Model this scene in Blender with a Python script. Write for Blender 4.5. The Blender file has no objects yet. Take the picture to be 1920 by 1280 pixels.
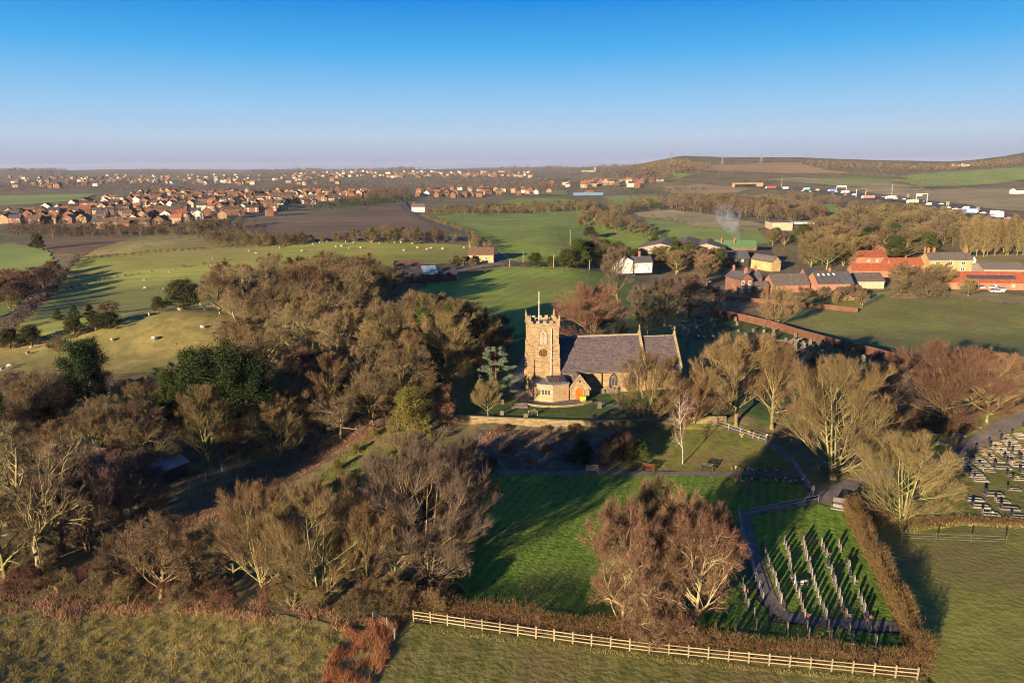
import bpy, math, random
import numpy as np
from mathutils import Vector, Matrix

S = bpy.context.scene
C = S.collection
R = math.radians

# ------------------------------------------------------------------ camera
F_PX = 1330.0                      # focal length in pixels of the 1920 px wide frame
CAM_Z = 40.0
PITCH = math.atan((640 - 314) / F_PX)
ROLL = 0.40                        # degrees, the horizon climbs a little to the right
cam_d = bpy.data.cameras.new('camera')
cam = bpy.data.objects.new('camera', cam_d)
C.objects.link(cam)
S.camera = cam
cam_d.sensor_width = 36.0
cam_d.lens = 36.0 * F_PX / 1920.0
cam_d.clip_start = 0.5
cam_d.clip_end = 60000
cam.matrix_world = (Matrix.Translation((0, 0, CAM_Z)) @ Matrix.Rotation(math.pi / 2 - PITCH, 4, 'X')
                    @ Matrix.Rotation(R(-ROLL), 4, 'Z'))
CAM_R = np.array(cam.matrix_world.to_3x3())

# ------------------------------------------------------------------ sky, sun, exposure
SUN_EL, SUN_AZ = 11.3, 36.0        # the light travels towards +Y, 36 degrees to the right
W = bpy.data.worlds.new('World')
S.world = W
W.use_nodes = True
nt = W.node_tree
for n in list(nt.nodes):
    nt.nodes.remove(n)
w_out = nt.nodes.new('ShaderNodeOutputWorld')
w_bg = nt.nodes.new('ShaderNodeBackground')
w_sky = nt.nodes.new('ShaderNodeTexSky')
w_sky.sky_type = 'NISHITA'
w_sky.sun_disc = False
w_sky.sun_elevation = R(SUN_EL)
w_sky.sun_rotation = R(180 + SUN_AZ)
w_sky.altitude = 0
w_sky.air_density = 1.0
w_sky.dust_density = 0.1
w_sky.ozone_density = 3.0
# clear winter air: the Nishita sky deepened towards the zenith (its unseen upper part raised to fill the shadows) and greyed by the ground haze near the horizon, alike all the way round
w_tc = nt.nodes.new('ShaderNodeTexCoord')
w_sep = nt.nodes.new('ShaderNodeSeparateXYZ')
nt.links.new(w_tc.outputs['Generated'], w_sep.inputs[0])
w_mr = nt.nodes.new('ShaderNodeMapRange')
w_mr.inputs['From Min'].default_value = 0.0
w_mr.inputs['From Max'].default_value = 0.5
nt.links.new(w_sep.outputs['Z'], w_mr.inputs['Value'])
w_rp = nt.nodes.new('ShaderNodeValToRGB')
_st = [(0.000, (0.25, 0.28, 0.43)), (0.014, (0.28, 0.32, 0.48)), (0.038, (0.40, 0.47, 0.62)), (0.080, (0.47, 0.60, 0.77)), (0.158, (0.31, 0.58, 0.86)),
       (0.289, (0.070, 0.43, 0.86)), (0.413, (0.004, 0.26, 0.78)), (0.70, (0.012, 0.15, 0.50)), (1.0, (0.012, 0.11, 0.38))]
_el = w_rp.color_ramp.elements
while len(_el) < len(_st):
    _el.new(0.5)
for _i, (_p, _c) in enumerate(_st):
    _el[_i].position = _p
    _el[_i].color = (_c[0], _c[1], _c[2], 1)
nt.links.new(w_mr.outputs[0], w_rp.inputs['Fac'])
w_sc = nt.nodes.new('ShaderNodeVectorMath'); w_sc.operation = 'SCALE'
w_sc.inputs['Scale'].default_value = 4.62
nt.links.new(w_rp.outputs[0], w_sc.inputs[0])
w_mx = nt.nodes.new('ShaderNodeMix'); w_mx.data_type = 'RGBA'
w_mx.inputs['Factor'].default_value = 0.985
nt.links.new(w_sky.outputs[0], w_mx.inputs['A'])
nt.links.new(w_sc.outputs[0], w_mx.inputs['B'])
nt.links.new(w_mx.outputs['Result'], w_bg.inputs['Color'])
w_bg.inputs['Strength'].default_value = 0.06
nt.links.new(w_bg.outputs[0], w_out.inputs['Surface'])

sun_d = bpy.data.lights.new('sun', 'SUN')
sun_d.energy = 5.0
sun_d.angle = R(0.5)
sun_d.color = (1.0, 0.77, 0.50)
sun = bpy.data.objects.new('sun', sun_d)
C.objects.link(sun)
_e, _a = R(SUN_EL), R(SUN_AZ)
L_DIR = Vector((math.sin(_a) * math.cos(_e), math.cos(_a) * math.cos(_e), -math.sin(_e)))
sun.rotation_euler = L_DIR.to_track_quat('-Z', 'Y').to_euler()
sun.location = (-60, -80, 120)

S.view_settings.view_transform = 'Standard'
S.view_settings.look = 'None'
S.view_settings.exposure = 1.85
S.view_settings.gamma = 1.0
S.view_settings.use_curve_mapping = False
S.render.engine = 'CYCLES'
S.cycles.filter_width = 1.05
S.cycles.use_adaptive_sampling = True
S.cycles.adaptive_threshold = 0.02
S.cycles.use_denoising = True
S.cycles.denoiser = 'OPENIMAGEDENOISE'
S.cycles.denoising_input_passes = 'RGB_ALBEDO_NORMAL'
S.cycles.denoising_prefilter = 'NONE'
S.cycles.max_bounces = 3
S.cycles.diffuse_bounces = 1
S.cycles.glossy_bounces = 2
S.cycles.transmission_bounces = 2
S.cycles.transparent_max_bounces = 4
S.cycles.volume_bounces = 0
S.cycles.use_light_tree = False

# ------------------------------------------------------------------ terrain
def sst(a, b, x):
    t = np.clip((x - a) / (b - a), 0, 1)
    return t * t * (3 - 2 * t)

WALL_X = np.array([-60, -8.5, -3.9, 2.2, 8.1, 13.5, 19.0, 26.6, 33.5, 60.0])
WALL_Y = np.array([106.0, 104.5, 103.7, 102.9, 101.9, 101.5, 102.0, 102.9, 103.3, 104.0])

def terrain(X, Y):
    X = np.asarray(X, float); Y = np.asarray(Y, float)
    wy = np.interp(X, WALL_X, WALL_Y)
    inx = sst(-14, -9, X) * (1 - sst(33, 40, X))
    steep = 1.1 * sst(wy - 14, wy - 0.6, Y) + 1.1 * sst(wy - 0.5, wy + 0.7, Y)
    smooth = 2.2 * sst(wy - 14, wy + 6, Y)
    z = inx * steep + (1 - inx) * smooth
    # the ground falls away to the left of the churchyard and rises to the sheep pasture
    z = z - 3.2 * sst(-12, -45, X) * sst(30, 60, Y) * (1 - sst(150, 190, Y))
    z = z - 5.0 * np.exp(-(((X + 190) / 90) ** 2 + ((Y - 250) / 60) ** 2))
    z = z + 4.5 * np.exp(-(((X + 86) / 26) ** 2 + ((Y - 172) / 17) ** 2))
    z = z + 5.5 * np.exp(-(((X + 95) / 110) ** 2 + ((Y - 345) / 70) ** 2))
    z = z + 3.5 * np.exp(-(((X - 60) / 160) ** 2 + ((Y - 430) / 90) ** 2))
    z = z - 5.5 * sst(116, 190, Y) * sst(18, 58, X) * (1 - sst(330, 480, Y))      # the wide field falls away behind the brick wall
    # gentle country, then the far rises
    g = sst(300, 700, Y)
    z = z + g * (2.2 * np.sin(X / 173.0 + 0.6) * np.sin(Y / 211.0) + 1.5 * np.sin(X / 97.0 + Y / 140.0))
    Ys = np.maximum(Y, 50.0)
    px = 960 + X / Ys * 1290.0
    crest = np.interp(px, [-400, 900, 1080, 1180, 1260, 1340, 1480, 1600, 1750, 1830, 1920, 2300],
                      [0, 0, 10, 44, 66, 60, 60, 52, 44, 58, 84, 90])
    hill = crest * sst(1100, 2000, Y) * (1 - 0.35 * sst(2100, 4200, Y))
    far = 27 * sst(1500, 4600, Y) + sst(2000, 3800, Y) * (7 * np.sin(X / 610.0 + 1.0) + 5 * np.sin(X / 270.0 + Y / 900.0) + 4 * np.sin(X / 151.0 - Y / 500.0))
    far = far + 6.0 * sst(-400, -2600, X) * sst(2500, 5000, Y)
    return z + np.maximum(hill, far)

def tz(x, y):
    return float(terrain(x, y))

_T = 30 * (1.012 ** np.arange(520))

def ray(px, py):
    v = CAM_R @ np.array([(px - 960) / F_PX, -(py - 640) / F_PX, -1.0])
    return v / v[1]

def P(px, py):
    """where the sight line through a pixel of the photograph meets the terrain"""
    v = ray(px, py)
    X = v[0] * _T; Y = _T; Z = CAM_Z + v[2] * _T
    d = Z - terrain(X, Y)
    k = np.argmax(d < 0)
    if d[k] >= 0:
        k = len(_T) - 1
    lo, hi = _T[max(k - 1, 0)], _T[k]
    for _ in range(14):
        m = 0.5 * (lo + hi)
        if CAM_Z + v[2] * m - tz(v[0] * m, m) < 0:
            hi = m
        else:
            lo = m
    t = hi
    return (v[0] * t, t, tz(v[0] * t, t))

def ppm(y):
    """photograph pixels per metre at forward distance y (near enough for heights and widths)"""
    return F_PX / (y * math.cos(PITCH) + CAM_Z * math.sin(PITCH))

# ------------------------------------------------------------------ materials
MATS = {}

def col4(c):
    return (c[0], c[1], c[2], 1.0)

def mat(name, cols, scale=1.0, rough=0.9, bump=0.0, bscale=None, rand=0.0, coord='world', detail=4.0,
        big=None, bigamt=0.35, metal=0.0, spec=0.25, stretch=None, hue_rand=0.0, stripe=None, patch=None):
    """procedural material: noise through a ramp of colours, an optional broad mottling, bump and a per-object shift"""
    if name in MATS:
        return MATS[name]
    m = bpy.data.materials.new(name)
    m.use_nodes = True
    t = m.node_tree
    N, Lk = t.nodes, t.links
    b = N['Principled BSDF']
    b.inputs['Roughness'].default_value = rough
    b.inputs['Metallic'].default_value = metal
    b.inputs['Specular IOR Level'].default_value = spec
    if coord == 'world':
        cn = N.new('ShaderNodeNewGeometry').outputs['Position']
    else:
        cn = N.new('ShaderNodeTexCoord').outputs['Object']
    if stretch:
        mp = N.new('ShaderNodeMapping')
        mp.inputs['Scale'].default_value = stretch
        Lk.new(cn, mp.inputs['Vector'])
        cn = mp.outputs[0]
    no = N.new('ShaderNodeTexNoise')
    no.inputs['Scale'].default_value = scale
    no.inputs['Detail'].default_value = detail
    no.inputs['Roughness'].default_value = 0.62
    Lk.new(cn, no.inputs['Vector'])
    rp = N.new('ShaderNodeValToRGB')
    k = len(cols)
    el = rp.color_ramp.elements
    while len(el) < k:
        el.new(0.5)
    for i, c in enumerate(cols):
        el[i].position = 0.5 if k == 1 else 0.32 + 0.36 * i / (k - 1)
        el[i].color = col4(c)
    Lk.new(no.outputs['Fac'], rp.inputs['Fac'])
    out = rp.outputs['Color']
    if big:
        n2 = N.new('ShaderNodeTexNoise')
        n2.inputs['Scale'].default_value = big
        n2.inputs['Detail'].default_value = 3.0
        Lk.new(cn, n2.inputs['Vector'])
        mr = N.new('ShaderNodeMapRange')
        mr.inputs['From Min'].default_value = 0.3
        mr.inputs['From Max'].default_value = 0.7
        mr.inputs['To Min'].default_value = 1 - bigamt
        mr.inputs['To Max'].default_value = 1 + bigamt
        Lk.new(n2.outputs['Fac'], mr.inputs['Value'])
        vm = N.new('ShaderNodeVectorMath'); vm.operation = 'SCALE'
        Lk.new(out, vm.inputs[0]); Lk.new(mr.outputs[0], vm.inputs['Scale'])
        out = vm.outputs[0]
    if patch:                      # worn or yellowed patches of another colour: (colour, noise scale, amount)
        n3 = N.new('ShaderNodeTexNoise')
        n3.inputs['Scale'].default_value = patch[1]
        n3.inputs['Detail'].default_value = 4.0
        n3.inputs['Distortion'].default_value = 0.6
        Lk.new(cn, n3.inputs['Vector'])
        m3 = N.new('ShaderNodeMapRange')
        m3.inputs['From Min'].default_value = 0.48
        m3.inputs['From Max'].default_value = 0.68
        m3.inputs['To Max'].default_value = patch[2]
        Lk.new(n3.outputs['Fac'], m3.inputs['Value'])
        mx = N.new('ShaderNodeMix'); mx.data_type = 'RGBA'
        Lk.new(m3.outputs[0], mx.inputs['Factor']); Lk.new(out, mx.inputs['A'])
        mx.inputs['B'].default_value = col4(patch[0])
        out = mx.outputs['Result']
    if stripe:                     # mowing or drilling lines: (spacing in metres, direction in degrees, amount)
        mp2 = N.new('ShaderNodeMapping')
        mp2.inputs['Rotation'].default_value = (0, 0, R(stripe[1]))
        Lk.new(cn, mp2.inputs['Vector'])
        wv = N.new('ShaderNodeTexWave')
        wv.inputs['Scale'].default_value = 0.314 / stripe[0] * 2
        wv.inputs['Distortion'].default_value = 2.5
        wv.inputs['Detail'].default_value = 2.0
        wv.inputs['Detail Scale'].default_value = 0.4
        Lk.new(mp2.outputs[0], wv.inputs['Vector'])
        mr2 = N.new('ShaderNodeMapRange')
        mr2.inputs['To Min'].default_value = 1 - stripe[2]
        mr2.inputs['To Max'].default_value = 1 + stripe[2]
        Lk.new(wv.outputs['Fac'], mr2.inputs['Value'])
        vm2 = N.new('ShaderNodeVectorMath'); vm2.operation = 'SCALE'
        Lk.new(out, vm2.inputs[0]); Lk.new(mr2.outputs[0], vm2.inputs['Scale'])
        out = vm2.outputs[0]
    if rand or hue_rand:
        oi = N.new('ShaderNodeObjectInfo')
        hs = N.new('ShaderNodeHueSaturation')
        m1 = N.new('ShaderNodeMapRange')
        m1.inputs['To Min'].default_value = 1 - rand
        m1.inputs['To Max'].default_value = 1 + rand
        Lk.new(oi.outputs['Random'], m1.inputs['Value'])
        Lk.new(m1.outputs[0], hs.inputs['Value'])
        if hue_rand:
            ma = N.new('ShaderNodeMath'); ma.operation = 'MULTIPLY'; ma.inputs[1].default_value = 7.31
            fr = N.new('ShaderNodeMath'); fr.operation = 'FRACT'
            m2 = N.new('ShaderNodeMapRange')
            m2.inputs['To Min'].default_value = 0.5 - hue_rand
            m2.inputs['To Max'].default_value = 0.5 + hue_rand
            Lk.new(oi.outputs['Random'], ma.inputs[0]); Lk.new(ma.outputs[0], fr.inputs[0])
            Lk.new(fr.outputs[0], m2.inputs['Value']); Lk.new(m2.outputs[0], hs.inputs['Hue'])
        Lk.new(out, hs.inputs['Color'])
        out = hs.outputs[0]
    Lk.new(out, b.inputs['Base Color'])
    if bump:
        bn = N.new('ShaderNodeTexNoise')
        bn.inputs['Scale'].default_value = bscale or scale * 2
        bn.inputs['Detail'].default_value = 3.0
        Lk.new(cn, bn.inputs['Vector'])
        bp = N.new('ShaderNodeBump')
        bp.inputs['Strength'].default_value = min(1.0, bump)
        bp.inputs['Distance'].default_value = max(0.02, bump * 0.12)
        Lk.new(bn.outputs['Fac'], bp.inputs['Height'])
        Lk.new(bp.outputs[0], b.inputs['Normal'])
    MATS[name] = m
    return m

def courses(name, cols, mortar, bw, bh, rough=0.9, coord='obj', bump=0.4, vary=0.4, rand=0.0, axis='wall', big=0.35, bigamt=0.3):
    """stone or brick coursing / slate courses: a Brick Texture laid on the wall or roof plane"""
    if name in MATS:
        return MATS[name]
    m = bpy.data.materials.new(name)
    m.use_nodes = True
    t = m.node_tree
    N, Lk = t.nodes, t.links
    b = N['Principled BSDF']
    b.inputs['Roughness'].default_value = rough
    b.inputs['Specular IOR Level'].default_value = 0.25
    tc = N.new('ShaderNodeTexCoord')
    sp = N.new('ShaderNodeSeparateXYZ')
    Lk.new(tc.outputs['Object'], sp.inputs[0])
    ad = N.new('ShaderNodeMath'); ad.operation = 'ADD'
    Lk.new(sp.outputs['X'], ad.inputs[0]); Lk.new(sp.outputs['Y'], ad.inputs[1])
    cb = N.new('ShaderNodeCombineXYZ')
    if axis == 'wall':
        Lk.new(ad.outputs[0], cb.inputs['X'])
    else:
        Lk.new(sp.outputs['X'], cb.inputs['X'])
    Lk.new(sp.outputs['Z'], cb.inputs['Y'])
    br = N.new('ShaderNodeTexBrick')
    br.inputs['Color1'].default_value = col4(cols[0])
    br.inputs['Color2'].default_value = col4(cols[-1])
    br.inputs['Mortar'].default_value = col4(mortar)
    br.inputs['Scale'].default_value = 1.0
    br.inputs['Brick Width'].default_value = bw
    br.inputs['Row Height'].default_value = bh
    br.inputs['Mortar Size'].default_value = min(bw, bh) * 0.055
    br.inputs['Mortar Smooth'].default_value = 0.3
    br.inputs['Bias'].default_value = 0.0
    Lk.new(cb.outputs[0], br.inputs['Vector'])
    no = N.new('ShaderNodeTexNoise')
    no.inputs['Scale'].default_value = big
    no.inputs['Detail'].default_value = 6.0
    no.inputs['Roughness'].default_value = 0.7
    Lk.new(tc.outputs['Object'], no.inputs['Vector'])
    mr = N.new('ShaderNodeMapRange')
    mr.inputs['From Min'].default_value = 0.3
    mr.inputs['From Max'].default_value = 0.7
    mr.inputs['To Min'].default_value = 1 - bigamt
    mr.inputs['To Max'].default_value = 1 + bigamt
    Lk.new(no.outputs['Fac'], mr.inputs['Value'])
    vm = N.new('ShaderNodeVectorMath'); vm.operation = 'SCALE'
    Lk.new(br.outputs['Color'], vm.inputs[0]); Lk.new(mr.outputs[0], vm.inputs['Scale'])
    out = vm.outputs[0]
    if rand:
        oi = N.new('ShaderNodeObjectInfo')
        hs = N.new('ShaderNodeHueSaturation')
        m1 = N.new('ShaderNodeMapRange')
        m1.inputs['To Min'].default_value = 1 - rand
        m1.inputs['To Max'].default_value = 1 + rand
        Lk.new(oi.outputs['Random'], m1.inputs['Value'])
        Lk.new(m1.outputs[0], hs.inputs['Value'])
        Lk.new(out, hs.inputs['Color'])
        out = hs.outputs[0]
    Lk.new(out, b.inputs['Base Color'])
    bp = N.new('ShaderNodeBump')
    bp.inputs['Strength'].default_value = bump
    bp.inputs['Distance'].default_value = 0.03
    bp.invert = True
    Lk.new(br.outputs['Fac'], bp.inputs['Height'])
    Lk.new(bp.outputs[0], b.inputs['Normal'])
    MATS[name] = m
    return m

# ------------------------------------------------------------------ mesh helpers
class MB:
    """collects shapes; build() links them as one mesh object"""
    def __init__(self):
        self.v, self.f = [], []

    def quad(self, *p):
        k = len(self.v); self.v += [tuple(q) for q in p]; self.f.append(tuple(range(k, k + len(p))))
        return self

    def box(self, x0, x1, y0, y1, z0, z1):
        k = len(self.v)
        self.v += [(x0, y0, z0), (x1, y0, z0), (x1, y1, z0), (x0, y1, z0), (x0, y0, z1), (x1, y0, z1), (x1, y1, z1), (x0, y1, z1)]
        for q in ((0, 3, 2, 1), (4, 5, 6, 7), (0, 1, 5, 4), (1, 2, 6, 5), (2, 3, 7, 6), (3, 0, 4, 7)):
            self.f.append(tuple(k + i for i in q))
        return self

    def bar(self, a, b, w, h=None):
        """a box beam from a to b, w wide across and h high"""
        a, b = Vector(a), Vector(b)
        d = (b - a).normalized()
        s = d.cross(Vector((0, 0, 1)))
        if s.length < 1e-4:
            s = Vector((1, 0, 0))
        s.normalize()
        u = s.cross(d).normalized()
        h = h or w
        k = len(self.v)
        for p in (a, b):
            for i, j in ((-1, -1), (1, -1), (1, 1), (-1, 1)):
                self.v.append(tuple(p + s * (i * w / 2) + u * (j * h / 2)))
        for q in ((0, 1, 2, 3), (7, 6, 5, 4), (0, 4, 5, 1), (1, 5, 6, 2), (2, 6, 7, 3), (3, 7, 4, 0)):
            self.f.append(tuple(k + i for i in q))
        return self

    def prism(self, poly, z0, z1):
        """upright prism over a plan polygon"""
        n = len(poly); k = len(self.v)
        self.v += [(x, y, z0) for x, y in poly] + [(x, y, z1) for x, y in poly]
        self.f.append(tuple(k + i for i in reversed(range(n))))
        self.f.append(tuple(k + n + i for i in range(n)))
        for i in range(n):
            j = (i + 1) % n
            self.f.append((k + i, k + j, k + n + j, k + n + i))
        return self

    def slab(self, poly, axis, a, b):
        """prism of a polygon in a vertical plane: axis 'x' -> poly is (y,z) extruded in x, axis 'y' -> poly is (x,z) extruded in y"""
        n = len(poly); k = len(self.v)
        f = (lambda p, c: (c, p[0], p[1])) if axis == 'x' else (lambda p, c: (p[0], c, p[1]))
        self.v += [f(p, a) for p in poly] + [f(p, b) for p in poly]
        self.f.append(tuple(k + i for i in range(n)))
        self.f.append(tuple(k + n + i for i in reversed(range(n))))
        for i in range(n):
            j = (i + 1) % n
            self.f.append((k + j, k + i, k + n + i, k + n + j))
        return self

    def tube(self, pts, rads, sides=6, cap=True):
        k = len(self.v)
        pts = [Vector(p) for p in pts]
        n = len(pts)
        for i, p in enumerate(pts):
            d = (pts[min(i + 1, n - 1)] - pts[max(i - 1, 0)]).normalized()
            s = d.cross(Vector((0, 0, 1)))
            if s.length < 1e-3:
                s = Vector((1, 0, 0))
            s.normalize(); u = s.cross(d)
            r = rads[i] if hasattr(rads, '__len__') else rads
            for j in range(sides):
                a = 2 * math.pi * j / sides
                self.v.append(tuple(p + (s * math.cos(a) + u * math.sin(a)) * r))
        for i in range(n - 1):
            for j in range(sides):
                j2 = (j + 1) % sides
                self.f.append((k + i * sides + j, k + i * sides + j2, k + (i + 1) * sides + j2, k + (i + 1) * sides + j))
        if cap:
            self.f.append(tuple(k + j for j in reversed(range(sides))))
            self.f.append(tuple(k + (n - 1) * sides + j for j in range(sides)))
        return self

    def mesh(self, name):
        me = bpy.data.meshes.new(name)
        me.from_pydata(self.v, [], self.f)
        me.validate()
        me.update()
        return me

    def build(self, name, m, parent=None, fix=True):
        me = self.mesh(name)
        if fix:
            import bmesh
            bm = bmesh.new(); bm.from_mesh(me)
            bmesh.ops.recalc_face_normals(bm, faces=bm.faces)
            bm.to_mesh(me); bm.free()
        me.materials.append(m)
        return put(name, me, parent)

def put(name, data, parent=None):
    o = bpy.data.objects.new(name, data)
    C.objects.link(o)
    if parent is not None:
        o.parent = parent
    return o

def empty(name, loc=(0, 0, 0), rz=0.0, s=1.0):
    o = bpy.data.objects.new(name, None)
    C.objects.link(o)
    o.location = loc
    o.rotation_euler = (0, 0, rz)
    o.scale = (s, s, s) if not hasattr(s, '__len__') else s
    o.empty_display_size = 0.2
    return o

def tag(o, label, cat, group=None):
    o['label'] = label
    o['category'] = cat
    if group:
        o['group'] = group
    return o

def structure(o):
    o['kind'] = 'structure'
    return o

def stuff(o, label, cat):
    o['kind'] = 'stuff'
    o['label'] = label
    o['category'] = cat
    return o

def np_mesh(name, V, F3=None, F4=None, m=None):
    """mesh from numpy arrays of triangles and quads"""
    me = bpy.data.meshes.new(name)
    n3 = 0 if F3 is None else len(F3)
    n4 = 0 if F4 is None else len(F4)
    me.vertices.add(len(V))
    me.vertices.foreach_set('co', np.ascontiguousarray(V, dtype=np.float32).ravel())
    idx = []
    if n3: idx.append(np.asarray(F3, np.int32).ravel())
    if n4: idx.append(np.asarray(F4, np.int32).ravel())
    idx = np.concatenate(idx)
    me.loops.add(len(idx))
    me.loops.foreach_set('vertex_index', idx)
    me.polygons.add(n3 + n4)
    st = np.concatenate([np.arange(n3) * 3, n3 * 3 + np.arange(n4) * 4]).astype(np.int32)
    me.polygons.foreach_set('loop_start', st)
    me.update(calc_edges=True)
    if m is not None:
        me.materials.append(m)
    return me

def copy_tree(o, parent=None):
    c = o.copy()
    C.objects.link(c)
    if parent is not None:
        c.parent = parent
    for ch in o.children:
        copy_tree(ch, c)
    return c

# ------------------------------------------------------------------ draped sheets
def inside(poly, X, Y):
    X = np.asarray(X, float); Y = np.asarray(Y, float)
    c = np.zeros(X.shape, bool)
    n = len(poly)
    for i in range(n):
        x1, y1 = poly[i]; x2, y2 = poly[(i + 1) % n]
        if y1 == y2:
            continue
        t = ((y1 > Y) != (y2 > Y)) & (X < (x2 - x1) * (Y - y1) / (y2 - y1) + x1)
        c ^= t
    return c

def drape(name, poly, m, lift=1, cell=None, rag=0.0):
    """a sheet over the plan polygon (metres), following the terrain, a little above the sheet below it"""
    from mathutils.geometry import delaunay_2d_cdt
    ys = [p[1] for p in poly]; xs = [p[0] for p in poly]
    dmin = max(20, min(ys))
    cs = cell or float(np.clip(dmin / 55, 1.6, 45))
    rim = []
    n = len(poly)
    for i in range(n):
        a, b = poly[i], poly[(i + 1) % n]
        k = max(1, int(math.hypot(b[0] - a[0], b[1] - a[1]) / cs))
        for t in range(k):
            j = rag * cs * math.sin(len(rim) * 2.39 + 1.7 * math.sin(len(rim) * 1.13)) if t else 0.0
            q = math.hypot(b[0] - a[0], b[1] - a[1]) or 1.0
            rim.append((a[0] + (b[0] - a[0]) * t / k - (b[1] - a[1]) / q * j, a[1] + (b[1] - a[1]) * t / k + (b[0] - a[0]) / q * j))
    gx, gy = np.meshgrid(np.arange(min(xs), max(xs), cs), np.arange(min(ys), max(ys), cs), indexing='ij')
    gx = gx.ravel(); gy = gy.ravel()
    ins = inside(rim, gx, gy)
    gx, gy = gx[ins], gy[ins]
    E = np.array(rim)
    if len(gx):
        d2 = np.full(len(gx), 1e18)
        for e in E:
            d2 = np.minimum(d2, (gx - e[0]) ** 2 + (gy - e[1]) ** 2)
        ok = d2 > (0.35 * cs) ** 2
        gx, gy = gx[ok], gy[ok]
    pts = [Vector(p) for p in rim] + [Vector((x, y)) for x, y in zip(gx, gy)]
    r = delaunay_2d_cdt(pts, [], [list(range(len(rim)))], 1, 1e-5)
    A = np.array([(p[0], p[1]) for p in r[0]])
    Z = terrain(A[:, 0], A[:, 1]) + lift * (0.010 + 0.00008 * np.hypot(A[:, 0], A[:, 1]))
    me = bpy.data.meshes.new(name)
    me.from_pydata([(a[0], a[1], z) for a, z in zip(A, Z)], [], r[2])
    me.validate(); me.update()
    if len(me.polygons) and sum(p.normal.z for p in me.polygons) < 0:
        me.flip_normals()
    me.materials.append(m)
    return structure(put(name, me))

def pxpoly(pts):
    return [P(*p)[:2] for p in pts]

def smooth_poly(pts, k=1):
    """Chaikin corner cutting of a closed polygon"""
    for _ in range(k):
        q = []
        n = len(pts)
        for i in range(n):
            a, b = pts[i], pts[(i + 1) % n]
            q.append((0.75 * a[0] + 0.25 * b[0], 0.75 * a[1] + 0.25 * b[1]))
            q.append((0.25 * a[0] + 0.75 * b[0], 0.25 * a[1] + 0.75 * b[1]))
        pts = q
    return pts

def smooth_line(pts, k=2):
    for _ in range(k):
        q = [pts[0]]
        for a, b in zip(pts[:-1], pts[1:]):
            q.append(tuple(0.75 * np.array(a) + 0.25 * np.array(b)))
            q.append(tuple(0.25 * np.array(a) + 0.75 * np.array(b)))
        q.append(pts[-1])
        pts = q
    return pts

def ribbon(line, w):
    """plan polygon of a strip of width w (number or one per point) along a line of plan points"""
    a, b = [], []
    n = len(line)
    for i, p in enumerate(line):
        p0, p1 = line[max(i - 1, 0)], line[min(i + 1, n - 1)]
        d = np.array([p1[0] - p0[0], p1[1] - p0[1]]); d /= max(1e-6, np.linalg.norm(d))
        s = np.array([-d[1], d[0]])
        ww = (w[i] if hasattr(w, '__len__') else w) / 2
        a.append((p[0] + s[0] * ww, p[1] + s[1] * ww)); b.append((p[0] - s[0] * ww, p[1] - s[1] * ww))
    return a + b[::-1]

def along(line, step):
    """points every step metres along a plan line, with the direction"""
    out = []
    acc = 0.0; nxt = 0.0
    for a, b in zip(line[:-1], line[1:]):
        L = math.hypot(b[0] - a[0], b[1] - a[1])
        while nxt <= acc + L + 1e-6 and L > 0:
            t = (nxt - acc) / L
            out.append((a[0] + t * (b[0] - a[0]), a[1] + t * (b[1] - a[1]), math.atan2(b[1] - a[1], b[0] - a[0])))
            nxt += step
        acc += L
    return out

# ------------------------------------------------------------------ ground, fields, paths, roads
M_GROUND = mat('wild_ground', [(0.050, 0.040, 0.022), (0.091, 0.074, 0.036), (0.127, 0.104, 0.048), (0.088, 0.088, 0.032)], scale=0.35, bump=0.9, bscale=1.3, big=0.03, bigamt=0.3, detail=5)
M_LAWN = mat('mown_grass', [(0.048, 0.088, 0.008), (0.075, 0.137, 0.012), (0.108, 0.175, 0.018), (0.082, 0.140, 0.017)], scale=0.9, bump=1.0, bscale=2.4, big=0.06, bigamt=0.22, detail=5, stripe=(2.2, 22, 0.13), patch=((0.10, 0.105, 0.022), 0.13, 0.75))
M_MOSS = mat('mossy_bank_grass', [(0.069, 0.084, 0.016), (0.114, 0.122, 0.025), (0.145, 0.130, 0.034)], scale=0.8, bump=0.9, bscale=2.0, big=0.1, bigamt=0.25, detail=5, patch=((0.13, 0.085, 0.040), 0.2, 0.8))
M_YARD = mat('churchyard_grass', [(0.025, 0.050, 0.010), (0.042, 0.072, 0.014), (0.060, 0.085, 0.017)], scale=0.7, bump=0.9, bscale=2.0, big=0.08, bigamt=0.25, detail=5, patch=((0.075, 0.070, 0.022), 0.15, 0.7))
M_OLIVE = mat('winter_pasture', [(0.112, 0.123, 0.025), (0.156, 0.158, 0.032), (0.200, 0.182, 0.042)], scale=0.8, bump=0.8, bscale=1.8, big=0.05, bigamt=0.26, detail=5, stripe=(6.0, 70, 0.05), patch=((0.13, 0.105, 0.042), 0.07, 0.8))
M_STRIP = mat('paddock_grass', [(0.077, 0.084, 0.019), (0.122, 0.122, 0.031), (0.167, 0.148, 0.050)], scale=0.55, bump=0.9, bscale=1.9, big=0.05, bigamt=0.25, detail=5, stripe=(4.0, 8, 0.07), patch=((0.14, 0.105, 0.040), 0.16, 0.8))
M_ROUGH = mat('tussock_ground', [(0.067, 0.060, 0.020), (0.118, 0.106, 0.035), (0.184, 0.162, 0.060), (0.111, 0.118, 0.031)], scale=0.9, bump=1.0, bscale=1.3, big=0.07, bigamt=0.3, detail=5, patch=((0.15, 0.115, 0.05), 0.25, 0.8))
M_GREEN = mat('green_pasture', [(0.103, 0.154, 0.018), (0.138, 0.193, 0.024), (0.175, 0.223, 0.033)], scale=0.25, bump=0.6, bscale=1.0, big=0.03, bigamt=0.26, detail=5, stripe=(9.0, 25, 0.06), patch=((0.13, 0.125, 0.030), 0.035, 0.7))
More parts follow.
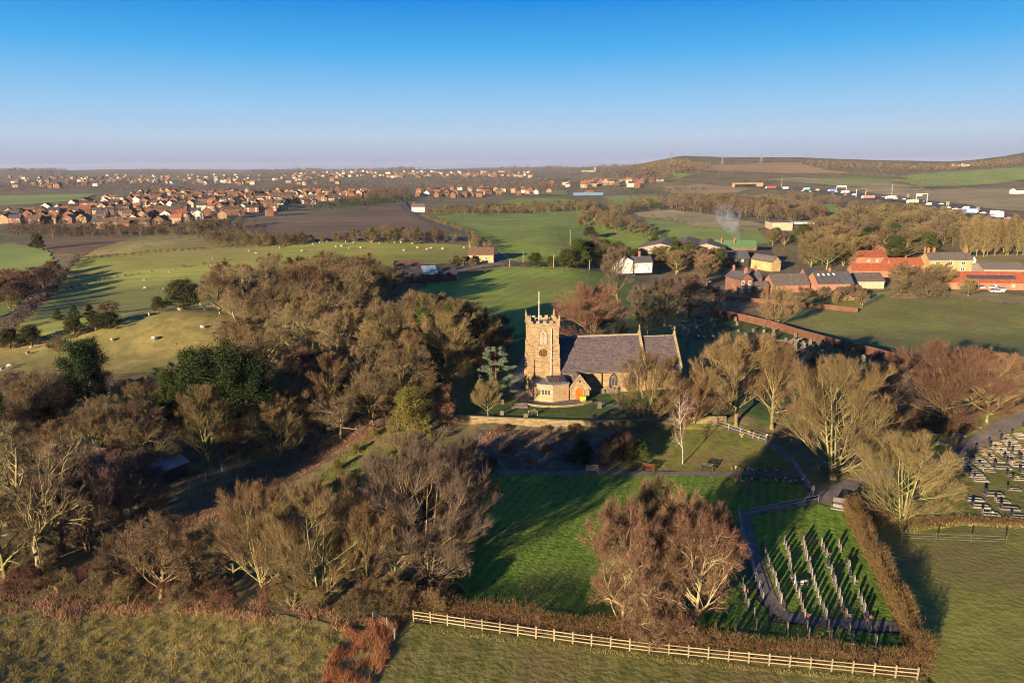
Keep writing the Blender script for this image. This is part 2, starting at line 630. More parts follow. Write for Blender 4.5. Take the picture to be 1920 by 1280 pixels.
M_SHEEP = mat('grazed_pasture', [(0.124, 0.144, 0.024), (0.169, 0.184, 0.035), (0.206, 0.206, 0.050)], scale=0.22, bump=0.6, bscale=0.9, big=0.03, bigamt=0.28, detail=5, stretch=(0.35, 1.0, 1.0), patch=((0.16, 0.135, 0.048), 0.04, 0.8))
M_DRY = mat('dry_hill_grass', [(0.131, 0.111, 0.031), (0.192, 0.159, 0.051), (0.248, 0.201, 0.068)], scale=0.3, bump=0.8, bscale=0.8, big=0.03, bigamt=0.28, detail=5, patch=((0.084, 0.099, 0.024), 0.06, 0.7))
M_PLOUGH = mat('ploughed_soil', [(0.081, 0.049, 0.027), (0.115, 0.070, 0.038), (0.133, 0.093, 0.046)], scale=0.06, bump=0.7, bscale=0.8, big=0.008, bigamt=0.25, detail=5, stretch=(0.5, 1.6, 1), stripe=(7.0, 80, 0.10))
M_HEATH = mat('brown_hill_field', [(0.176, 0.114, 0.064), (0.220, 0.147, 0.081), (0.250, 0.176, 0.092)], scale=0.02, big=0.004, bigamt=0.2, detail=5, stretch=(0.5, 1.8, 1))
M_FALLOW = mat('fallow_field', [(0.162, 0.125, 0.062), (0.220, 0.169, 0.085), (0.191, 0.169, 0.066)], scale=0.05, big=0.01, bigamt=0.25, detail=5)
M_FARGRN = mat('far_pasture', [(0.109, 0.157, 0.034), (0.146, 0.192, 0.043), (0.182, 0.211, 0.058)], scale=0.03, big=0.006, bigamt=0.2, detail=5)
M_TAN = mat('stubble_strip', [(0.212, 0.169, 0.078), (0.268, 0.212, 0.106)], scale=0.08, big=0.02, detail=5)
M_ASPH = mat('tarmac', [(0.050, 0.050, 0.053), (0.068, 0.067, 0.068)], scale=2.0, bump=0.3, bscale=8, big=0.15, bigamt=0.2, rough=0.85)
M_PATH = mat('path_tarmac', [(0.085, 0.072, 0.066), (0.12, 0.10, 0.092), (0.14, 0.118, 0.105)], scale=1.4, bump=0.4, bscale=6, big=0.3, bigamt=0.2)
M_EARTH = mat('bare_earth', [(0.075, 0.046, 0.026), (0.12, 0.075, 0.042), (0.15, 0.10, 0.058)], scale=0.6, bump=0.8, bscale=2, big=0.1, bigamt=0.3, detail=5)
M_VERGE = mat('rough_verge', [(0.136, 0.115, 0.047), (0.203, 0.163, 0.070), (0.163, 0.149, 0.049)], scale=0.7, bump=0.8, bscale=1.5, big=0.1, bigamt=0.3, detail=5)
M_VILL = mat('gardens_and_streets', [(0.030, 0.036, 0.016), (0.075, 0.070, 0.048), (0.11, 0.10, 0.085), (0.060, 0.072, 0.030)], scale=0.09, big=0.02, bigamt=0.3, detail=5)
M_BANK = mat('leaf_litter_bank', [(0.060, 0.046, 0.034), (0.095, 0.075, 0.056), (0.12, 0.10, 0.075)], scale=0.8, bump=1.0, bscale=2.5, big=0.15, bigamt=0.35, detail=5)

def grow(v0, step, ratio, end):
    out = [v0]; s = step
    while out[-1] < end:
        out.append(out[-1] + s); s *= ratio
    return out

_gy = list(np.arange(-60, 20, 10.0)) + list(np.arange(20, 240, 2.0)) + grow(240, 2.0, 1.035, 9000)
_hx = list(np.arange(0, 120, 2.0)) + grow(120, 2.0, 1.045, 9500)
_gx = np.array([-x for x in _hx[:0:-1]] + _hx)
_gy = np.array(_gy)
XX, YY = np.meshgrid(_gx, _gy, indexing='ij')
ZZ = terrain(XX, YY) - (0.02 + 0.0004 * np.hypot(XX, YY)) 
nx, ny = XX.shape
ii = (np.arange(nx - 1)[:, None] * ny + np.arange(ny - 1)[None, :]).ravel()
ground = structure(put('ground', np_mesh('ground', np.stack([XX, YY, ZZ], -1).reshape(-1, 3), F4=np.stack([ii, ii + ny, ii + ny + 1, ii + 1], 1), m=M_GROUND)))

def field(name, pts, m, lift=1, k=1, cell=None):
    return drape(name, smooth_poly(pxpoly(pts), k) if k else pxpoly(pts), m, lift, cell, 0.22)

# near ground
field('lawn', [(868, 890), (1000, 882), (1100, 884), (1320, 886), (1490, 900), (1528, 935), (1392, 962), (1382, 1020), (1440, 1165), (1710, 1190), (1740, 1255), (1300, 1216), (1100, 1176), (850, 1128), (830, 1060), (860, 960)], M_LAWN, 1, 0)
field('bank_grass', [(1130, 880), (1180, 850), (1215, 800), (1330, 786), (1400, 800), (1490, 850), (1560, 900), (1540, 930), (1490, 898), (1320, 884)], M_MOSS, 2)
field('bank', [(880, 878), (900, 810), (880, 792), (1000, 798), (1110, 803), (1215, 800), (1180, 852), (1125, 880), (1000, 880)], M_BANK, 1)
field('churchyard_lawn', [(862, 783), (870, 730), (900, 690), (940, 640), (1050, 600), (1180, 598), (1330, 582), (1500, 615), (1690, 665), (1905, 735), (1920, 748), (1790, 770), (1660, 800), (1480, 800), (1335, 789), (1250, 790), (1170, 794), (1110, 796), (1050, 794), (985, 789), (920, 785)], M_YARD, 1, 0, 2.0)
field('burial_lawn', [(1400, 968), (1532, 944), (1590, 958), (1640, 1060), (1702, 1178), (1460, 1162), (1425, 1060)], M_LAWN, 2, 0)
field('cemetery_lawn', [(1560, 905), (1640, 850), (1700, 800), (1800, 765), (1925, 745), (1960, 985), (1800, 972), (1690, 975), (1600, 950)], M_MOSS, 3)
field('pasture', [(1592, 962), (1690, 985), (1800, 980), (1960, 992), (2100, 1310), (1745, 1310), (1735, 1245)], M_OLIVE, 1, 0)
field('paddock', [(690, 1310), (770, 1165), (1000, 1190), (1745, 1268), (1780, 1310)], M_STRIP, 1, 0)
field('rough_pasture', [(-80, 1120), (100, 1140), (300, 1125), (560, 1160), (720, 1190), (690, 1310), (-120, 1310)], M_ROUGH, 1, 0)
field('scrub_bank', [(590, 900), (640, 850), (720, 800), (770, 800), (770, 880), (700, 920), (640, 940)], M_MOSS, 1)
field('cutting_track', [(290, 985), (420, 905), (600, 820), (720, 770), (730, 800), (620, 860), (460, 950), (330, 1010)], M_EARTH, 1)
field('dry_verge', [(1600, 968), (1690, 972), (1800, 966), (1950, 975), (1950, 990), (1800, 982), (1690, 990)], M_VERGE, 4)
# paths
def path(name, pts, w, m, lift=3):
    return drape(name, ribbon(smooth_line(pxpoly(pts), 2), w), m, lift, 1.6)
path('footpath', [(880, 884), (1000, 887), (1110, 887), (1300, 888), (1470, 889), (1500, 892)], 1.3, M_PATH, 4)
path('railed_path', [(1325, 790), (1370, 805), (1440, 828), (1485, 862), (1510, 900), (1532, 938), (1470, 950), (1394, 962), (1398, 990), (1420, 1060), (1450, 1150), (1520, 1166), (1690, 1176)], 1.45, M_PATH, 5)
path('cemetery_path', [(1930, 775), (1880, 800), (1820, 835), (1775, 865), (1700, 880), (1600, 905), (1532, 938)], 2.6, M_PATH, 5)
path('church_path', [(1092, 752), (1070, 757), (1035, 757), (1000, 752), (975, 740), (968, 715), (985, 690), (1000, 660)], 3.0, M_PATH, 4)
path('yard_path', [(1092, 752), (1150, 760), (1200, 775), (1290, 770), (1330, 790)], 1.3, M_PATH, 4)
# fields behind the church
field('sunlit_pasture', [(640, 600), (720, 565), (800, 535), (940, 500), (1020, 500), (1130, 512), (1300, 538), (1260, 570), (1190, 600), (1050, 610), (940, 650), (860, 660), (700, 640)], M_GREEN, 1, 0)
field('grazed_field', [(20, 632), (60, 590), (120, 510), (150, 485), (300, 470), (430, 463), (620, 452), (760, 455), (886, 460), (925, 478), (860, 490), (720, 510), (560, 545), (440, 560), (330, 580), (200, 600), (80, 640)], M_SHEEP, 1, 0)
field('hillside', [(-40, 650), (60, 634), (150, 616), (260, 592), (430, 556), (520, 556), (480, 640), (380, 690), (240, 700), (60, 705), (-60, 730)], M_DRY, 2, 0)
field('dry_slope', [(150, 482), (200, 462), (290, 438), (440, 428), (500, 446), (420, 462), (300, 470)], M_DRY, 2, 0)
field('ploughed_field', [(380, 446), (440, 432), (480, 420), (600, 402), (750, 384), (775, 405), (850, 436), (800, 448), (620, 450), (500, 450)], M_PLOUGH, 1, 0)
field('big_pasture', [(795, 408), (830, 396), (960, 398), (1100, 394), (1180, 420), (1222, 432), (1226, 450), (1180, 475), (1100, 485), (1010, 492), (945, 490), (920, 460), (880, 436)], M_GREEN, 1, 0)
field('brown_arable', [(1345, 580), (1385, 557), (1470, 558), (1510, 566), (1440, 600), (1400, 596)], M_PLOUGH, 3, 0)
field('wide_pasture', [(1330, 577), (1385, 556), (1600, 556), (1660, 546), (1950, 570), (2000, 740), (1900, 726), (1690, 660), (1500, 612)], M_OLIVE, 1, 0)
field('farm_verge', [(1660, 548), (1690, 530), (1800, 545), (1960, 556), (1960, 574), (1800, 560)], M_VERGE, 3, 0)
field('stubble', [(1170, 392), (1230, 390), (1330, 402), (1445, 424), (1420, 432), (1300, 424), (1210, 408)], M_TAN, 2, 0)
field('meadow', [(1200, 402), (1300, 420), (1420, 430), (1445, 455), (1370, 462), (1230, 452), (1222, 430)], M_FARGRN, 1, 0)
field('paddock_meadow', [(1810, 480), (1925, 475), (1960, 500), (1960, 530), (1840, 512)], M_VERGE, 1, 0)
field('left_meadow', [(-60, 470), (20, 455), (90, 470), (110, 500), (40, 520), (-80, 525)], M_FARGRN, 1, 0)
field('left_arable', [(30, 455), (150, 440), (290, 438), (200, 462), (150, 480), (100, 470)], M_PLOUGH, 1, 0)
field('corner_pasture', [(-60, 565), (20, 556), (38, 578), (-40, 615)], M_GREEN, 2, 0)
field('village_meadow', [(-40, 368), (60, 366), (180, 363), (150, 376), (40, 384), (-60, 386)], M_FARGRN, 1, 0)
field('football_field', [(975, 372), (1060, 372), (1100, 381), (980, 386), (930, 380)], M_GREEN, 1, 0)
field('recreation_field', [(1000, 360), (1060, 356), (1065, 364), (990, 366)], M_FARGRN, 1, 0)
field('rail_meadow', [(1130, 368), (1230, 364), (1240, 382), (1150, 384)], M_FARGRN, 1, 0)
field('slope_pasture', [(1380, 372), (1430, 362), (1470, 366), (1540, 380), (1620, 398), (1590, 402), (1480, 388)], M_FARGRN, 1, 0)
field('brown_slope', [(1240, 350), (1330, 346), (1400, 354), (1380, 362), (1260, 362)], M_HEATH, 1, 0)
field('brown_hill', [(1285, 318), (1330, 309), (1430, 305), (1500, 306), (1545, 318), (1600, 324), (1480, 325), (1380, 322)], M_HEATH, 1, 0)
field('low_fallow', [(1420, 337), (1500, 333), (1580, 338), (1680, 345), (1760, 352), (1660, 352), (1500, 342)], M_FALLOW, 1, 0)
field('side_fallow', [(1640, 360), (1760, 356), (1925, 352), (1960, 386), (1880, 392), (1760, 378)], M_FALLOW, 1, 0)
field('hill_pasture', [(1680, 338), (1790, 322), (1870, 316), (1940, 314), (1960, 330), (1850, 346), (1740, 350)], M_FARGRN, 1, 0)
field('ridge_pasture', [(1500, 338), (1600, 332), (1690, 338), (1640, 346), (1540, 345)], M_FARGRN, 1, 0)
field('verge_fallow', [(1560, 351), (1700, 352), (1800, 362), (1700, 367), (1600, 359)], M_TAN, 1, 0)
field('crest_pasture', [(1800, 322), (1940, 316), (1940, 329), (1840, 336)], M_FARGRN, 2, 0)
field('upper_pasture', [(1680, 331), (1780, 322), (1830, 326), (1740, 339)], M_FARGRN, 2, 0)
field('tan_slope', [(1780, 374), (1940, 372), (1940, 399), (1850, 391)], M_TAN, 2, 0)
field('estate_ground', [(0, 436), (0, 400), (150, 384), (320, 353), (700, 346), (700, 376), (560, 390), (300, 436)], M_VILL, 1, 0)
field('valley_pasture', [(1180, 335), (1260, 322), (1300, 328), (1260, 338), (1200, 342)], M_FARGRN, 1, 0)
field('far_strip', [(200, 336), (320, 333), (400, 335), (260, 340)], M_FARGRN, 1, 0)
field('gorse_strip', [(455, 336), (560, 332), (600, 336), (520, 340)], M_FALLOW, 1, 0)
# roads
def road(name, pts, w, lift=4, m=M_ASPH):
    return drape(name, ribbon(smooth_line(pxpoly(pts), 2), w), m, lift)
road('lane', [(757, 372), (758, 386), (775, 402), (830, 424), (880, 438), (905, 452), (925, 475), (945, 492), (1010, 498), (1120, 508), (1230, 522), (1310, 538), (1370, 540), (1400, 528)], 5.0)
road('farm_track', [(945, 494), (880, 503), (830, 515), (780, 530), (720, 546)], 5.0, 5, M_PATH)
road('farm_drive', [(1310, 552), (1345, 540), (1400, 532), (1420, 520)], 7.0, 5, M_PATH)
road('motorway', [(1960, 432), (1900, 412), (1850, 402), (1780, 388), (1720, 378), (1660, 372), (1600, 365), (1540, 358), (1480, 353), (1400, 348)], 32.0, 4)

# ------------------------------------------------------------------ trees: growing the meshes
def unit(a):
    return a / np.maximum(np.linalg.norm(a, axis=-1, keepdims=True), 1e-9)

def run(rng, p0, d0, L, S_, wig, up, droop=0.0):
    """grow N wandering branches of S_ steps; returns points (N,S_+1,3)"""
    N = len(p0)
    pts = np.zeros((N, S_ + 1, 3)); pts[:, 0] = p0
    d = unit(d0.copy())
    for i in range(S_):
        pts[:, i + 1] = pts[:, i] + d * (L / S_)[:, None]
        d = d + rng.normal(0, wig, (N, 3))
        d[:, 2] += up - droop * (i / S_)
        d = unit(d)
    return pts

def spawn(rng, pts, k, t0, t1, ang, spread, tpow=1.0):
    """k child sites on every branch: positions, directions turned off the parent's, place along it"""
    N, S1, _ = pts.shape
    S_ = S1 - 1
    idx = np.repeat(np.arange(N), k)
    t = t0 + (t1 - t0) * rng.random(N * k) ** tpow
    s = np.clip(t * S_, 0, S_ - 1e-6)
    i = s.astype(int); fr = (s - i)[:, None]
    a, b = pts[idx, i], pts[idx, i + 1]
    pos = a + (b - a) * fr
    d = unit(b - a)
    r = unit(np.cross(d, rng.normal(0, 1, d.shape)))
    an = np.radians(ang + spread * rng.normal(0, 1, N * k))[:, None]
    return idx, t, pos, d * np.cos(an) + r * np.sin(an)

def tubes(pts, r0, r1, sides):
    """tapered tubes round all the branches at once"""
    N, S1, _ = pts.shape
    t = np.linspace(0, 1, S1)[None, :]
    rad = r0[:, None] * (1 - t) + r1[:, None] * t
    d = np.gradient(pts, axis=1)
    d = unit(d)
    ref = np.where(np.abs(d[..., 2:3]) > 0.9, np.array([1.0, 0, 0]), np.array([0, 0, 1.0]))
    s = unit(np.cross(d, ref)); u = np.cross(s, d)
    a = 2 * np.pi * np.arange(sides) / sides
    ring = (pts[:, :, None, :] + rad[:, :, None, None] * (s[:, :, None, :] * np.cos(a)[None, None, :, None] + u[:, :, None, :] * np.sin(a)[None, None, :, None]))
    V = ring.reshape(-1, 3)
    base = (np.arange(N)[:, None, None] * S1 + np.arange(S1 - 1)[None, :, None]) * sides
    j = np.arange(sides)[None, None, :]; j2 = (j + 1) % sides
    F = np.stack([base + j, base + j2, base + sides + j2, base + sides + j], -1).reshape(-1, 4)
    return V, F

def blades(rng, p, d, L, w, bend=0.25):
    """thin flat twigs: two triangles each, bent in the middle"""
    N = len(p)
    d = unit(d)
    s = unit(np.cross(d, rng.normal(0, 1, (N, 3))))
    mid = p + d * (L * 0.55)[:, None] + rng.normal(0, 1, (N, 3)) * (L * 0.07)[:, None]
    d2 = unit(d + rng.normal(0, bend, (N, 3)) + np.array([0, 0, 0.12]))
    tip = mid + d2 * (L * 0.45)[:, None]
    hw = (w / 2)[:, None]
    V = np.stack([p - s * hw, p + s * hw, mid + s * hw * 0.7, mid - s * hw * 0.7, tip], 1).reshape(-1, 3)
    b = np.arange(N) * 5
    F4 = np.stack([b, b + 1, b + 2, b + 3], 1)
    F3 = np.stack([b + 3, b + 2, b + 4], 1)
    return V, F3, F4

class Acc:
    def __init__(self):
        self.V, self.F3, self.F4, self.n = [], [], [], 0
    def add(self, V, F3=None, F4=None):
        if F3 is not None and len(F3): self.F3.append(F3 + self.n)
        if F4 is not None and len(F4): self.F4.append(F4 + self.n)
        self.V.append(V); self.n += len(V)
    def mesh(self, name, m):
        return np_mesh(name, np.concatenate(self.V), np.concatenate(self.F3) if self.F3 else None, np.concatenate(self.F4) if self.F4 else None, m)

def bare_tree(seed, H=12.0, stems=1, fork=0.25, spread=38, limbs=10, l1=0.62, l2=0.45, l3=0.30, k2=9, k3=7, k4=6, wig=0.10, up=0.06,
              twig=0.8, tw=0.030, lean=10, width=None, droop=0.0, trunk_r=0.028, limb_t=(0.25, 1.0), side3=4, gap=0.0, up2=0.05, env=(0.52, 0.54, 0.49), ang2=34, ang3=34, low=26, dark_limbs=False, up4=0.10):
    """a leafless tree H high: stem, limbs and branches as tubes, the outer twigs as blades. Returns (wood, twigs) accumulators"""
    rng = np.random.default_rng(seed)
    wood, tw_ = Acc(), Acc()
    ea, eb, ez = env[0] * H, env[1] * H, env[2] * H
    lump = rng.random(8) * 6.283

    def reach(p, d):
        """how far a branch may run before it leaves the crown's uneven outline"""
        d = unit(d)
        az = np.arctan2(p[:, 1] + d[:, 1] * ea, p[:, 0] + d[:, 0] * ea)
        q = 1 + 0.07 * np.sin(3 * az + lump[0]) + 0.06 * np.sin(5 * az + 3 * d[:, 2] + lump[1]) + 0.05 * np.sin(8 * az - 5 * d[:, 2] + lump[2])
        s = np.stack([ea * q, ea * q, eb * q], 1)
        o = (p - np.array([0, 0, ez])) / s; v = d / s
        a_ = (v * v).sum(1); b_ = (o * v).sum(1); c_ = (o * o).sum(1) - 1
        disc = b_ * b_ - a_ * c_
        r = np.where(disc > 0, (-b_ + np.sqrt(np.maximum(disc, 0))) / a_, 0)
        return np.maximum(r, 0.02 * H)
    # stems
    az = rng.random(stems) * 6.283 + np.arange(stems) * 6.283 / stems
    ln = np.radians(lean * (0.5 + rng.random(stems))) if stems > 1 else np.radians(np.array([2.0]))
    d0 = np.stack([np.cos(az) * np.sin(ln), np.sin(az) * np.sin(ln), np.cos(ln)], 1)
    off = 0.0 if stems == 1 else 0.012 * H
    p0 = np.stack([np.cos(az) * off, np.sin(az) * off, np.full(stems, -0.25)], 1)
    L0 = H * (0.80 + 0.12 * rng.random(stems))
    st = run(rng, p0, d0, L0, 8, wig * 0.55, 0.03)
    r0 = np.full(stems, trunk_r * H / math.sqrt(stems) ** 0.6)
    V, F = tubes(st, r0, r0 * 0.16, 6); wood.add(V, F4=F)
    # root flare
    fl = run(rng, p0 + np.array([0, 0, -0.1]), d0, np.full(stems, 0.07 * H), 2, 0, 0)
    V, F = tubes(fl, r0 * 1.55, r0 * 0.95, 6); wood.add(V, F4=F)
    # limbs
    k = max(2, int(round(limbs / stems)))
    idx, t, pos, d = spawn(rng, st, k, limb_t[0], limb_t[1], spread, 9)
    N = len(idx)
    out = unit(d * np.array([1, 1, 0.0]))
    q = np.clip((0.45 - t) / 0.45, 0, 1)[:, None] * low / 60.0      # the lowest limbs reach out flat, the upper ones climb
    d = unit(d * (1 - q) + out * q)
    L1 = np.minimum(reach(pos, d + np.array([0, 0, up * 2.5])) * (0.78 + 0.2 * rng.random(N)), H * l1 * 1.5)
    lb = run(rng, pos, d, L1, 7, wig, up)
    rr = r0[idx] * (1 - 0.72 * t) * 0.60
    V, F = tubes(lb, rr, rr * 0.18, 5); (tw_ if dark_limbs else wood).add(V, F4=F)
    # branches
    par = np.concatenate([lb, st[:, 3:].repeat(2, 1)[:, :8]]) if False else lb
    idx2, t2, pos2, d2 = spawn(rng, par, k2, 0.15, 1.0, ang2, 11, 0.9)
    N2 = len(idx2)
    L2 = np.maximum(L1[idx2], 0.22 * H) * l2 * (1.2 - 0.6 * t2) * (0.7 + 0.6 * rng.random(N2))
    d2[:, 2] += up2
    L2 = np.minimum(L2, reach(pos2, d2) * (0.85 + 0.2 * rng.random(N2)))
    br = run(rng, pos2, d2, L2, 5, wig * 1.3, up * 0.8, droop)
    rb = np.maximum(rr[idx2] * (1 - 0.8 * t2) * 0.62, 0.016 + 0.0010 * H)
    V, F = tubes(br, rb, rb * 0.3, side3); (tw_ if dark_limbs else wood).add(V, F4=F)
    # branchlets
    idx3, t3, pos3, d3 = spawn(rng, br, k3, 0.12, 1.0, ang3, 13, 0.85)
    N3 = len(idx3)
    L3 = np.maximum(L2[idx3] * l3 * 1.7 * (1.1 - 0.5 * t3), 0.07 * H * 0.5) * (0.7 + 0.6 * rng.random(N3))
    d3[:, 2] += up2
    L3 = np.minimum(L3, reach(pos3, d3) * (0.8 + 0.35 * rng.random(N3)) + 0.15)
    bl = run(rng, pos3, d3, L3, 3, wig * 1.4, up * 0.6, droop)
    V, F = tubes(bl, np.full(N3, tw * 0.62), np.full(N3, tw * 0.30), 3); tw_.add(V, F4=F)
    # twigs
    idx4, t4, pos4, d4 = spawn(rng, bl, k4, 0.12, 1.0, ang3 * 0.9, 14, 0.85)
    N4 = len(idx4)
    d4[:, 2] += up4 - droop
    L4 = twig * (0.5 + 0.8 * rng.random(N4))
    L4 = np.minimum(L4, reach(pos4, d4) * 0.9 + 0.25)
    keep = rng.random(N4) > gap
    V, F3, F4 = blades(rng, pos4[keep], d4[keep], L4[keep], np.full(keep.sum(), tw))
    tw_.add(V, F3, F4)
    return wood, tw_

def leaf_faces(rng, c, size, n, flat=0.0, tilt=None):
    """n small leaf-sized quads scattered round the points c"""
    N = len(c)
    a = rng.normal(0, 1, (N, 3)); a[:, 2] *= (1 - flat)
    a = unit(a)
    b = unit(np.cross(a, rng.normal(0, 1, (N, 3))))
    s = (size * (0.6 + 0.8 * rng.random(N)))[:, None]
    V = np.stack([c - a * s * 0.5, c + b * s * 0.32, c + a * s * 0.5, c - b * s * 0.32], 1).reshape(-1, 3)
    i = np.arange(N) * 4
    return V, np.stack([i, i + 1, i + 2, i + 3], 1)

def evergreen(seed, H, kind='pine', n=9000, size=0.34):
    """an evergreen: trunk and boughs with many small leaf faces gathered in clumps. Returns (wood, foliage)"""
    rng = np.random.default_rng(seed)
    wood, fo = Acc(), Acc()
    st = run(rng, np.array([[0, 0, -0.25]]), np.array([[0.02, 0.01, 1.0]]), np.array([H * 0.96]), 8, 0.03, 0.02)
    r0 = np.array([0.024 * H])
    V, F = tubes(st, r0, r0 * 0.12, 7); wood.add(V, F4=F)
    if kind == 'pine':
        idx, t, pos, d = spawn(rng, st, 34, 0.42, 0.99, 68, 10)
        L1 = H * 0.30 * np.clip(1.25 - np.abs(t - 0.66) * 1.9, 0.25, 1) * (0.7 + 0.5 * rng.random(len(t)))
        lb = run(rng, pos, d, L1, 5, 0.12, 0.10)
        ctr_k, rad, fl = 6, 0.075 * H, 0.1
    elif kind == 'yew':
        idx, t, pos, d = spawn(rng, st, 60, 0.06, 0.98, 55, 14)
        L1 = H * 0.46 * np.clip(1.15 - t * 0.8, 0.2, 1) * (0.75 + 0.4 * rng.random(len(t)))
        lb = run(rng, pos, d, L1, 5, 0.10, 0.08)
        ctr_k, rad, fl = 5, 0.075 * H, 0.0
    elif kind == 'cedar':
        idx, t, pos, d = spawn(rng, st, 40, 0.12, 0.98, 82, 7)
        L1 = H * 0.52 * np.clip(1.12 - t * 0.75, 0.18, 1) * (0.75 + 0.4 * rng.random(len(t)))
        lb = run(rng, pos, d, L1, 5, 0.06, 0.05)
        ctr_k, rad, fl = 8, 0.038 * H, 0.75
    else:                          # spruce: a narrow cone
        idx, t, pos, d = spawn(rng, st, 70, 0.05, 0.99, 78, 8)
        L1 = H * 0.27 * np.clip(1.03 - t, 0.05, 1) * (0.8 + 0.35 * rng.random(len(t)))
        lb = run(rng, pos, d, L1, 4, 0.05, 0.06)
        ctr_k, rad, fl = 6, 0.030 * H, 0.3
    rr = np.maximum(r0[idx] * (1 - 0.85 * t) * 0.4, 0.02)
    V, F = tubes(lb, rr, rr * 0.2, 4); wood.add(V, F4=F)
    _, tc, cp, _ = spawn(rng, lb, ctr_k, 0.45 if kind != 'spruce' else 0.15, 1.0, 10, 5, 0.7)
    cp = np.concatenate([cp, lb[:, -1]])
    per = max(1, n // len(cp))
    c = np.repeat(cp, per, 0) + rng.normal(0, 1, (len(cp) * per, 3)) * rad * 0.55 * np.array([1, 1, 1 - 0.6 * fl])
    V, F4 = leaf_faces(rng, c, size, n, fl); fo.add(V, F4=F4)
    return wood, fo

# ---- bark and twig materials
def bark(name, cols, rand=0.26, hue=0.02):
    return mat(name, cols, scale=1.6, rough=0.95, rand=rand, hue_rand=hue, coord='obj', spec=0.1, detail=2)
B_OLIVE = bark('lichen_bark', [(0.081, 0.074, 0.029), (0.151, 0.133, 0.056), (0.192, 0.176, 0.084)])
T_OLIVE = bark('olive_twig', [(0.116, 0.078, 0.040), (0.163, 0.118, 0.058)])
T_RUST = bark('rusty_twig', [(0.099, 0.053, 0.036), (0.135, 0.075, 0.050)])
B_PALE = bark('pale_oak_bark', [(0.114, 0.093, 0.053), (0.192, 0.156, 0.085), (0.243, 0.200, 0.114)])
T_PALE = bark('pale_oak_twig', [(0.116, 0.090, 0.048), (0.176, 0.142, 0.077)])
B_BROWN = bark('brown_bark', [(0.060, 0.043, 0.024), (0.113, 0.084, 0.043), (0.153, 0.121, 0.064)])
T_BROWN = bark('brown_twig', [(0.085, 0.059, 0.036), (0.133, 0.098, 0.055)])
T_RUSSET = bark('russet_twig', [(0.105, 0.062, 0.040), (0.165, 0.100, 0.062)])
T_PURPLE = bark('purple_twig', [(0.076, 0.054, 0.045), (0.113, 0.079, 0.063)])
T_RED = bark('red_twig', [(0.079, 0.037, 0.028), (0.119, 0.060, 0.041)])
B_BIRCH = bark('birch_bark', [(0.139, 0.125, 0.102), (0.286, 0.263, 0.217), (0.314, 0.291, 0.249)])
T_BIRCH = bark('birch_twig', [(0.10, 0.058, 0.050), (0.15, 0.085, 0.070)])
B_PINE = bark('pine_bark', [(0.10, 0.062, 0.038), (0.17, 0.10, 0.055)])
L_PINE = bark('pine_needles', [(0.009, 0.017, 0.006), (0.018, 0.030, 0.010), (0.030, 0.042, 0.013)])
L_YEW = bark('yew_leaves', [(0.020, 0.030, 0.008), (0.038, 0.052, 0.013), (0.058, 0.070, 0.018)])
L_HOLLY = bark('holly_leaves', [(0.020, 0.024, 0.010), (0.040, 0.042, 0.015), (0.062, 0.058, 0.020)])
L_CEDAR = bark('cedar_needles', [(0.050, 0.068, 0.046), (0.085, 0.11, 0.072), (0.12, 0.145, 0.095)])
L_IVY = bark('ivy_leaves', [(0.022, 0.036, 0.008), (0.050, 0.070, 0.014), (0.085, 0.10, 0.022)])
L_GOLD = bark('golden_ivy', [(0.054, 0.054, 0.012), (0.094, 0.090, 0.022), (0.130, 0.119, 0.032)])
L_BRONZE = bark('bronze_leaves', [(0.085, 0.050, 0.034), (0.14, 0.080, 0.052), (0.17, 0.10, 0.064)])

PROTO = {}
def reg(name, acc, mw, mt, H, width):
    w, t = acc
    PROTO[name] = (w.mesh(name + '_wood', mw), t.mesh(name + '_crown', mt), H, width, t)

def reg_bare(name, mw, mt, H, **k):
    acc = bare_tree(H=H, **k)
    V = np.concatenate(acc[1].V)
    zt = np.percentile(V[:, 2], 99.6)
    wd = np.percentile(np.abs(V[:, 0]), 98.5) + np.percentile(np.abs(V[:, 1]), 98.5)
    reg(name, acc, mw, mt, zt, wd)

def reg_ever(name, mw, mt, H, **k):
    acc = evergreen(H=H, **k)
    V = np.concatenate(acc[1].V)
    reg(name, acc, mw, mt, np.percentile(V[:, 2], 99.6), np.percentile(np.abs(V[:, 0]), 98.5) + np.percentile(np.abs(V[:, 1]), 98.5))

# domed limes and beeches: many rising limbs, a fan of fine twigs
reg_bare('dome', B_OLIVE, T_OLIVE, 14, seed=3, stems=1, limbs=26, spread=46, l2=0.40, k2=13, k3=9, k4=9, wig=0.055, up=0.045, limb_t=(0.12, 0.92), twig=1.05, tw=0.0192, ang2=25, ang3=24, up2=0.16, up4=0.30, trunk_r=0.019)
reg_bare('dome_red', B_OLIVE, T_RUST, 14, seed=8, stems=1, limbs=28, spread=48, l2=0.40, k2=13, k3=9, k4=9, wig=0.055, up=0.045, limb_t=(0.08, 0.92), twig=1.05, tw=0.0192, ang2=25, ang3=24, up2=0.16, up4=0.30, trunk_r=0.019)
reg_bare('fan', B_OLIVE, T_OLIVE, 15, seed=13, stems=4, limbs=40, spread=48, l2=0.36, k2=12, k3=8, k4=7, wig=0.05, up=0.045, lean=9, limb_t=(0.06, 0.9), twig=1.05, tw=0.0200, ang2=24, ang3=24, up2=0.20, up4=0.34, trunk_r=0.019)
reg_bare('fan_brown', B_BROWN, T_PURPLE, 15, seed=21, stems=6, limbs=48, spread=42, l2=0.36, k2=11, k3=8, k4=8, wig=0.05, up=0.05, lean=9, limb_t=(0.06, 0.92), twig=1.05, tw=0.0192, env=(0.45, 0.54, 0.5), ang2=24, ang3=24, up2=0.20, up4=0.34, trunk_r=0.019)
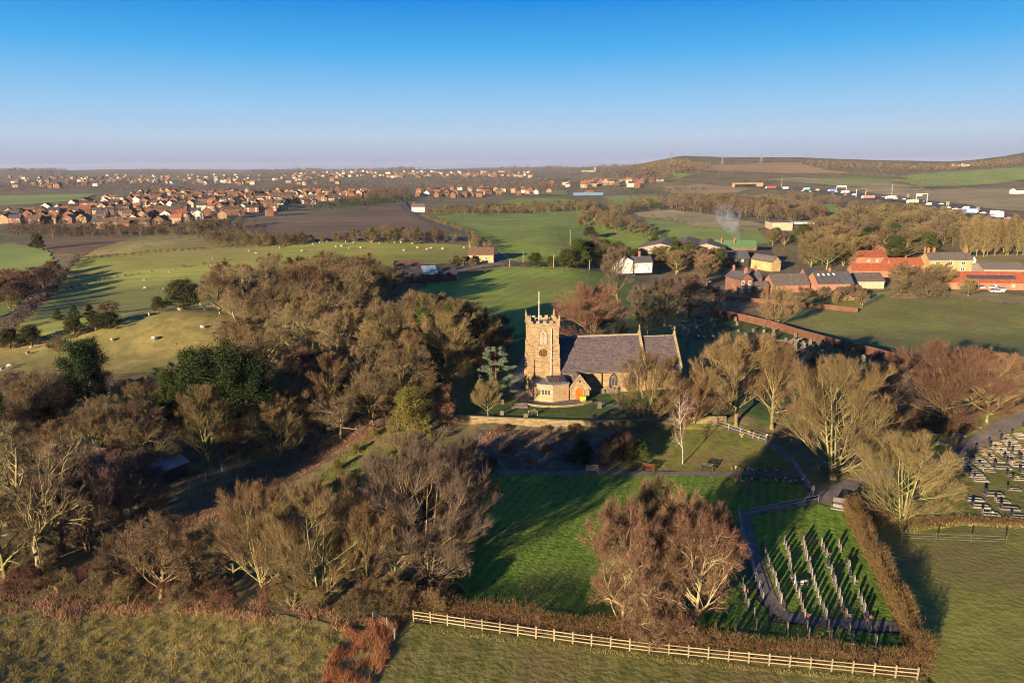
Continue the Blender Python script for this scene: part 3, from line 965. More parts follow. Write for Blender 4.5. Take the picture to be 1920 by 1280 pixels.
reg_bare('fan_red', B_OLIVE, T_RED, 13, seed=27, stems=4, limbs=32, spread=46, l2=0.40, k2=11, k3=8, k4=8, wig=0.07, up=0.045, lean=16, limb_t=(0.06, 0.9), twig=1.05, tw=0.0192, ang2=26, ang3=26, up2=0.16, up4=0.28, trunk_r=0.019)
# oaks: crooked
reg_bare('oak', B_PALE, T_PALE, 12, seed=31, stems=1, limbs=20, spread=58, l2=0.46, k2=11, k3=8, k4=7, wig=0.17, up=0.05, limb_t=(0.18, 0.95), twig=0.6, tw=0.0208, trunk_r=0.026, env=(0.52, 0.48, 0.54))
reg_bare('oak_brown', B_PALE, T_RUSSET, 12, seed=37, stems=1, limbs=28, spread=58, l2=0.46, k2=12, k3=8, k4=13, wig=0.16, up=0.045, limb_t=(0.06, 0.95), twig=0.65, tw=0.0192, trunk_r=0.022, env=(0.50, 0.53, 0.49))
# ordinary wood trees
reg_bare('wood_a', B_BROWN, T_BROWN, 12, seed=41, stems=2, limbs=26, spread=46, l2=0.42, k2=11, k3=8, k4=7, wig=0.09, up=0.05, lean=8, limb_t=(0.08, 0.93), twig=0.75, tw=0.0216, ang2=30, ang3=30)
reg_bare('wood_b', B_OLIVE, T_BROWN, 12, seed=43, stems=1, limbs=24, spread=50, l2=0.44, k2=12, k3=8, k4=8, wig=0.10, up=0.045, limb_t=(0.10, 0.93), twig=0.75, tw=0.0216, ang2=30, ang3=30)
reg_bare('wood_c', B_BROWN, T_PURPLE, 11, seed=47, stems=3, limbs=28, spread=44, l2=0.42, k2=11, k3=8, k4=7, wig=0.09, up=0.04, lean=12, limb_t=(0.05, 0.93), twig=0.75, tw=0.0216, ang2=30, ang3=30)
reg_bare('upright', B_OLIVE, T_OLIVE, 14, seed=53, stems=1, limbs=30, spread=34, l2=0.40, k2=9, k3=7, k4=6, wig=0.06, up=0.06, limb_t=(0.12, 0.95), twig=1.05, tw=0.0200, env=(0.27, 0.52, 0.51), ang2=24, ang3=25, up2=0.16, up4=0.3, trunk_r=0.02)
reg_bare('poplar', B_OLIVE, T_OLIVE, 18, seed=59, stems=1, limbs=46, spread=26, l2=0.42, k2=6, k3=5, k4=5, wig=0.06, up=0.08, limb_t=(0.10, 0.97), twig=0.9, tw=0.05, trunk_r=0.016, env=(0.16, 0.5, 0.53))
reg_bare('birch', B_BIRCH, T_BIRCH, 12, seed=61, stems=1, limbs=18, spread=48, l2=0.5, k2=7, k3=5, k4=5, wig=0.07, up=0.03, droop=0.06, limb_t=(0.2, 0.97), twig=0.55, tw=0.018, trunk_r=0.011, env=(0.24, 0.46, 0.56))
reg_bare('birch_full', B_BIRCH, T_BIRCH, 12, seed=67, stems=3, limbs=28, spread=42, l2=0.5, k2=10, k3=7, k4=8, wig=0.09, up=0.03, droop=0.10, lean=12, limb_t=(0.2, 0.95), twig=0.7, tw=0.024, trunk_r=0.013, env=(0.44, 0.48, 0.54), dark_limbs=True)
reg_bare('bush', B_BROWN, T_BROWN, 5, seed=71, stems=6, limbs=36, spread=46, l2=0.5, k2=8, k3=6, k4=8, wig=0.10, up=0.03, lean=26, limb_t=(0.05, 0.9), twig=0.42, tw=0.020, env=(0.62, 0.55, 0.45))
reg_bare('bush_red', B_BROWN, T_RED, 4, seed=73, stems=7, limbs=36, spread=46, l2=0.5, k2=8, k3=6, k4=8, wig=0.10, up=0.03, lean=30, limb_t=(0.05, 0.9), twig=0.36, tw=0.018, env=(0.70, 0.6, 0.40))
reg_bare('bush_olive', B_OLIVE, T_OLIVE, 5, seed=79, stems=6, limbs=36, spread=44, l2=0.5, k2=8, k3=6, k4=8, wig=0.09, up=0.04, lean=26, limb_t=(0.05, 0.9), twig=0.42, tw=0.020, env=(0.6, 0.55, 0.45))
# evergreens
reg_ever('pine', B_PINE, L_PINE, 15, seed=83, kind='pine', n=30000, size=0.22)
reg_ever('yew', B_PINE, L_YEW, 9, seed=89, kind='yew', n=24000, size=0.19)
reg_ever('holly', B_PINE, L_HOLLY, 7, seed=97, kind='yew', n=20000, size=0.17)
reg_ever('cedar', B_PINE, L_CEDAR, 9, seed=101, kind='cedar', n=22000, size=0.16)
reg_ever('spruce', B_PINE, L_YEW, 9, seed=103, kind='spruce', n=20000, size=0.17)
reg_ever('bronze', B_BROWN, L_BRONZE, 7, seed=107, kind='yew', n=22000, size=0.15)
reg_ever('gold', B_BROWN, L_GOLD, 8, seed=109, kind='yew', n=16000, size=0.18)

def tree(kind, px, base, top, width=None, name='tree', label='', cat='tree', group=None, rz=None, seed=None, at=None):
    """a tree standing where the photograph shows its foot, as high and wide as it shows"""
    mw, mt, H, Wd, _ = PROTO[kind]
    x, y, z = P(px, base) if at is None else at
    s = ppm(y)
    h = (base - top) / s / math.cos(PITCH * 0.6)
    w = ((0.96 if base > 1040 else 0.82) * width / s) if width else Wd * h / H
    rs = random.Random(int(px * 7 + base * 13) if seed is None else seed)
    e = empty(name, (x, y, z), rs.random() * 6.283 if rz is None else rz, (w / Wd, w / Wd, h / H))
    a = put('trunk', mw, e); b = put('crown', mt, e)
    if label:
        tag(e, label, cat, group)
    return e

# ------------------------------------------------------------------ the church
M_STONE = courses('sandstone_courses', [(0.180, 0.121, 0.061), (0.300, 0.215, 0.121)], (0.120, 0.085, 0.049), 0.62, 0.27, bump=0.5, big=0.8, bigamt=0.2)
M_ASHLAR = courses('dressed_sandstone', [(0.225, 0.164, 0.095), (0.281, 0.213, 0.126)], (0.151, 0.112, 0.067), 0.75, 0.32, bump=0.3, big=0.6, bigamt=0.2)
M_NEWSTONE = courses('smooth_cream_stone', [(0.243, 0.173, 0.098), (0.290, 0.211, 0.121)], (0.179, 0.125, 0.070), 0.6, 0.22, bump=0.25, big=0.7, bigamt=0.12)
M_TRIM = mat('weathered_stone_trim', [(0.140, 0.104, 0.060), (0.214, 0.158, 0.090), (0.246, 0.191, 0.114)], scale=1.5, bump=0.3, bscale=5, coord='obj')
M_SLATE = courses('church_slate', [(0.054, 0.044, 0.049), (0.096, 0.076, 0.081)], (0.032, 0.027, 0.030), 0.42, 0.20, axis='roof', bump=0.6, big=1.1, bigamt=0.22, rough=0.75)
M_LEAD = mat('lead_sheet', [(0.104, 0.108, 0.120), (0.160, 0.164, 0.176)], scale=1.2, rough=0.6, coord='obj')
M_LOUVRE = mat('belfry_louvre', [(0.272, 0.208, 0.160), (0.336, 0.264, 0.200)], scale=2.0, coord='obj')
M_GLASS = mat('leaded_glass', [(0.030, 0.030, 0.036), (0.055, 0.052, 0.058)], scale=6.0, rough=0.25, coord='obj', spec=0.5)
M_ORANGE = mat('orange_door_paint', [(0.496, 0.080, 0.010), (0.560, 0.104, 0.014)], scale=3.0, rough=0.5, coord='obj')
M_DARK = mat('dark_iron', [(0.030, 0.026, 0.022), (0.050, 0.042, 0.034)], scale=4, rough=0.6, coord='obj')
M_CLOCK = mat('clock_dial', [(0.050, 0.030, 0.016), (0.075, 0.045, 0.022)], scale=4, rough=0.5, coord='obj')
M_GILT = mat('gilt', [(0.42, 0.28, 0.07), (0.5, 0.34, 0.09)], scale=5, rough=0.4, coord='obj')
M_WHITE = mat('white_paint', [(0.496, 0.480, 0.448), (0.576, 0.560, 0.528)], scale=2, rough=0.5, coord='obj')
M_GREYP = mat('grey_paint', [(0.288, 0.288, 0.280), (0.352, 0.352, 0.336)], scale=2, rough=0.5, coord='obj')
M_SOLAR = mat('dark_glazing', [(0.035, 0.030, 0.034), (0.055, 0.046, 0.050)], scale=2, rough=0.25, coord='obj', spec=0.5)
M_LICHEN = mat('lichen_ridge', [(0.123, 0.103, 0.079), (0.202, 0.169, 0.126), (0.246, 0.218, 0.169)], scale=2.5, bump=0.3, coord='obj')

def arch_pts(w, h, cx=0.0, z0=0.0, n=7, point=True):
    """outline of a pointed window: foot left, foot right, then up and over"""
    hs = h - w * (0.86 if point else 0.5)
    pts = [(cx - w / 2, z0), (cx + w / 2, z0), (cx + w / 2, z0 + hs)]
    if point:
        for i in range(1, n + 1):
            a = math.radians(60) * i / n
            pts.append((cx - w / 2 + w * math.cos(a), z0 + hs + w * math.sin(a)))
        for i in range(n - 1, -1, -1):
            a = math.radians(60) * i / n
            pts.append((cx + w / 2 - w * math.cos(a), z0 + hs + w * math.sin(a)))
    else:
        for i in range(1, n + 1):
            a = math.pi * i / n
            pts.append((cx + w / 2 * math.cos(a), z0 + hs + w / 2 * math.sin(a)))
    return pts

def ring(outer, inner, axis, a, b, mb=None):
    """frame between two outlines with the same number of points"""
    mb = mb or MB()
    n = len(outer)
    f = (lambda p, c: (c, p[0], p[1])) if axis == 'x' else (lambda p, c: (p[0], c, p[1]))
    k = len(mb.v)
    for pl, c in ((outer, a), (inner, a), (outer, b), (inner, b)):
        mb.v += [f(p, c) for p in pl]
    for i in range(n):
        j = (i + 1) % n
        mb.f += [(k + i, k + j, k + n + j, k + n + i), (k + 2 * n + i, k + 3 * n + i, k + 3 * n + j, k + 2 * n + j),
                 (k + i, k + 2 * n + i, k + 2 * n + j, k + j), (k + n + i, k + n + j, k + 3 * n + j, k + 3 * n + i)]
    return mb

def gothic_window(parent, axis, plane, side, cx, z0, w, h, glass=M_GLASS, lights=3, name='window'):
    """pointed window: glass a little proud of the wall, with surround, mullions and tracery as sub-parts; side = outward sign"""
    g = MB().slab(arch_pts(w, h, cx, z0), axis, plane - side * 0.10, plane + side * 0.015).build(name, glass, parent)
    out = arch_pts(w + 0.34, h + 0.24, cx, z0 - 0.10)
    ring(out, arch_pts(w, h, cx, z0), axis, plane - side * 0.05, plane + side * 0.09).build('surround', M_TRIM, g)
    m = MB()
    f = (lambda u, c, z: (c, u, z)) if axis == 'x' else (lambda u, c, z: (u, c, z))
    hs = h - w * 0.86
    for i in range(1, lights):
        u = cx - w / 2 + w * i / lights
        top = z0 + hs + w * 0.42
        m.bar(f(u, plane + side * 0.045, z0), f(u, plane + side * 0.045, top), 0.085)
    # two crossing ribs in the head
    for sgn in (-1, 1):
        pts = []
        for q in range(6):
            a_ = math.radians(62) * q / 5
            pts.append(f(cx + sgn * (w * 0.5 - w * 0.5 * math.cos(a_)) - sgn * w * 0.17, plane + side * 0.045, z0 + hs + w * 0.62 * math.sin(a_)))
        for p, q in zip(pts[:-1], pts[1:]):
            m.bar(p, q, 0.075)
    m.build('tracery', M_TRIM, g)
    s = MB()
    lo, hi = sorted((plane - side * 0.05, plane + side * 0.16))
    if axis == 'x':
        s.box(lo, hi, cx - w / 2 - 0.2, cx + w / 2 + 0.2, z0 - 0.24, z0 - 0.10)
    else:
        s.box(cx - w / 2 - 0.2, cx + w / 2 + 0.2, lo, hi, z0 - 0.24, z0 - 0.10)
    s.build('sill', M_TRIM, g)
    return g

CH_A = R(7.0)
_cx, _cy, _ = P(994, 742)
CH_Z = tz(_cx, _cy + 4) - 0.05
church = empty('church', (_cx, _cy, CH_Z), CH_A)
tag(church, 'sandstone parish church with battlemented west tower and long slate roof', 'church')

def church_pt(u, v, z=0.0):
    return (_cx + u * math.cos(CH_A) - v * math.sin(CH_A), _cy + u * math.sin(CH_A) + v * math.cos(CH_A), CH_Z + z)

TW, TH = 4.9, 12.0               # tower width, height to the parapet string
NV, NL, CL = 9.2, 15.3, 6.5       # nave depth, nave length, chancel length
EAVE, RIDGE = 3.95, 9.1
# --- tower
tower = MB().box(0, TW, 0, TW, -0.6, TH).build('tower', M_STONE, church)
plinth = MB()
plinth.box(-0.22, TW + 0.02, -0.22, TW + 0.22, -0.6, 0.9)
plinth.build('plinth', M_ASHLAR, tower)
for z, d in ((5.55, 0.10), (6.5, 0.14), (8.7, 0.14), (TH - 0.06, 0.20)):
    MB().box(-d, TW + d, -d, TW + d, z, z + 0.20).build('string_course', M_TRIM, tower)
for bx, by in ((-0.30, -0.30), (TW - 0.50, -0.30), (-0.30, TW - 0.50)):
    b = MB()
    for i, (z0, z1, s) in enumerate(((-0.6, 4.2, 0.0), (4.2, 6.5, 0.10), (6.5, 8.9, 0.2))):
        if bx < 0:
            b.box(bx + s, 0.62, by + s if by < 0 else by, 0.62 if by < 0 else TW + 0.30 - s, z0, z1)
        else:
            b.box(bx, TW + 0.30 - s, by + s, 0.3, z0, z1)
    b.build('buttress', M_STONE, tower)
# parapet with merlons
PB = TH + 0.14
par = MB()
for x0, x1, y0, y1 in ((-0.1, TW + 0.1, -0.1, 0.22), (-0.1, TW + 0.1, TW - 0.22, TW + 0.1), (-0.1, 0.22, 0.222, TW - 0.222), (TW - 0.22, TW + 0.1, 0.222, TW - 0.222)):
    par.box(x0, x1, y0, y1, PB, PB + 0.48)
par.build('parapet', M_STONE, tower)
nm = 5
stepm = (TW + 0.2) / (2 * nm - 1)
for side in range(4):
    for i in range(nm):
        a0 = -0.1 + stepm * 2 * i
        if side in (2, 3) and i in (0, nm - 1):
            continue
        q = MB()
        if side == 0: q.box(a0, a0 + stepm, -0.102, 0.222, PB + 0.482, PB + 0.86)
        elif side == 1: q.box(a0, a0 + stepm, TW - 0.222, TW + 0.102, PB + 0.482, PB + 0.86)
        elif side == 2: q.box(-0.102, 0.222, a0, a0 + stepm, PB + 0.482, PB + 0.86)
        else: q.box(TW - 0.222, TW + 0.102, a0, a0 + stepm, PB + 0.482, PB + 0.86)
        q.build('merlon', M_ASHLAR, tower)
MB().box(0.2, TW - 0.2, 0.2, TW - 0.2, TH + 0.02, TH + 0.22).build('tower_roof', M_LEAD, tower)
for px_, py_ in ((0, 0), (TW, 0), (0, TW), (TW, TW)):
    q = MB()
    q.box(px_ - 0.13, px_ + 0.13, py_ - 0.13, py_ + 0.13, PB + 0.863, PB + 1.15)
    k = len(q.v)
    q.v += [(px_ - 0.16, py_ - 0.16, PB + 1.152), (px_ + 0.16, py_ - 0.16, PB + 1.152), (px_ + 0.16, py_ + 0.16, PB + 1.152), (px_ - 0.16, py_ + 0.16, PB + 1.152), (px_, py_, PB + 2.1)]
    q.f += [(k, k + 1, k + 4), (k + 1, k + 2, k + 4), (k + 2, k + 3, k + 4), (k + 3, k, k + 4), (k + 3, k + 2, k + 1, k)]
    q.build('pinnacle', M_TRIM, tower)
fp = MB().tube([(1.9, 2.5, TH + 0.2), (1.9, 2.5, TH + 3.5), (1.9, 2.5, TH + 5.6)], [0.075, 0.062, 0.045], 8).build('flagpole', M_WHITE, tower)
# belfry windows: front and left faces
gothic_window(tower, 'y', 0.0, -1, 2.15, 9.1, 1.25, 2.35, M_LOUVRE, 2, 'belfry_window')
gothic_window(tower, 'x', 0.0, -1, 2.55, 9.1, 1.25, 2.35, M_LOUVRE, 2, 'belfry_window')
gothic_window(tower, 'x', 0.0, -1, 2.55, 2.2, 1.5, 2.7, M_GLASS, 3, 'west_window')
# clock: disc, hands, gilt ticks
def disc(mb, cx, z, r, y0, y1, n=28):
    return mb.slab([(cx + r * math.cos(6.28318 * i / n), z + r * math.sin(6.28318 * i / n)) for i in range(n)], 'y', y0, y1)
ck = disc(MB(), 2.15, 7.55, 0.62, -0.09, 0.0).build('clock', M_CLOCK, tower)
rimo = [(2.15 + 0.68 * math.cos(6.28318 * i / 28), 7.55 + 0.68 * math.sin(6.28318 * i / 28)) for i in range(28)]
rimi = [(2.15 + 0.58 * math.cos(6.28318 * i / 28), 7.55 + 0.58 * math.sin(6.28318 * i / 28)) for i in range(28)]
ring(rimo, rimi, 'y', -0.13, -0.003).build('rim', M_DARK, ck)
for i in range(12):
    a_ = math.pi * i / 6
    MB().bar((2.15 + 0.42 * math.sin(a_), -0.105, 7.55 + 0.42 * math.cos(a_)), (2.15 + 0.56 * math.sin(a_), -0.105, 7.55 + 0.56 * math.cos(a_)), 0.06, 0.02).build('hour_mark', M_GILT, ck)
for ang, ln, wd in ((R(122), 0.34, 0.07), (R(355), 0.5, 0.05)):
    MB().bar((2.15, -0.115, 7.55), (2.15 + ln * math.sin(ang), -0.115, 7.55 + ln * math.cos(ang)), wd, 0.02).build('hand', M_GILT, ck)
disc(MB(), 2.15, 6.62, 0.15, -0.05, 0.0, 12).build('clock_boss', M_CLOCK, tower)
MB().bar((3.55, -0.16, 3.0), (3.55, -0.16, 11.7), 0.16, 0.16).build('downpipe', M_GREYP, tower)
# --- nave and chancel
N0, N1, C1 = TW - 0.0, TW + NL, TW + NL + CL
nave = MB()
nave.slab([(0.05, -0.6), (NV, -0.6), (NV, EAVE), (NV / 2 + 0.025, RIDGE - 0.15), (0.05, EAVE)], 'x', N0 + 0.003, N1)
nave.build('nave_wall', M_STONE, church)
chn = MB().slab([(0.35, -0.6), (NV - 0.35, -0.6), (NV - 0.35, EAVE - 0.05), (NV / 2, RIDGE - 0.62), (0.35, EAVE - 0.05)], 'x', N1 + 0.003, C1)
chn.build('chancel_wall', M_STONE, church)

def roof_half(x0, x1, y_e, z_e, y_r, z_r, name, parent, th=0.14, over=0.28):
    dy, dz = y_r - y_e, z_r - z_e
    l = math.hypot(dy, dz)
    ny_, nz_ = -dz / l * math.copysign(1, dy), abs(dy) / l
    ye, ze = y_e - dy / l * over, z_e - dz / l * over
    return MB().slab([(ye, ze), (y_r, z_r), (y_r + ny_ * th, z_r + nz_ * th), (ye + ny_ * th, ze + nz_ * th)], 'x', x0, x1).build(name, M_SLATE, parent)

nr = roof_half(N0 + 0.004, N1 - 0.18, 0.05, EAVE + 0.02, NV / 2 + 0.02, RIDGE - 0.12, 'nave_roof', church)
roof_half(N0 + 0.004, N1 - 0.18, NV, EAVE + 0.02, NV / 2 + 0.03, RIDGE - 0.12, 'north_nave_roof', church)
cr = roof_half(N1 + 0.27, C1 - 0.22, 0.35, EAVE - 0.03, NV / 2 - 0.005, RIDGE - 0.58, 'chancel_roof', church)
roof_half(N1 + 0.27, C1 - 0.22, NV - 0.35, EAVE - 0.03, NV / 2 + 0.005, RIDGE - 0.58, 'north_chancel_roof', church)
for i in range(26):
    x0 = N0 + 0.02 + i * (NL - 0.24) / 26
    MB().slab([(NV / 2 - 0.2, RIDGE - 0.14), (NV / 2 + 0.025, RIDGE + 0.12), (NV / 2 + 0.25, RIDGE - 0.14)], 'x', x0, x0 + (NL - 0.24) / 26 - 0.02).build('ridge_tile', M_LICHEN, nr)
for i in range(11):
    x0 = N1 + 0.30 + i * (CL - 0.56) / 11
    MB().slab([(NV / 2 - 0.2, RIDGE - 0.60), (NV / 2, RIDGE - 0.35), (NV / 2 + 0.2, RIDGE - 0.60)], 'x', x0, x0 + (CL - 0.56) / 11 - 0.02).build('ridge_tile', M_LICHEN, cr)
# gable copings with crosses
def coping(x0, x1, ye0, ye1, ze, zr, up, name):
    m = MB()
    for a_, b_ in (((ye0, ze), ((ye0 + ye1) / 2, zr)), ((ye1, ze), ((ye0 + ye1) / 2, zr))):
        m.slab([(a_[0], a_[1]), (b_[0], b_[1]), (b_[0], b_[1] + up), (a_[0], a_[1] + up)], 'x', x0, x1)
    m.build(name, M_TRIM, church)
coping(N1 - 0.20, N1 + 0.20, -0.12, NV + 0.12, EAVE - 0.15, RIDGE + 0.12, 0.42, 'nave_coping')
coping(C1 - 0.24, C1 + 0.12, 0.20, NV - 0.20, EAVE - 0.2, RIDGE - 0.35, 0.42, 'chancel_coping')
for x, z in ((N1, RIDGE + 0.5), (C1 - 0.06, RIDGE + 0.02)):
    m = MB()
    m.box(x - 0.16, x + 0.16, NV / 2 - 0.16, NV / 2 + 0.16, z - 0.1, z + 0.28)
    m.bar((x, NV / 2, z + 0.28), (x, NV / 2, z + 1.15), 0.14)
    m.bar((x, NV / 2 - 0.33, z + 0.82), (x, NV / 2 + 0.33, z + 0.82), 0.13)
    m.build('gable_cross', M_TRIM, church)
MB().slab([(0.05, EAVE - 0.02), (0.05, EAVE + 0.3), (-0.5, EAVE - 0.2), (-0.5, EAVE - 0.34)], 'x', TW + 0.05, TW + 0.22).build('tower_kneeler', M_TRIM, church)
# gutter, downpipes, plinth course
MB().box(N0 + 0.2, N1 - 0.25, -0.36, -0.22, EAVE - 0.36, EAVE - 0.24).build('gutter', M_DARK, church)
MB().box(N1 + 0.3, C1 - 0.25, -0.06, 0.08, EAVE - 0.40, EAVE - 0.28).build('gutter', M_DARK, church)
for x in (N0 + 7.5, N0 + 14.0):
    MB().bar((x, -0.10, 0.0), (x, -0.10, EAVE - 0.3), 0.13).build('downpipe', M_DARK, church)
MB().box(N0 + 0.3, N1, -0.12, 0.048, -0.6, 1.0).build('plinth', M_STONE, church)
MB().box(N1 + 0.004, C1, 0.24, 0.348, -0.6, 1.0).build('plinth', M_STONE, church)
for x in (4.05, 9.6, 13.0):
    gothic_window(church, 'y', 0.05, -1, N0 + x, 1.25, 1.55, 2.3, M_GLASS, 3)
gothic_window(church, 'y', 0.35, -1, N1 + 2.4, 1.35, 1.1, 2.1, M_GLASS, 2)
gothic_window(church, 'x', C1, 1, NV / 2, 1.6, 2.6, 4.2, M_GLASS, 4, 'east_window')
# --- porch with the orange door
PX0, PX1, PF = 6.25, 9.55, -3.1
pm = (PX0 + PX1) / 2
porch = MB().slab([(PX0, -0.6), (PX1, -0.6), (PX1, 1.9), (pm, 4.0), (PX0, 1.9)], 'y', PF, 0.0).build('porch', M_STONE, church)
for sgn, xe in ((-1, PX0), (1, PX1)):
    m = MB()
    l = math.hypot(xe - pm, 2.1)
    nx_, nz_ = sgn * 2.1 / l, abs(xe - pm) / l
    ex, ez = xe + sgn * 0.22, 1.9 - 0.22 * 2.1 / abs(xe - pm)
    m.slab([(ex, ez), (pm, 4.004), (pm + nx_ * 0.12, 4.004 + nz_ * 0.12), (ex + nx_ * 0.12, ez + nz_ * 0.12)], 'y', PF + 0.28, 0.04)
    m.build('porch_roof', M_SLATE, porch)
    c = MB()
    c.slab([(ex + sgn * 0.05, ez - 0.05), (pm, 4.05), (pm, 4.42), (ex + sgn * 0.05, ez + 0.32)], 'y', PF - 0.08, PF + 0.27)
    c.build('porch_coping', M_TRIM, porch)
door = MB().slab(arch_pts(1.22, 2.35, pm - 0.05, 0.0), 'y', PF - 0.02, PF + 0.05).build('door', M_ORANGE, porch)
for i in range(1, 5):
    x = pm - 0.05 - 0.61 + 1.22 * i / 5
    MB().bar((x, PF - 0.025, 0.05), (x, PF - 0.025, 1.55), 0.02).build('door_board', M_ORANGE, door)
ring(arch_pts(1.75, 2.7, pm - 0.05, -0.05), arch_pts(1.22, 2.35, pm - 0.05, -0.05), 'y', PF - 0.10, PF + 0.02).build('door_surround', M_TRIM, porch)
MB().slab(arch_pts(0.3, 0.55, pm, 2.95, 4), 'y', PF - 0.03, PF + 0.02).build('niche', M_GLASS, porch)
# --- the low annexe in front of the tower
AH = 2.95
plan = [(0.35, 0.0), (0.35, -2.5), (1.3, -3.35), (3.15, -4.1), (6.0, -3.35), (6.0, 0.0)]
annex = MB().prism(plan, -0.6, AH).build('annexe', M_NEWSTONE, church)
ctr = (3.1, -1.8)
big_ = [(ctr[0] + (x - ctr[0]) * 1.05, ctr[1] + (y - ctr[1]) * 1.05 if y < -0.1 else -0.16) for x, y in plan]
MB().prism(big_, AH + 0.003, AH + 0.20).build('annexe_roof', M_LEAD, annex)
for i in range(6):
    x0 = 2.6 + i * 0.52
    m = MB()
    m.slab([(-0.9, AH + 0.75), (-3.1, AH + 0.25), (-3.1, AH + 0.33), (-0.9, AH + 0.83)], 'x', x0, x0 + 0.40)
    m.build('glazing_panel', M_SOLAR, annex)
MB().slab([(-0.9, AH + 0.21), (-3.1, AH + 0.21), (-3.1, AH + 0.24), (-0.9, AH + 0.74)], 'x', 2.5, 5.75).build('lantern', M_LEAD, annex)
def on_wall(a_, b_, t, z0, z1, w, name, m, proud=0.03):
    """a small window set into the annexe wall between plan corners a and b"""
    dx, dy = b_[0] - a_[0], b_[1] - a_[1]
    L = math.hypot(dx, dy); dx /= L; dy /= L
    cx, cy = a_[0] + dx * t * L, a_[1] + dy * t * L
    nx_, ny_ = dy, -dx
    m_ = MB()
    p = [(cx - dx * w / 2 + nx_ * -0.05, cy - dy * w / 2 + ny_ * -0.05), (cx + dx * w / 2 + nx_ * -0.05, cy + dy * w / 2 + ny_ * -0.05),
         (cx + dx * w / 2 + nx_ * proud, cy + dy * w / 2 + ny_ * proud), (cx - dx * w / 2 + nx_ * proud, cy - dy * w / 2 + ny_ * proud)]
    return m_.prism(p, z0, z1).build(name, m, annex)
for t in (0.18, 0.43, 0.68):
    on_wall(plan[2], plan[3], t, 1.35, 2.15, 0.36, 'small_window', M_GLASS)
on_wall(plan[2], plan[3], 0.92, 1.7, 1.95, 0.2, 'vent', M_GREYP)
on_wall(plan[3], plan[4], 0.75, 0.95, 1.95, 0.22, 'slit_window', M_ORANGE)

# ------------------------------------------------------------------ walls, fences, graves and small things near the church
RND = random.Random(11)
M_RETAIN = courses('churchyard_wall_stone', [(0.120, 0.092, 0.044), (0.200, 0.152, 0.080)], (0.072, 0.056, 0.032), 0.45, 0.20, bump=0.6, big=0.9, bigamt=0.35)
M_COPE = mat('mossy_coping', [(0.128, 0.112, 0.048), (0.192, 0.160, 0.088), (0.232, 0.208, 0.136)], scale=1.3, bump=0.4, coord='obj')
M_BRICK = courses('red_brick', [(0.082, 0.033, 0.020), (0.114, 0.051, 0.031)], (0.073, 0.055, 0.046), 0.24, 0.085, bump=0.25, big=0.5, bigamt=0.28)
M_BRICKC = mat('brick_coping', [(0.108, 0.050, 0.032), (0.148, 0.079, 0.052)], scale=1.5, coord='obj')
M_FENCE = mat('weathered_rail', [(0.148, 0.116, 0.066), (0.197, 0.157, 0.093), (0.226, 0.182, 0.113)], scale=3.0, coord='obj', rand=0.3, stretch=(1, 1, 6))
M_GALV = mat('galvanised_steel', [(0.224, 0.230, 0.235), (0.291, 0.291, 0.291)], scale=3, rough=0.5, metal=0.3, coord='obj')
M_GREENP = mat('green_stake', [(0.030, 0.050, 0.025), (0.045, 0.070, 0.035)], scale=3, coord='obj')
M_GRANITE = mat('grey_headstone', [(0.089, 0.089, 0.089), (0.143, 0.138, 0.130), (0.187, 0.179, 0.161)], scale=2.5, rough=0.7, coord='obj', rand=0.4)
M_BLACKG = mat('black_granite', [(0.020, 0.020, 0.024), (0.04, 0.04, 0.045)], scale=5, rough=0.3, coord='obj', spec=0.5)
M_OLDST = mat('old_headstone', [(0.069, 0.056, 0.039), (0.112, 0.095, 0.069), (0.156, 0.138, 0.108)], scale=1.6, coord='obj', rand=0.22, bump=0.2)
M_KERB = mat('grave_kerb', [(0.097, 0.088, 0.073), (0.139, 0.128, 0.107), (0.160, 0.149, 0.128)], scale=2.0, coord='obj', rand=0.42)
M_CHIP = mat('grave_chippings', [(0.043, 0.037, 0.028), (0.095, 0.086, 0.071), (0.130, 0.121, 0.104)], scale=9, coord='obj', rand=0.35)
M_OAKB = mat('bench_oak', [(0.192, 0.154, 0.102), (0.256, 0.211, 0.147)], scale=4, coord='obj')
M_REDB = mat('bench_red_stain', [(0.060, 0.017, 0.011), (0.084, 0.024, 0.014)], scale=4, coord='obj')
M_BLKB = mat('bench_dark_stain', [(0.032, 0.026, 0.024), (0.05, 0.04, 0.036)], scale=4, coord='obj')
FLOWER_MATS = [mat('petal_' + n, [c, tuple(min(1, q * 1.2) for q in c)], scale=8, coord='obj', rough=0.7) for n, c in
               (('red', (0.50, 0.03, 0.03)), ('yellow', (0.60, 0.42, 0.03)), ('white', (0.65, 0.63, 0.60)), ('pink', (0.60, 0.10, 0.30)), ('orange', (0.62, 0.20, 0.04)), ('blue', (0.10, 0.16, 0.45)))]

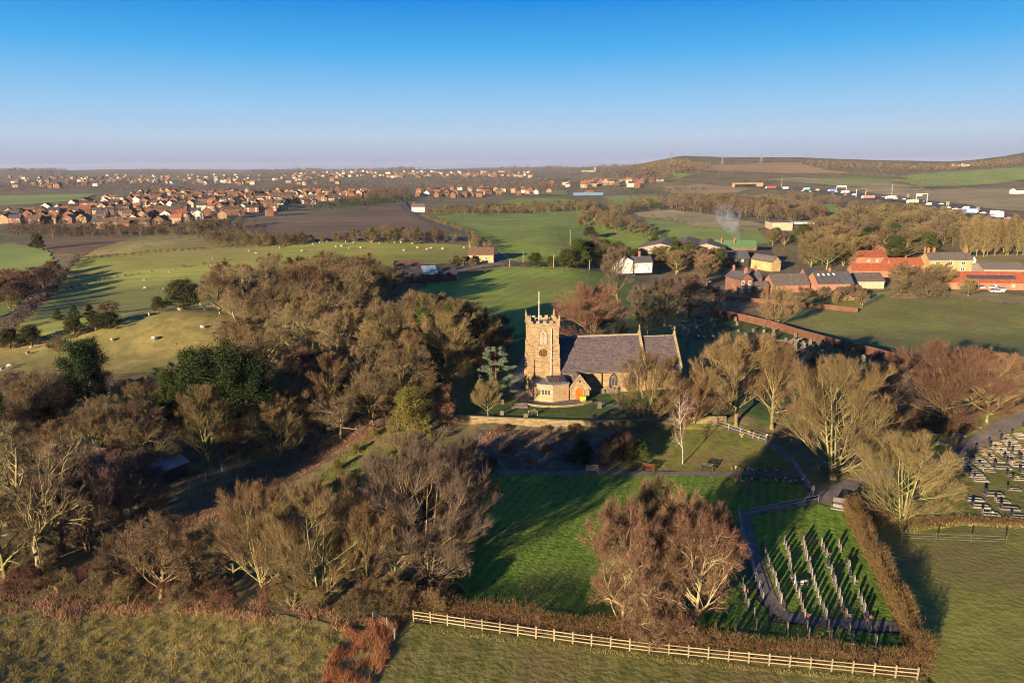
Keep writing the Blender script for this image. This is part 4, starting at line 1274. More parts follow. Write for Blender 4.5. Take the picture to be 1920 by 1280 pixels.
def wall_run(name, line, th, h, m, mc, label, cope=0.10, sink=0.5, over=0.05, seg=3.0):
    """a masonry wall along a plan line: the wall in lengths that follow the ground, coping stones as parts"""
    e = empty(name, (line[0][0], line[0][1], 0))
    pts = along(line, seg)
    if math.hypot(line[-1][0] - pts[-1][0], line[-1][1] - pts[-1][1]) > 0.3:
        pts.append((line[-1][0], line[-1][1], pts[-1][2]))
    o = Vector((line[0][0], line[0][1], 0))
    body = MB()
    for a, b in zip(pts[:-1], pts[1:]):
        za, zb = tz(a[0], a[1]) , tz(b[0], b[1])
        if not hasattr(h, '__call__'):
            ta, tb = za + h, zb + h
        else:
            ta, tb = h(a[0], a[1]), h(b[0], b[1])
        d = Vector((b[0] - a[0], b[1] - a[1], 0)); L = d.length; d /= L
        s = Vector((-d.y, d.x, 0)) * th / 2
        A, B = Vector((a[0], a[1], 0)) - o, Vector((b[0], b[1], 0)) - o
        lo = min(za, zb) - sink - 0.8
        k = len(body.v)
        for p, t in ((A, ta), (B, tb)):
            for q in (-1, 1):
                body.v += [tuple(p + s * q + Vector((0, 0, lo))), tuple(p + s * q + Vector((0, 0, t)))]
        body.f += [(k, k + 4, k + 5, k + 1), (k + 2, k + 3, k + 7, k + 6), (k + 1, k + 5, k + 7, k + 3), (k, k + 1, k + 3, k + 2), (k + 4, k + 6, k + 7, k + 5)]
        n = max(1, int(round(L / 1.5)))
        for i in range(n):
            p0 = A + (B - A) * (i / n + 0.004) + Vector((0, 0, ta + (tb - ta) * i / n + cope / 2 + 0.003))
            p1 = A + (B - A) * ((i + 1) / n - 0.004) + Vector((0, 0, ta + (tb - ta) * (i + 1) / n + cope / 2 + 0.003))
            MB().bar(p0, p1, th + 2 * over, cope * RND.uniform(0.85, 1.15)).build('coping_stone', mc, e, fix=False)
    body.build('wall', m, e, fix=False)
    tag(e, label, 'wall')
    return e

_wl = [(x, y + 0.1) for x, y in zip(np.linspace(-8.8, 33.0, 22), np.interp(np.linspace(-8.8, 33.0, 22), WALL_X, WALL_Y))]
wall_run('retaining_wall', _wl, 0.5, lambda x, y: tz(x, y + 2) + 0.32, M_RETAIN, M_COPE, 'curved mossy stone retaining wall below the church', seg=2.0)
_wr = pxpoly([(1330, 590), (1375, 598), (1415, 607), (1465, 620), (1530, 640), (1580, 654)])
wall_run('brick_wall', _wr, 0.36, 1.9, M_BRICK, M_BRICKC, 'long red brick wall between churchyard and wide field, left of its gateway')
_wr2 = pxpoly([(1592, 657), (1640, 669), (1690, 684), (1760, 705), (1830, 726), (1905, 752)])
wall_run('brick_wall', _wr2, 0.36, 1.9, M_BRICK, M_BRICKC, 'red brick wall right of the gateway, running behind the bare beeches')
_wr3 = pxpoly([(1835, 772), (1870, 764), (1908, 757)])
wall_run('brick_wall', _wr3, 0.36, 1.5, M_BRICK, M_BRICKC, 'short orange brick wall at the top corner of the cemetery')
_wr4 = pxpoly([(1362, 563), (1400, 566), (1450, 570), (1530, 577), (1608, 586)])
wall_run('garden_wall', _wr4, 0.3, 1.3, M_BRICK, M_BRICKC, 'low pink brick garden wall in front of the farmyard')
# gate between the two brick walls
g0, g1 = P(1581, 655), P(1591, 657)
ge = empty('field_gate', g0)
for p in (g0, g1):
    MB().box(p[0] - g0[0] - 0.22, p[0] - g0[0] + 0.22, p[1] - g0[1] - 0.22, p[1] - g0[1] + 0.22, -0.3, 2.2).build('gate_pier', M_BRICK, ge)
for z in (0.3, 0.6, 0.9, 1.2):
    MB().bar((0.25, 0, z), (g1[0] - g0[0] - 0.25, g1[1] - g0[1], z), 0.06).build('gate_bar', M_DARK, ge)
tag(ge, 'dark barred gate in the gap of the red brick wall', 'gate')

# ---- post and rail fence in the foreground: every post and rail a part
def rail_fence(name, line, step, h, rails, pw, m, label, cat='fence', rw=0.045, rh=0.095, mp=None, round_=False):
    e = empty(name, (line[0][0], line[0][1], tz(*line[0])))
    o = Vector(e.location)
    pts = along(line, step)
    post = MB().box(-pw / 2, pw / 2, -pw / 2, pw / 2, -0.3, h + 0.08).mesh('post'); post.materials.append(mp or m)
    tops = []
    for x, y, a in pts:
        z = tz(x, y)
        b = put('post', post, e)
        b.location = Vector((x, y, z)) - o
        b.rotation_euler = (RND.uniform(-0.02, 0.02), RND.uniform(-0.02, 0.02), a)
        tops.append(Vector((x, y, z)) - o)
    for a, b in zip(tops[:-1], tops[1:]):
        d = (b - a).normalized(); s = Vector((d.y, -d.x, 0)) * (pw / 2 + rw / 2 - 0.01)
        for z in rails:
            j = RND.uniform(-0.015, 0.015)
            MB().bar(a + s + Vector((0, 0, z + j)), b + s + Vector((0, 0, z + RND.uniform(-0.015, 0.015))), rw, rh).build('rail', m, e, fix=False)
    tag(e, label, cat)
    return e
FENCE_LINE = pxpoly([(776, 1163), (900, 1181), (1060, 1204), (1200, 1222), (1400, 1243), (1600, 1262), (1742, 1276)])
rail_fence('post_and_rail_fence', FENCE_LINE, 1.62, 1.12, (0.32, 0.66, 1.0), 0.12, M_FENCE, 'pale wooden post and rail fence along the bottom hedge')
# steel railings beside the path
def railing(px, label, step=2.0):
    return rail_fence('path_railing', pxpoly(px), step, 1.0, (0.55, 0.98), 0.06, M_GALV, label, 'railing', 0.045, 0.045)
railing([(1344, 800), (1385, 814), (1440, 832)], 'steel railing along the path up to the churchyard corner')
railing([(1485, 868), (1505, 900), (1526, 932)], 'steel railing under the big bare tree beside the path')
railing([(1534, 942), (1470, 955), (1402, 969)], 'steel railing along the top edge of the burial lawn')
railing([(1386, 962), (1388, 985), (1408, 1055), (1436, 1148)], 'steel railing down the left side of the burial lawn path')
rail_fence('wire_fence', pxpoly([(1690, 1012), (1800, 1016), (1940, 1022)]), 3.6, 1.0, (0.3, 0.6, 0.9), 0.08, M_GALV, 'green staked wire fence across the right pasture', 'fence', 0.012, 0.012, M_GREENP)
rail_fence('wire_fence', pxpoly([(300, 955), (360, 915), (420, 880), (470, 850)]), 3.0, 1.2, (0.4, 0.75, 1.1), 0.09, M_GALV, 'wire fence on pale posts through the dark wood at left', 'fence', 0.012, 0.012)
rail_fence('wire_fence', pxpoly([(700, 1165), (730, 1180), (742, 1202)]), 1.8, 1.1, (0.4, 0.75, 1.0), 0.08, M_GALV, 'short run of stakes and wire by the rust coloured bracken', 'fence', 0.012, 0.012)

# ---- headstones
def stone_mesh(kind, w, h, t, mats):
    """upright headstone on a base; local x is its width"""
    m = MB()
    if kind == 'round':
        prof = [(-w / 2, 0), (w / 2, 0), (w / 2, h * 0.72)] + [(w / 2 * math.cos(a), h * 0.72 + h * 0.28 * math.sin(a)) for a in (0.5, 1.05, 1.57, 2.1, 2.64)] + [(-w / 2, h * 0.72)]
    elif kind == 'ogee':
        prof = [(-w / 2, 0), (w / 2, 0), (w / 2, h * 0.82), (w * 0.3, h * 0.88), (0, h), (-w * 0.3, h * 0.88), (-w / 2, h * 0.82)]
    elif kind == 'gothic':
        prof = [(-w / 2, 0), (w / 2, 0), (w / 2, h * 0.6), (w * 0.34, h * 0.82), (0, h), (-w * 0.34, h * 0.82), (-w / 2, h * 0.6)]
    else:
        prof = [(-w / 2, 0), (w / 2, 0), (w / 2, h), (-w / 2, h)]
    m.slab([(x, z + 0.1) for x, z in prof], 'y', -t / 2, t / 2)
    me = m.mesh('headstone_slab'); me.materials.append(mats[0])
    b = MB().box(-w / 2 - 0.08, w / 2 + 0.08, -t / 2 - 0.1, t / 2 + 0.1, -0.15, 0.1).mesh('headstone_base'); b.materials.append(mats[1])
    return me, b
STONES = {}
for i, (k, w, h, t, a, b) in enumerate((('round', 0.62, 0.80, 0.09, M_GRANITE, M_KERB), ('ogee', 0.62, 0.82, 0.09, M_GRANITE, M_KERB), ('flat', 0.60, 0.75, 0.10, M_BLACKG, M_GRANITE),
                                        ('round', 0.66, 0.85, 0.09, M_OLDST, M_KERB), ('gothic', 0.72, 1.25, 0.12, M_OLDST, M_OLDST), ('round', 0.75, 1.15, 0.12, M_OLDST, M_OLDST), ('ogee', 0.70, 0.85, 0.10, M_BLACKG, M_KERB))):
    STONES[i] = stone_mesh(k, w, h, t, (a, b))

def headstone(x, y, rz, kind, label, group, s=1.0, tilt=0.03):
    e = empty('headstone', (x, y, tz(x, y) + 0.02), rz, s)
    e.rotation_euler = (RND.uniform(-tilt, tilt), RND.uniform(-tilt, tilt), rz)
    me, b = STONES[kind]
    put('slab', me, e); put('base', b, e)
    tag(e, label, 'headstone', group)
    return e

def flower_mesh(seed, m):
    """a posy: a little pot and a dozen petals"""
    r = np.random.default_rng(seed)
    c = r.normal(0, 0.075, (26, 3)) + np.array([0, 0, 0.26])
    V, F = leaf_faces(r, c, 0.12, 26)
    return np_mesh('petals', V, F4=F, m=m)
FLOWERS = [flower_mesh(i, m) for i, m in enumerate(FLOWER_MATS)]
POT = MB().tube([(0, 0, -0.05), (0, 0, 0.18)], [0.06, 0.08], 8).mesh('pot'); POT.materials.append(M_KERB)
LEAFY = np_mesh('leaves', *(lambda V, F: (V, None, F))(*leaf_faces(np.random.default_rng(5), np.random.default_rng(6).normal(0, 0.08, (18, 3)) + np.array([0, 0, 0.2]), 0.12, 18)), m=L_IVY)
def flowers(x, y, k, label, group, s=1.0):
    e = empty('flower_pot', (x, y, tz(x, y) + 0.03), RND.random() * 6, s)
    put('pot', POT, e); put('petals', FLOWERS[k], e); put('leaves', LEAFY, e)
    tag(e, label, 'flowers', group)
    return e
COLN = ['red', 'yellow', 'white', 'pink', 'orange', 'blue']

def zz(x, y):                      # the enlarged view of the burial lawn back to photograph pixels
    return (1340 + x / 4.266, 960 + y / 4.266)
ORD = ['first', 'second', 'third', 'fourth', 'fifth', 'sixth', 'seventh', 'eighth', 'ninth', 'tenth', 'eleventh', 'twelfth', 'thirteenth', 'fourteenth', 'fifteenth', 'sixteenth']
ROWS = [('row beside the burial lawn path', [(385, 270), (420, 390), (470, 510), (510, 640), (548, 765)], 13, 2),
        ('second row right of that path', [(562, 245), (590, 370), (620, 510), (650, 600), (680, 710), (716, 840)], 13, 0),
        ('middle row of the burial lawn', [(708, 245), (735, 370), (765, 460), (800, 590), (840, 720), (880, 842)], 13, 0),
        ('fourth row of the burial lawn', [(856, 260), (900, 390), (955, 570), (995, 690), (1046, 846)], 13, 0),
        ('row nearest the tall hedge', [(992, 265), (1035, 370), (1095, 525), (1140, 635), (1175, 730), (1216, 850)], 12, 0),
        ('shaded row left of the path', [(128, 215), (148, 330), (200, 450), (235, 630), (266, 765)], 11, 0)]
for where, zl, n, _ in ROWS:
    line = pxpoly([zz(*p) for p in zl])
    L = sum(math.hypot(b[0] - a[0], b[1] - a[1]) for a, b in zip(line[:-1], line[1:]))
    for i, (x, y, a) in enumerate(along(line, L / (n - 0.98))):
        if RND.random() < 0.06 and 1 < i < n - 2:
            continue
        k = RND.choice([0, 0, 1, 1, 3, 2])
        headstone(x + RND.uniform(-.08, .08), y + RND.uniform(-.1, .1), a + RND.uniform(-.05, .05), k, 'small headstone, %s from the far end of the %s' % (ORD[i], where), 'headstones, ' + where, RND.uniform(0.85, 1.12))
        if RND.random() < 0.5:
            c = RND.choice([0, 0, 1, 2, 3, 4, 4])
            flowers(x - 0.35 * math.sin(a), y + 0.05 + 0.35 * math.cos(a), c, COLN[c] + ' flowers at %s headstone from far end, %s' % (ORD[i], where), 'grave flowers, ' + where, RND.uniform(0.6, 1.0))
for q in ((20, 1020), (10, 900), (168, 930), (182, 1000), (318, 805), (335, 900), (352, 1010), (580, 925), (738, 905), (752, 970), (912, 910), (928, 985), (1078, 930), (1105, 1010), (1243, 935), (1285, 1030), (1316, 1115), (960, 1090), (1136, 1100)):
    x, y, _ = P(*zz(q[0], q[1] + 25))
    headstone(x, y, 1.25 + RND.uniform(-.1, .1), RND.choice([0, 1, 3, 2]), 'small headstone in the shade below the burial lawn path', 'headstones in the shade below the burial lawn path', RND.uniform(0.9, 1.1))
# a wide black memorial with white lettering panel, among the second row
x, y, z = P(*zz(680, 575))
e = empty('memorial_plaque', (x, y, z), 0.05)
MB().box(-0.95, 0.95, -0.12, 0.12, -0.1, 0.12).build('plinth', M_KERB, e)
MB().slab([(-0.85, 0.12), (0.85, 0.12), (0.85, 0.52), (-0.85, 0.52)], 'y', -0.05, 0.05).build('panel', M_BLACKG, e)
for i in range(5):
    MB().box(-0.6 + i * 0.27, -0.42 + i * 0.27, -0.065, -0.052, 0.2, 0.44).build('white_panel', M_WHITE, e)
tag(e, 'wide dark memorial with white panels lying across the second row', 'memorial')

# ---- kerbed graves of the cemetery at the right
def kerb_meshes():
    k = MB()
    Lg, w, t, h = 2.05, 0.92, 0.13, 0.24
    k.box(-Lg / 2, Lg / 2, -w / 2, -w / 2 + t, -0.1, h); k.box(-Lg / 2, Lg / 2, w / 2 - t, w / 2, -0.1, h)
    k.box(-Lg / 2, -Lg / 2 + t, -w / 2 + t + .002, w / 2 - t - .002, -0.1, h); k.box(Lg / 2 - t, Lg / 2, -w / 2 + t + .002, w / 2 - t - .002, -0.1, h)
    a = k.mesh('kerb'); a.materials.append(M_KERB)
    b = MB().box(-Lg / 2 + t, Lg / 2 - t, -w / 2 + t, w / 2 - t, -0.1, 0.12).mesh('bed'); b.materials.append(M_CHIP)
    return a, b
KERB, BED = kerb_meshes()
def kerb_grave(x, y, rz, kind, label, group, s=1.0):
    e = empty('kerbed_grave', (x, y, tz(x, y) + 0.03), rz, s)
    put('kerb', KERB, e); put('bed', BED, e)
    if kind is not None:
        me, b = STONES[kind]
        c, si = math.cos(math.pi / 2), math.sin(math.pi / 2)
        for nm, d in (('headstone', me), ('headstone_base', b)):
            o = put(nm, d, e); o.location = (-1.12, 0, 0.0); o.rotation_euler = (0, 0, math.pi / 2)
    tag(e, label, 'grave', group)
    return e
def cem_block(px, cols, rows, label, group, skip, a=R(-9)):
    poly = pxpoly(px)
    cx = sum(p[0] for p in poly) / len(poly); cy = sum(p[1] for p in poly) / len(poly)
    ca, sa = math.cos(a), math.sin(a)
    n = 0
    for i in range(-14, 15):
        for j in range(-16, 17):
            u, v = i * cols + RND.uniform(-.15, .15), j * rows + RND.uniform(-.1, .1)
            x, y = cx + u * ca - v * sa, cy + u * sa + v * ca
            if RND.random() < skip or not inside(poly, np.array(x), np.array(y)):
                continue
            k = RND.choice([None, 2, 6, 2, 1, 6, 2, 3, 0])
            kerb_grave(x, y, a + RND.uniform(-.04, .04), k, label, group, RND.uniform(0.70, 0.98))
            n += 1
            if RND.random() < 0.35:
                c = RND.choice([0, 1, 2, 4, 4])
                flowers(x + RND.uniform(-.5, .5), y + RND.uniform(-.2, .2), c, COLN[c] + ' flowers on ' + label, COLN[c] + ' flowers, ' + group, RND.uniform(0.8, 1.4))
    return n
cem_block([(1790, 885), (1800, 862), (1830, 842), (1870, 822), (1960, 790), (1990, 905), (1880, 905), (1820, 903)], 2.4, 1.15, 'kerbed grave in the close-set block beside the cemetery path', 'graves in the close-set block of the cemetery', 0.06)
cem_block([(1785, 925), (1830, 915), (1990, 915), (2000, 970), (1880, 972), (1800, 955)], 3.2, 1.9, 'kerbed grave standing apart on the lower cemetery grass', 'graves on the lower cemetery grass', 0.30)
cem_block([(1735, 812), (1780, 792), (1850, 788), (1868, 800), (1820, 822), (1770, 852), (1745, 855)], 3.4, 3.0, 'kerbed grave in the shade above the cemetery path', 'graves above the cemetery path', 0.30)
cem_block([(1500, 880), (1560, 862), (1640, 845), (1690, 850), (1650, 868), (1560, 890)], 4.2, 3.2, 'kerbed grave under the big bare tree by the path junction', 'graves under the big bare tree', 0.45)

# ---- old churchyard behind and right of the church
def scatter(px, n, mind, seed=1):
    poly = pxpoly(px)
    r = random.Random(seed)
    xs = [p[0] for p in poly]; ys = [p[1] for p in poly]
    out = []
    for _ in range(n * 60):
        x, y = r.uniform(min(xs), max(xs)), r.uniform(min(ys), max(ys))
        if inside(poly, np.array(x), np.array(y)) and all((x - a) ** 2 + (y - b) ** 2 > mind * mind for a, b in out):
            out.append((x, y))
            if len(out) >= n:
                break
    return out
for x, y in scatter([(1255, 615), (1330, 590), (1400, 604), (1470, 622), (1440, 650), (1330, 640), (1290, 655), (1275, 640)], 62, 1.5, 3):
    headstone(x, y, R(8) + RND.uniform(-.2, .2), RND.choice([3, 4, 5, 5, 0, 6]), 'old headstone in the shaded churchyard behind the chancel', 'old headstones behind the chancel', RND.uniform(0.8, 1.1), 0.08)
for x, y in scatter([(1470, 640), (1500, 628), (1590, 660), (1690, 690), (1660, 712), (1560, 690), (1490, 670)], 56, 1.5, 5):
    headstone(x, y, R(12) + RND.uniform(-.2, .2), RND.choice([3, 4, 4, 5, 5, 0]), 'weathered headstone standing close under the red brick wall', 'headstones below the red brick wall', RND.uniform(0.9, 1.35), 0.08)
for x, y in scatter([(1240, 612), (1320, 588), (1345, 600), (1290, 620)], 22, 1.2, 7):
    kerb_grave(x, y, R(10) + RND.uniform(-.2, .2), None, 'pale low kerb grave at the far corner of the churchyard', 'pale kerb graves at the far corner of the churchyard', 0.9)
for x, y in scatter([(1460, 640), (1500, 630), (1545, 645), (1540, 665), (1480, 662)], 14, 1.8, 9):
    kerb_grave(x, y, R(10) + RND.uniform(-.3, .3), None, 'pale kerb grave lying beside the red brick wall', 'pale kerb graves beside the red brick wall', 0.95)
for i, (px_, py_) in enumerate(((942, 757), (894, 735), (916, 742), (941, 779), (986, 786), (1124, 765), (1115, 787), (1148, 783), (1096, 758), (1140, 737), (1148, 737), (1155, 737), (1131, 738))):
    x, y, _ = P(px_, py_)
    headstone(x, y, CH_A + RND.uniform(-.15, .15), RND.choice([4, 5, 3]), 'old leaning headstone on the grass around the church porch', 'headstones around the church porch', RND.uniform(0.8, 1.15), 0.08)
# a stepped stone cross left of the tower
x, y, z = P(899, 722)
e = empty('churchyard_cross', (x, y, z))
m = MB().box(-0.6, 0.6, -0.6, 0.6, -0.1, 0.3); m.box(-0.38, 0.38, -0.38, 0.38, 0.303, 0.6); m.build('steps', M_OLDST, e)
m = MB().bar((0, 0, 0.6), (0, 0, 2.3), 0.2); m.bar((-0.45, 0, 1.8), (0.45, 0, 1.8), 0.17); m.build('shaft', M_OLDST, e)
tag(e, 'stepped stone cross in the shade left of the church tower', 'cross')

# ---- memorial garden: small vases in two rows by the path
for k, (x0, x1, y0, n, where) in enumerate(((1378, 1512, 904, 30, 'in the front row of the memorial garden by the footpath'), (1372, 1470, 884, 14, 'in the back row of the memorial garden by the footpath'))):
    for i in range(n):
        px_ = x0 + (x1 - x0) * (i + RND.uniform(-.3, .3)) / n
        x, y, _ = P(px_, y0 + RND.uniform(-5, 4))
        c = RND.choice([0, 0, 2, 2, 2, 5, 1, 4])
        flowers(x, y, c, 'little vase of ' + COLN[c] + ' flowers ' + where, COLN[c] + ' vases ' + where, RND.uniform(0.9, 1.4))
for i in range(9):
    x, y, _ = P(1392 + i * 11 + RND.uniform(-3, 3), 815 + i * 2 + RND.uniform(-5, 5))
    c = RND.choice([0, 2, 4, 1])
    flowers(x, y, c, COLN[c] + ' flowers laid on the strip above the railed path', COLN[c] + ' flowers above the railed path', 1.6)

# ---- benches
def bench(px_, py_, rz, m, label, L=1.6):
    x, y, z = P(px_, py_)
    e = empty('bench', (x, y, z + 0.04), rz)
    for i in range(4):
        MB().box(-L / 2, L / 2, -0.28 + i * 0.13, -0.28 + i * 0.13 + 0.1, 0.42, 0.46).build('seat_slat', m, e)
    for i in range(3):
        MB().bar((-L / 2, 0.27 + i * 0.03, 0.58 + i * 0.15), (L / 2, 0.27 + i * 0.03, 0.58 + i * 0.15), 0.03, 0.11).build('back_slat', m, e)
    for sx in (-L / 2 + 0.05, L / 2 - 0.05):
        MB().box(sx - 0.04, sx + 0.04, -0.28, -0.20, -0.05, 0.64).build('leg', m, e)
        MB().bar((sx, 0.24, -0.05), (sx, 0.36, 0.98), 0.08).build('leg', m, e)
        MB().box(sx - 0.045, sx + 0.045, -0.32, 0.30, 0.643, 0.69).build('arm', m, e)
        MB().box(sx - 0.03, sx + 0.03, -0.2, 0.26, 0.33, 0.418).build('stretcher', m, e)
    tag(e, label, 'bench')
    return e
bench(1111, 886, R(2), M_OAKB, 'pale wooden bench on the footpath at the left end')
bench(1215, 883, R(-20), M_REDB, 'dark red wooden bench beside the footpath')
bench(1325, 882, R(-20), M_BLKB, 'dark wooden bench on the footpath near the birch')
bench(1000, 780, R(40), M_OAKB, 'wooden bench on the grass in front of the church annexe', 1.4)
x, y, z = P(1576, 952)
e = empty('stone_bench', (x, y, z), R(-24), 1.15)
MB().box(-0.95, 0.95, -0.7, 0.5, -0.1, 0.14).build('base', M_KERB, e)
MB().box(-0.75, 0.75, -0.30, 0.22, 0.143, 0.5).build('seat', M_GRANITE, e)
MB().box(-0.75, 0.75, 0.223, 0.40, 0.143, 1.0).build('back', M_GRANITE, e)
tag(e, 'pale stone memorial bench on a slab by the hedge end', 'bench')
# yellow grit bin and yellow shrub-pot by the porch, litter bin, notice, sign on post
x, y, z = P(1093, 752)
e = empty('grit_bin', (x, y, z), 0.1)
M_YEL = mat('yellow_plastic', [(0.55, 0.36, 0.03), (0.62, 0.42, 0.04)], scale=4, rough=0.5, coord='obj')
MB().prism([(-0.42, -0.32), (0.42, -0.32), (0.42, 0.32), (-0.42, 0.32)], 0, 0.62).build('body', M_YEL, e)
MB().slab([(-0.36, 0.623), (0.36, 0.623), (0.30, 0.80), (-0.12, 0.86)], 'x', -0.46, 0.46).build('lid', M_YEL, e)
tag(e, 'yellow grit bin beside the church porch', 'bin')
x, y, z = P(1524, 918)
e = empty('litter_bin', (x, y, z), 0.1)
MB().tube([(0, 0, -0.1), (0, 0, 0.75)], [0.24, 0.27], 12).build('body', M_GREYP, e)
MB().tube([(0, 0, 0.753), (0, 0, 0.95), (0, 0, 1.02)], [0.28, 0.28, 0.12], 12).build('hood', mat('red_plastic', [(0.45, 0.03, 0.02), (0.5, 0.04, 0.03)], scale=3, rough=0.5, coord='obj'), e)
tag(e, 'grey litter bin with red hood beside the path railing', 'bin')
# steps and low curved kerb in front of the annexe
kl = [church_pt(-1.5, -4.6), church_pt(0.5, -6.0), church_pt(3.5, -6.7), church_pt(7.0, -6.4), church_pt(9.5, -5.2)]
wall_run('curved_kerb', smooth_line([(p[0], p[1]) for p in kl], 2), 0.25, 0.28, M_RETAIN, M_COPE, 'low curved stone kerb in front of the church annexe', seg=1.0)
sx, sy, sz = P(975, 765)
e = empty('stone_steps', (sx, sy, tz(sx, sy) - 0.1), R(10))
for i in range(4):
    MB().box(-1.3, 1.3, -0.2 + i * 0.4, 0.2 + i * 0.4 - 0.004, -0.1, 0.16 + 0.14 * i).build('step', M_OLDST, e)
tag(e, 'short flight of worn stone steps left of the annexe', 'steps')

# ------------------------------------------------------------------ trees, one by one, where the photograph shows them
def ivy(e, k=0.42, h=0.75, m=None):
    o = put('ivy', PROTO['yew'][1] if m is None else PROTO[m][1], e)
    mw, mt, H, Wd, _ = PROTO['wood_b']
    o.scale = (k, k, h * H / 9.0)
    return e

T = tree
# right of the church
T('dome', 1380, 800, 622, 200, 'lime_tree', 'domed bare tree with olive limbs, second from the chancel end')
T('upright', 1447, 803, 640, 105, 'lime_tree', 'narrow bare tree tight beside the domed tree right of the chancel')
T('dome', 1316, 795, 688, 92, 'lime_tree', 'low bushy bare tree at the corner of the churchyard wall')
T('fan', 1562, 897, 664, 262, 'lime_tree', 'big many-stemmed bare tree at the path junction')
T('fan', 1690, 978, 806, 225, 'lime_tree', 'wide olive bare tree standing at the head of the right hedge', rz=2.0)
T('dome_red', 1765, 800, 642, 235, 'beech_tree', 'broad russet bare beech in front of the red brick wall')
T('dome_red', 1850, 792, 655, 160, 'beech_tree', 'russet bare beech at the right edge of the churchyard clump', rz=1.1)
T('wood_c', 1668, 800, 680, 140, 'beech_tree', 'dark bare tree in shadow at the left of the russet beeches')
T('upright', 1560, 760, 662, 62, 'lime_tree', 'slim olive tree poking up behind the big many-stemmed tree')
T('upright', 1525, 745, 668, 50, 'lime_tree', 'slim olive sapling above the headstones by the brick wall')
T('fan', 1213, 802, 655, 150, 'lime_tree', 'olive bare tree standing in front of the nave wall')
T('birch', 1280, 870, 722, 62, 'birch_tree', 'slender white birch alone on the bank below the church')
T('fan_red', 1300, 800, 706, 75, 'cherry_tree', 'reddish bare tree behind the white birch')
T('dome_red', 1106, 655, 532, 165, 'beech_tree', 'big russet bare beech rising behind the church roof')
T('dome', 1214, 628, 568, 52, 'thorn_tree', 'small olive bare tree just above the nave ridge')
T('fan', 1457, 612, 535, 85, 'lime_tree', 'lone bare tree on the brick wall at the wide field')
T('wood_c', 1160, 572, 462, 80, 'dead_tree', 'gaunt dark tree behind the russet beech')
for i, (x, b, t, w) in enumerate(((1205, 605, 535, 70), (1245, 612, 520, 90), (1290, 600, 512, 95), (1330, 588, 535, 70), (1270, 585, 525, 80))):
    T('wood_c', x, b, t, w, 'thicket_tree', 'dark purple tree in the thicket behind the churchyard, %s from its left end' % ['first', 'second', 'fourth', 'last', 'third'][i])
# in front: the big oaks and the tall clump left of the lawn
T('oak_brown', 1168, 1185, 925, 185, 'oak_tree', 'brown crooked oak at the left of the clump on the lawn')
T('oak_brown', 1235, 1110, 890, 175, 'oak_tree', 'brown crooked oak at the back of the clump on the lawn', rz=2.4)
T('oak_brown', 1300, 1195, 935, 190, 'oak_tree', 'brown crooked oak at the right of the clump on the lawn', rz=4.0)
T('oak_brown', 1225, 1200, 1000, 150, 'oak_tree', 'low brown oak at the front of the clump on the lawn', rz=5.1)
T('oak_brown', 1270, 1150, 915, 170, 'oak_tree', 'brown oak in the middle of the clump on the lawn', rz=0.9)
T('oak_brown', 1195, 1150, 950, 165, 'oak_tree', 'brown oak behind the left one of the clump on the lawn', rz=3.3)
T('fan_brown', 800, 1085, 795, 240, 'ash_tree', 'tall dark many-stemmed tree at the left side of the lawn')
T('fan_brown', 870, 1000, 812, 150, 'ash_tree', 'dark bare tree close behind the tall many-stemmed one by the lawn', rz=1.0)
T('wood_c', 800, 1110, 985, 160, 'elder_tree', 'low spreading bush-like tree at the foot of the tall dark one')
T('upright', 742, 1105, 945, 90, 'ash_tree', 'slim twin-stemmed pale tree left of the tall dark one', rz=0.4)
T('upright', 690, 1112, 925, 75, 'ash_tree', 'slim pale tree with bare lower trunk, between two broad trees')
T('fan', 600, 1120, 888, 195, 'ash_tree', 'broad tan bare tree in the middle of the bottom left clump', rz=3.0)
T('fan', 495, 1110, 885, 165, 'ash_tree', 'olive bare tree at the left of the bottom left clump', rz=4.4)
ivy(T('upright', 540, 1125, 930, 90, 'ash_tree', 'ivy-hung leaning tree between the olive and the tan one', rz=1.4), 0.3, 0.5)
T('wood_b', 440, 1085, 955, 130, 'ash_tree', 'low olive tree at the outer edge of the bottom left clump')
T('wood_a', 300, 1120, 952, 165, 'hawthorn_tree', 'round brown thorn tree alone at the edge of the rough pasture')
ivy(T('upright', 318, 1080, 955, 70, 'ash_tree', 'small leaning tree wrapped in green ivy behind the thorn'), 0.45, 0.9)
T('wood_a', 372, 1105, 985, 120, 'hawthorn_tree', 'brown thorn tree right of the ivy-wrapped one', rz=2.2)
T('wood_a', 235, 1095, 985, 100, 'hawthorn_tree', 'small brown thorn tree left of the round one', rz=3.9)
T('oak', 75, 1062, 778, 250, 'oak_tree', 'tall pale oak at the left edge of the picture')
T('fan_brown', 165, 1030, 822, 180, 'ash_tree', 'tall bare tree right of the pale oak with open crown', rz=0.7)
T('wood_b', 10, 1080, 900, 150, 'oak_tree', 'bare tree cut by the left edge below the pale oak')
# churchyard, left of the tower
T('cedar', 931, 742, 648, 88, 'cedar_tree', 'pale blue-green cedar left of the church tower')
T('dome', 915, 783, 710, 66, 'lime_tree', 'small round olive tree on the grass left of the annexe')
T('fan', 857, 725, 648, 56, 'willow_tree', 'small golden bare tree in the dark gap left of the cedar', rz=2.0)
T('spruce', 815, 738, 664, 52, 'spruce_tree', 'small dark green spruce left of the golden tree')
T('bronze', 833, 800, 718, 66, 'copper_hedge_tree', 'rounded bronze-leaved tree above the retaining wall end')
T('gold', 772, 830, 722, 86, 'holly_tree', 'yellow-green ivy-covered tree left of the bronze one')
T('upright', 752, 748, 652, 56, 'poplar_tree', 'slim pointed bare tree left of the spruce')
T('oak', 688, 762, 640, 118, 'oak_tree', 'pale crooked oak in the middle of the left wood')
T('birch_full', 568, 762, 652, 105, 'birch_tree', 'white-stemmed birch with purplish twigs in the left wood')
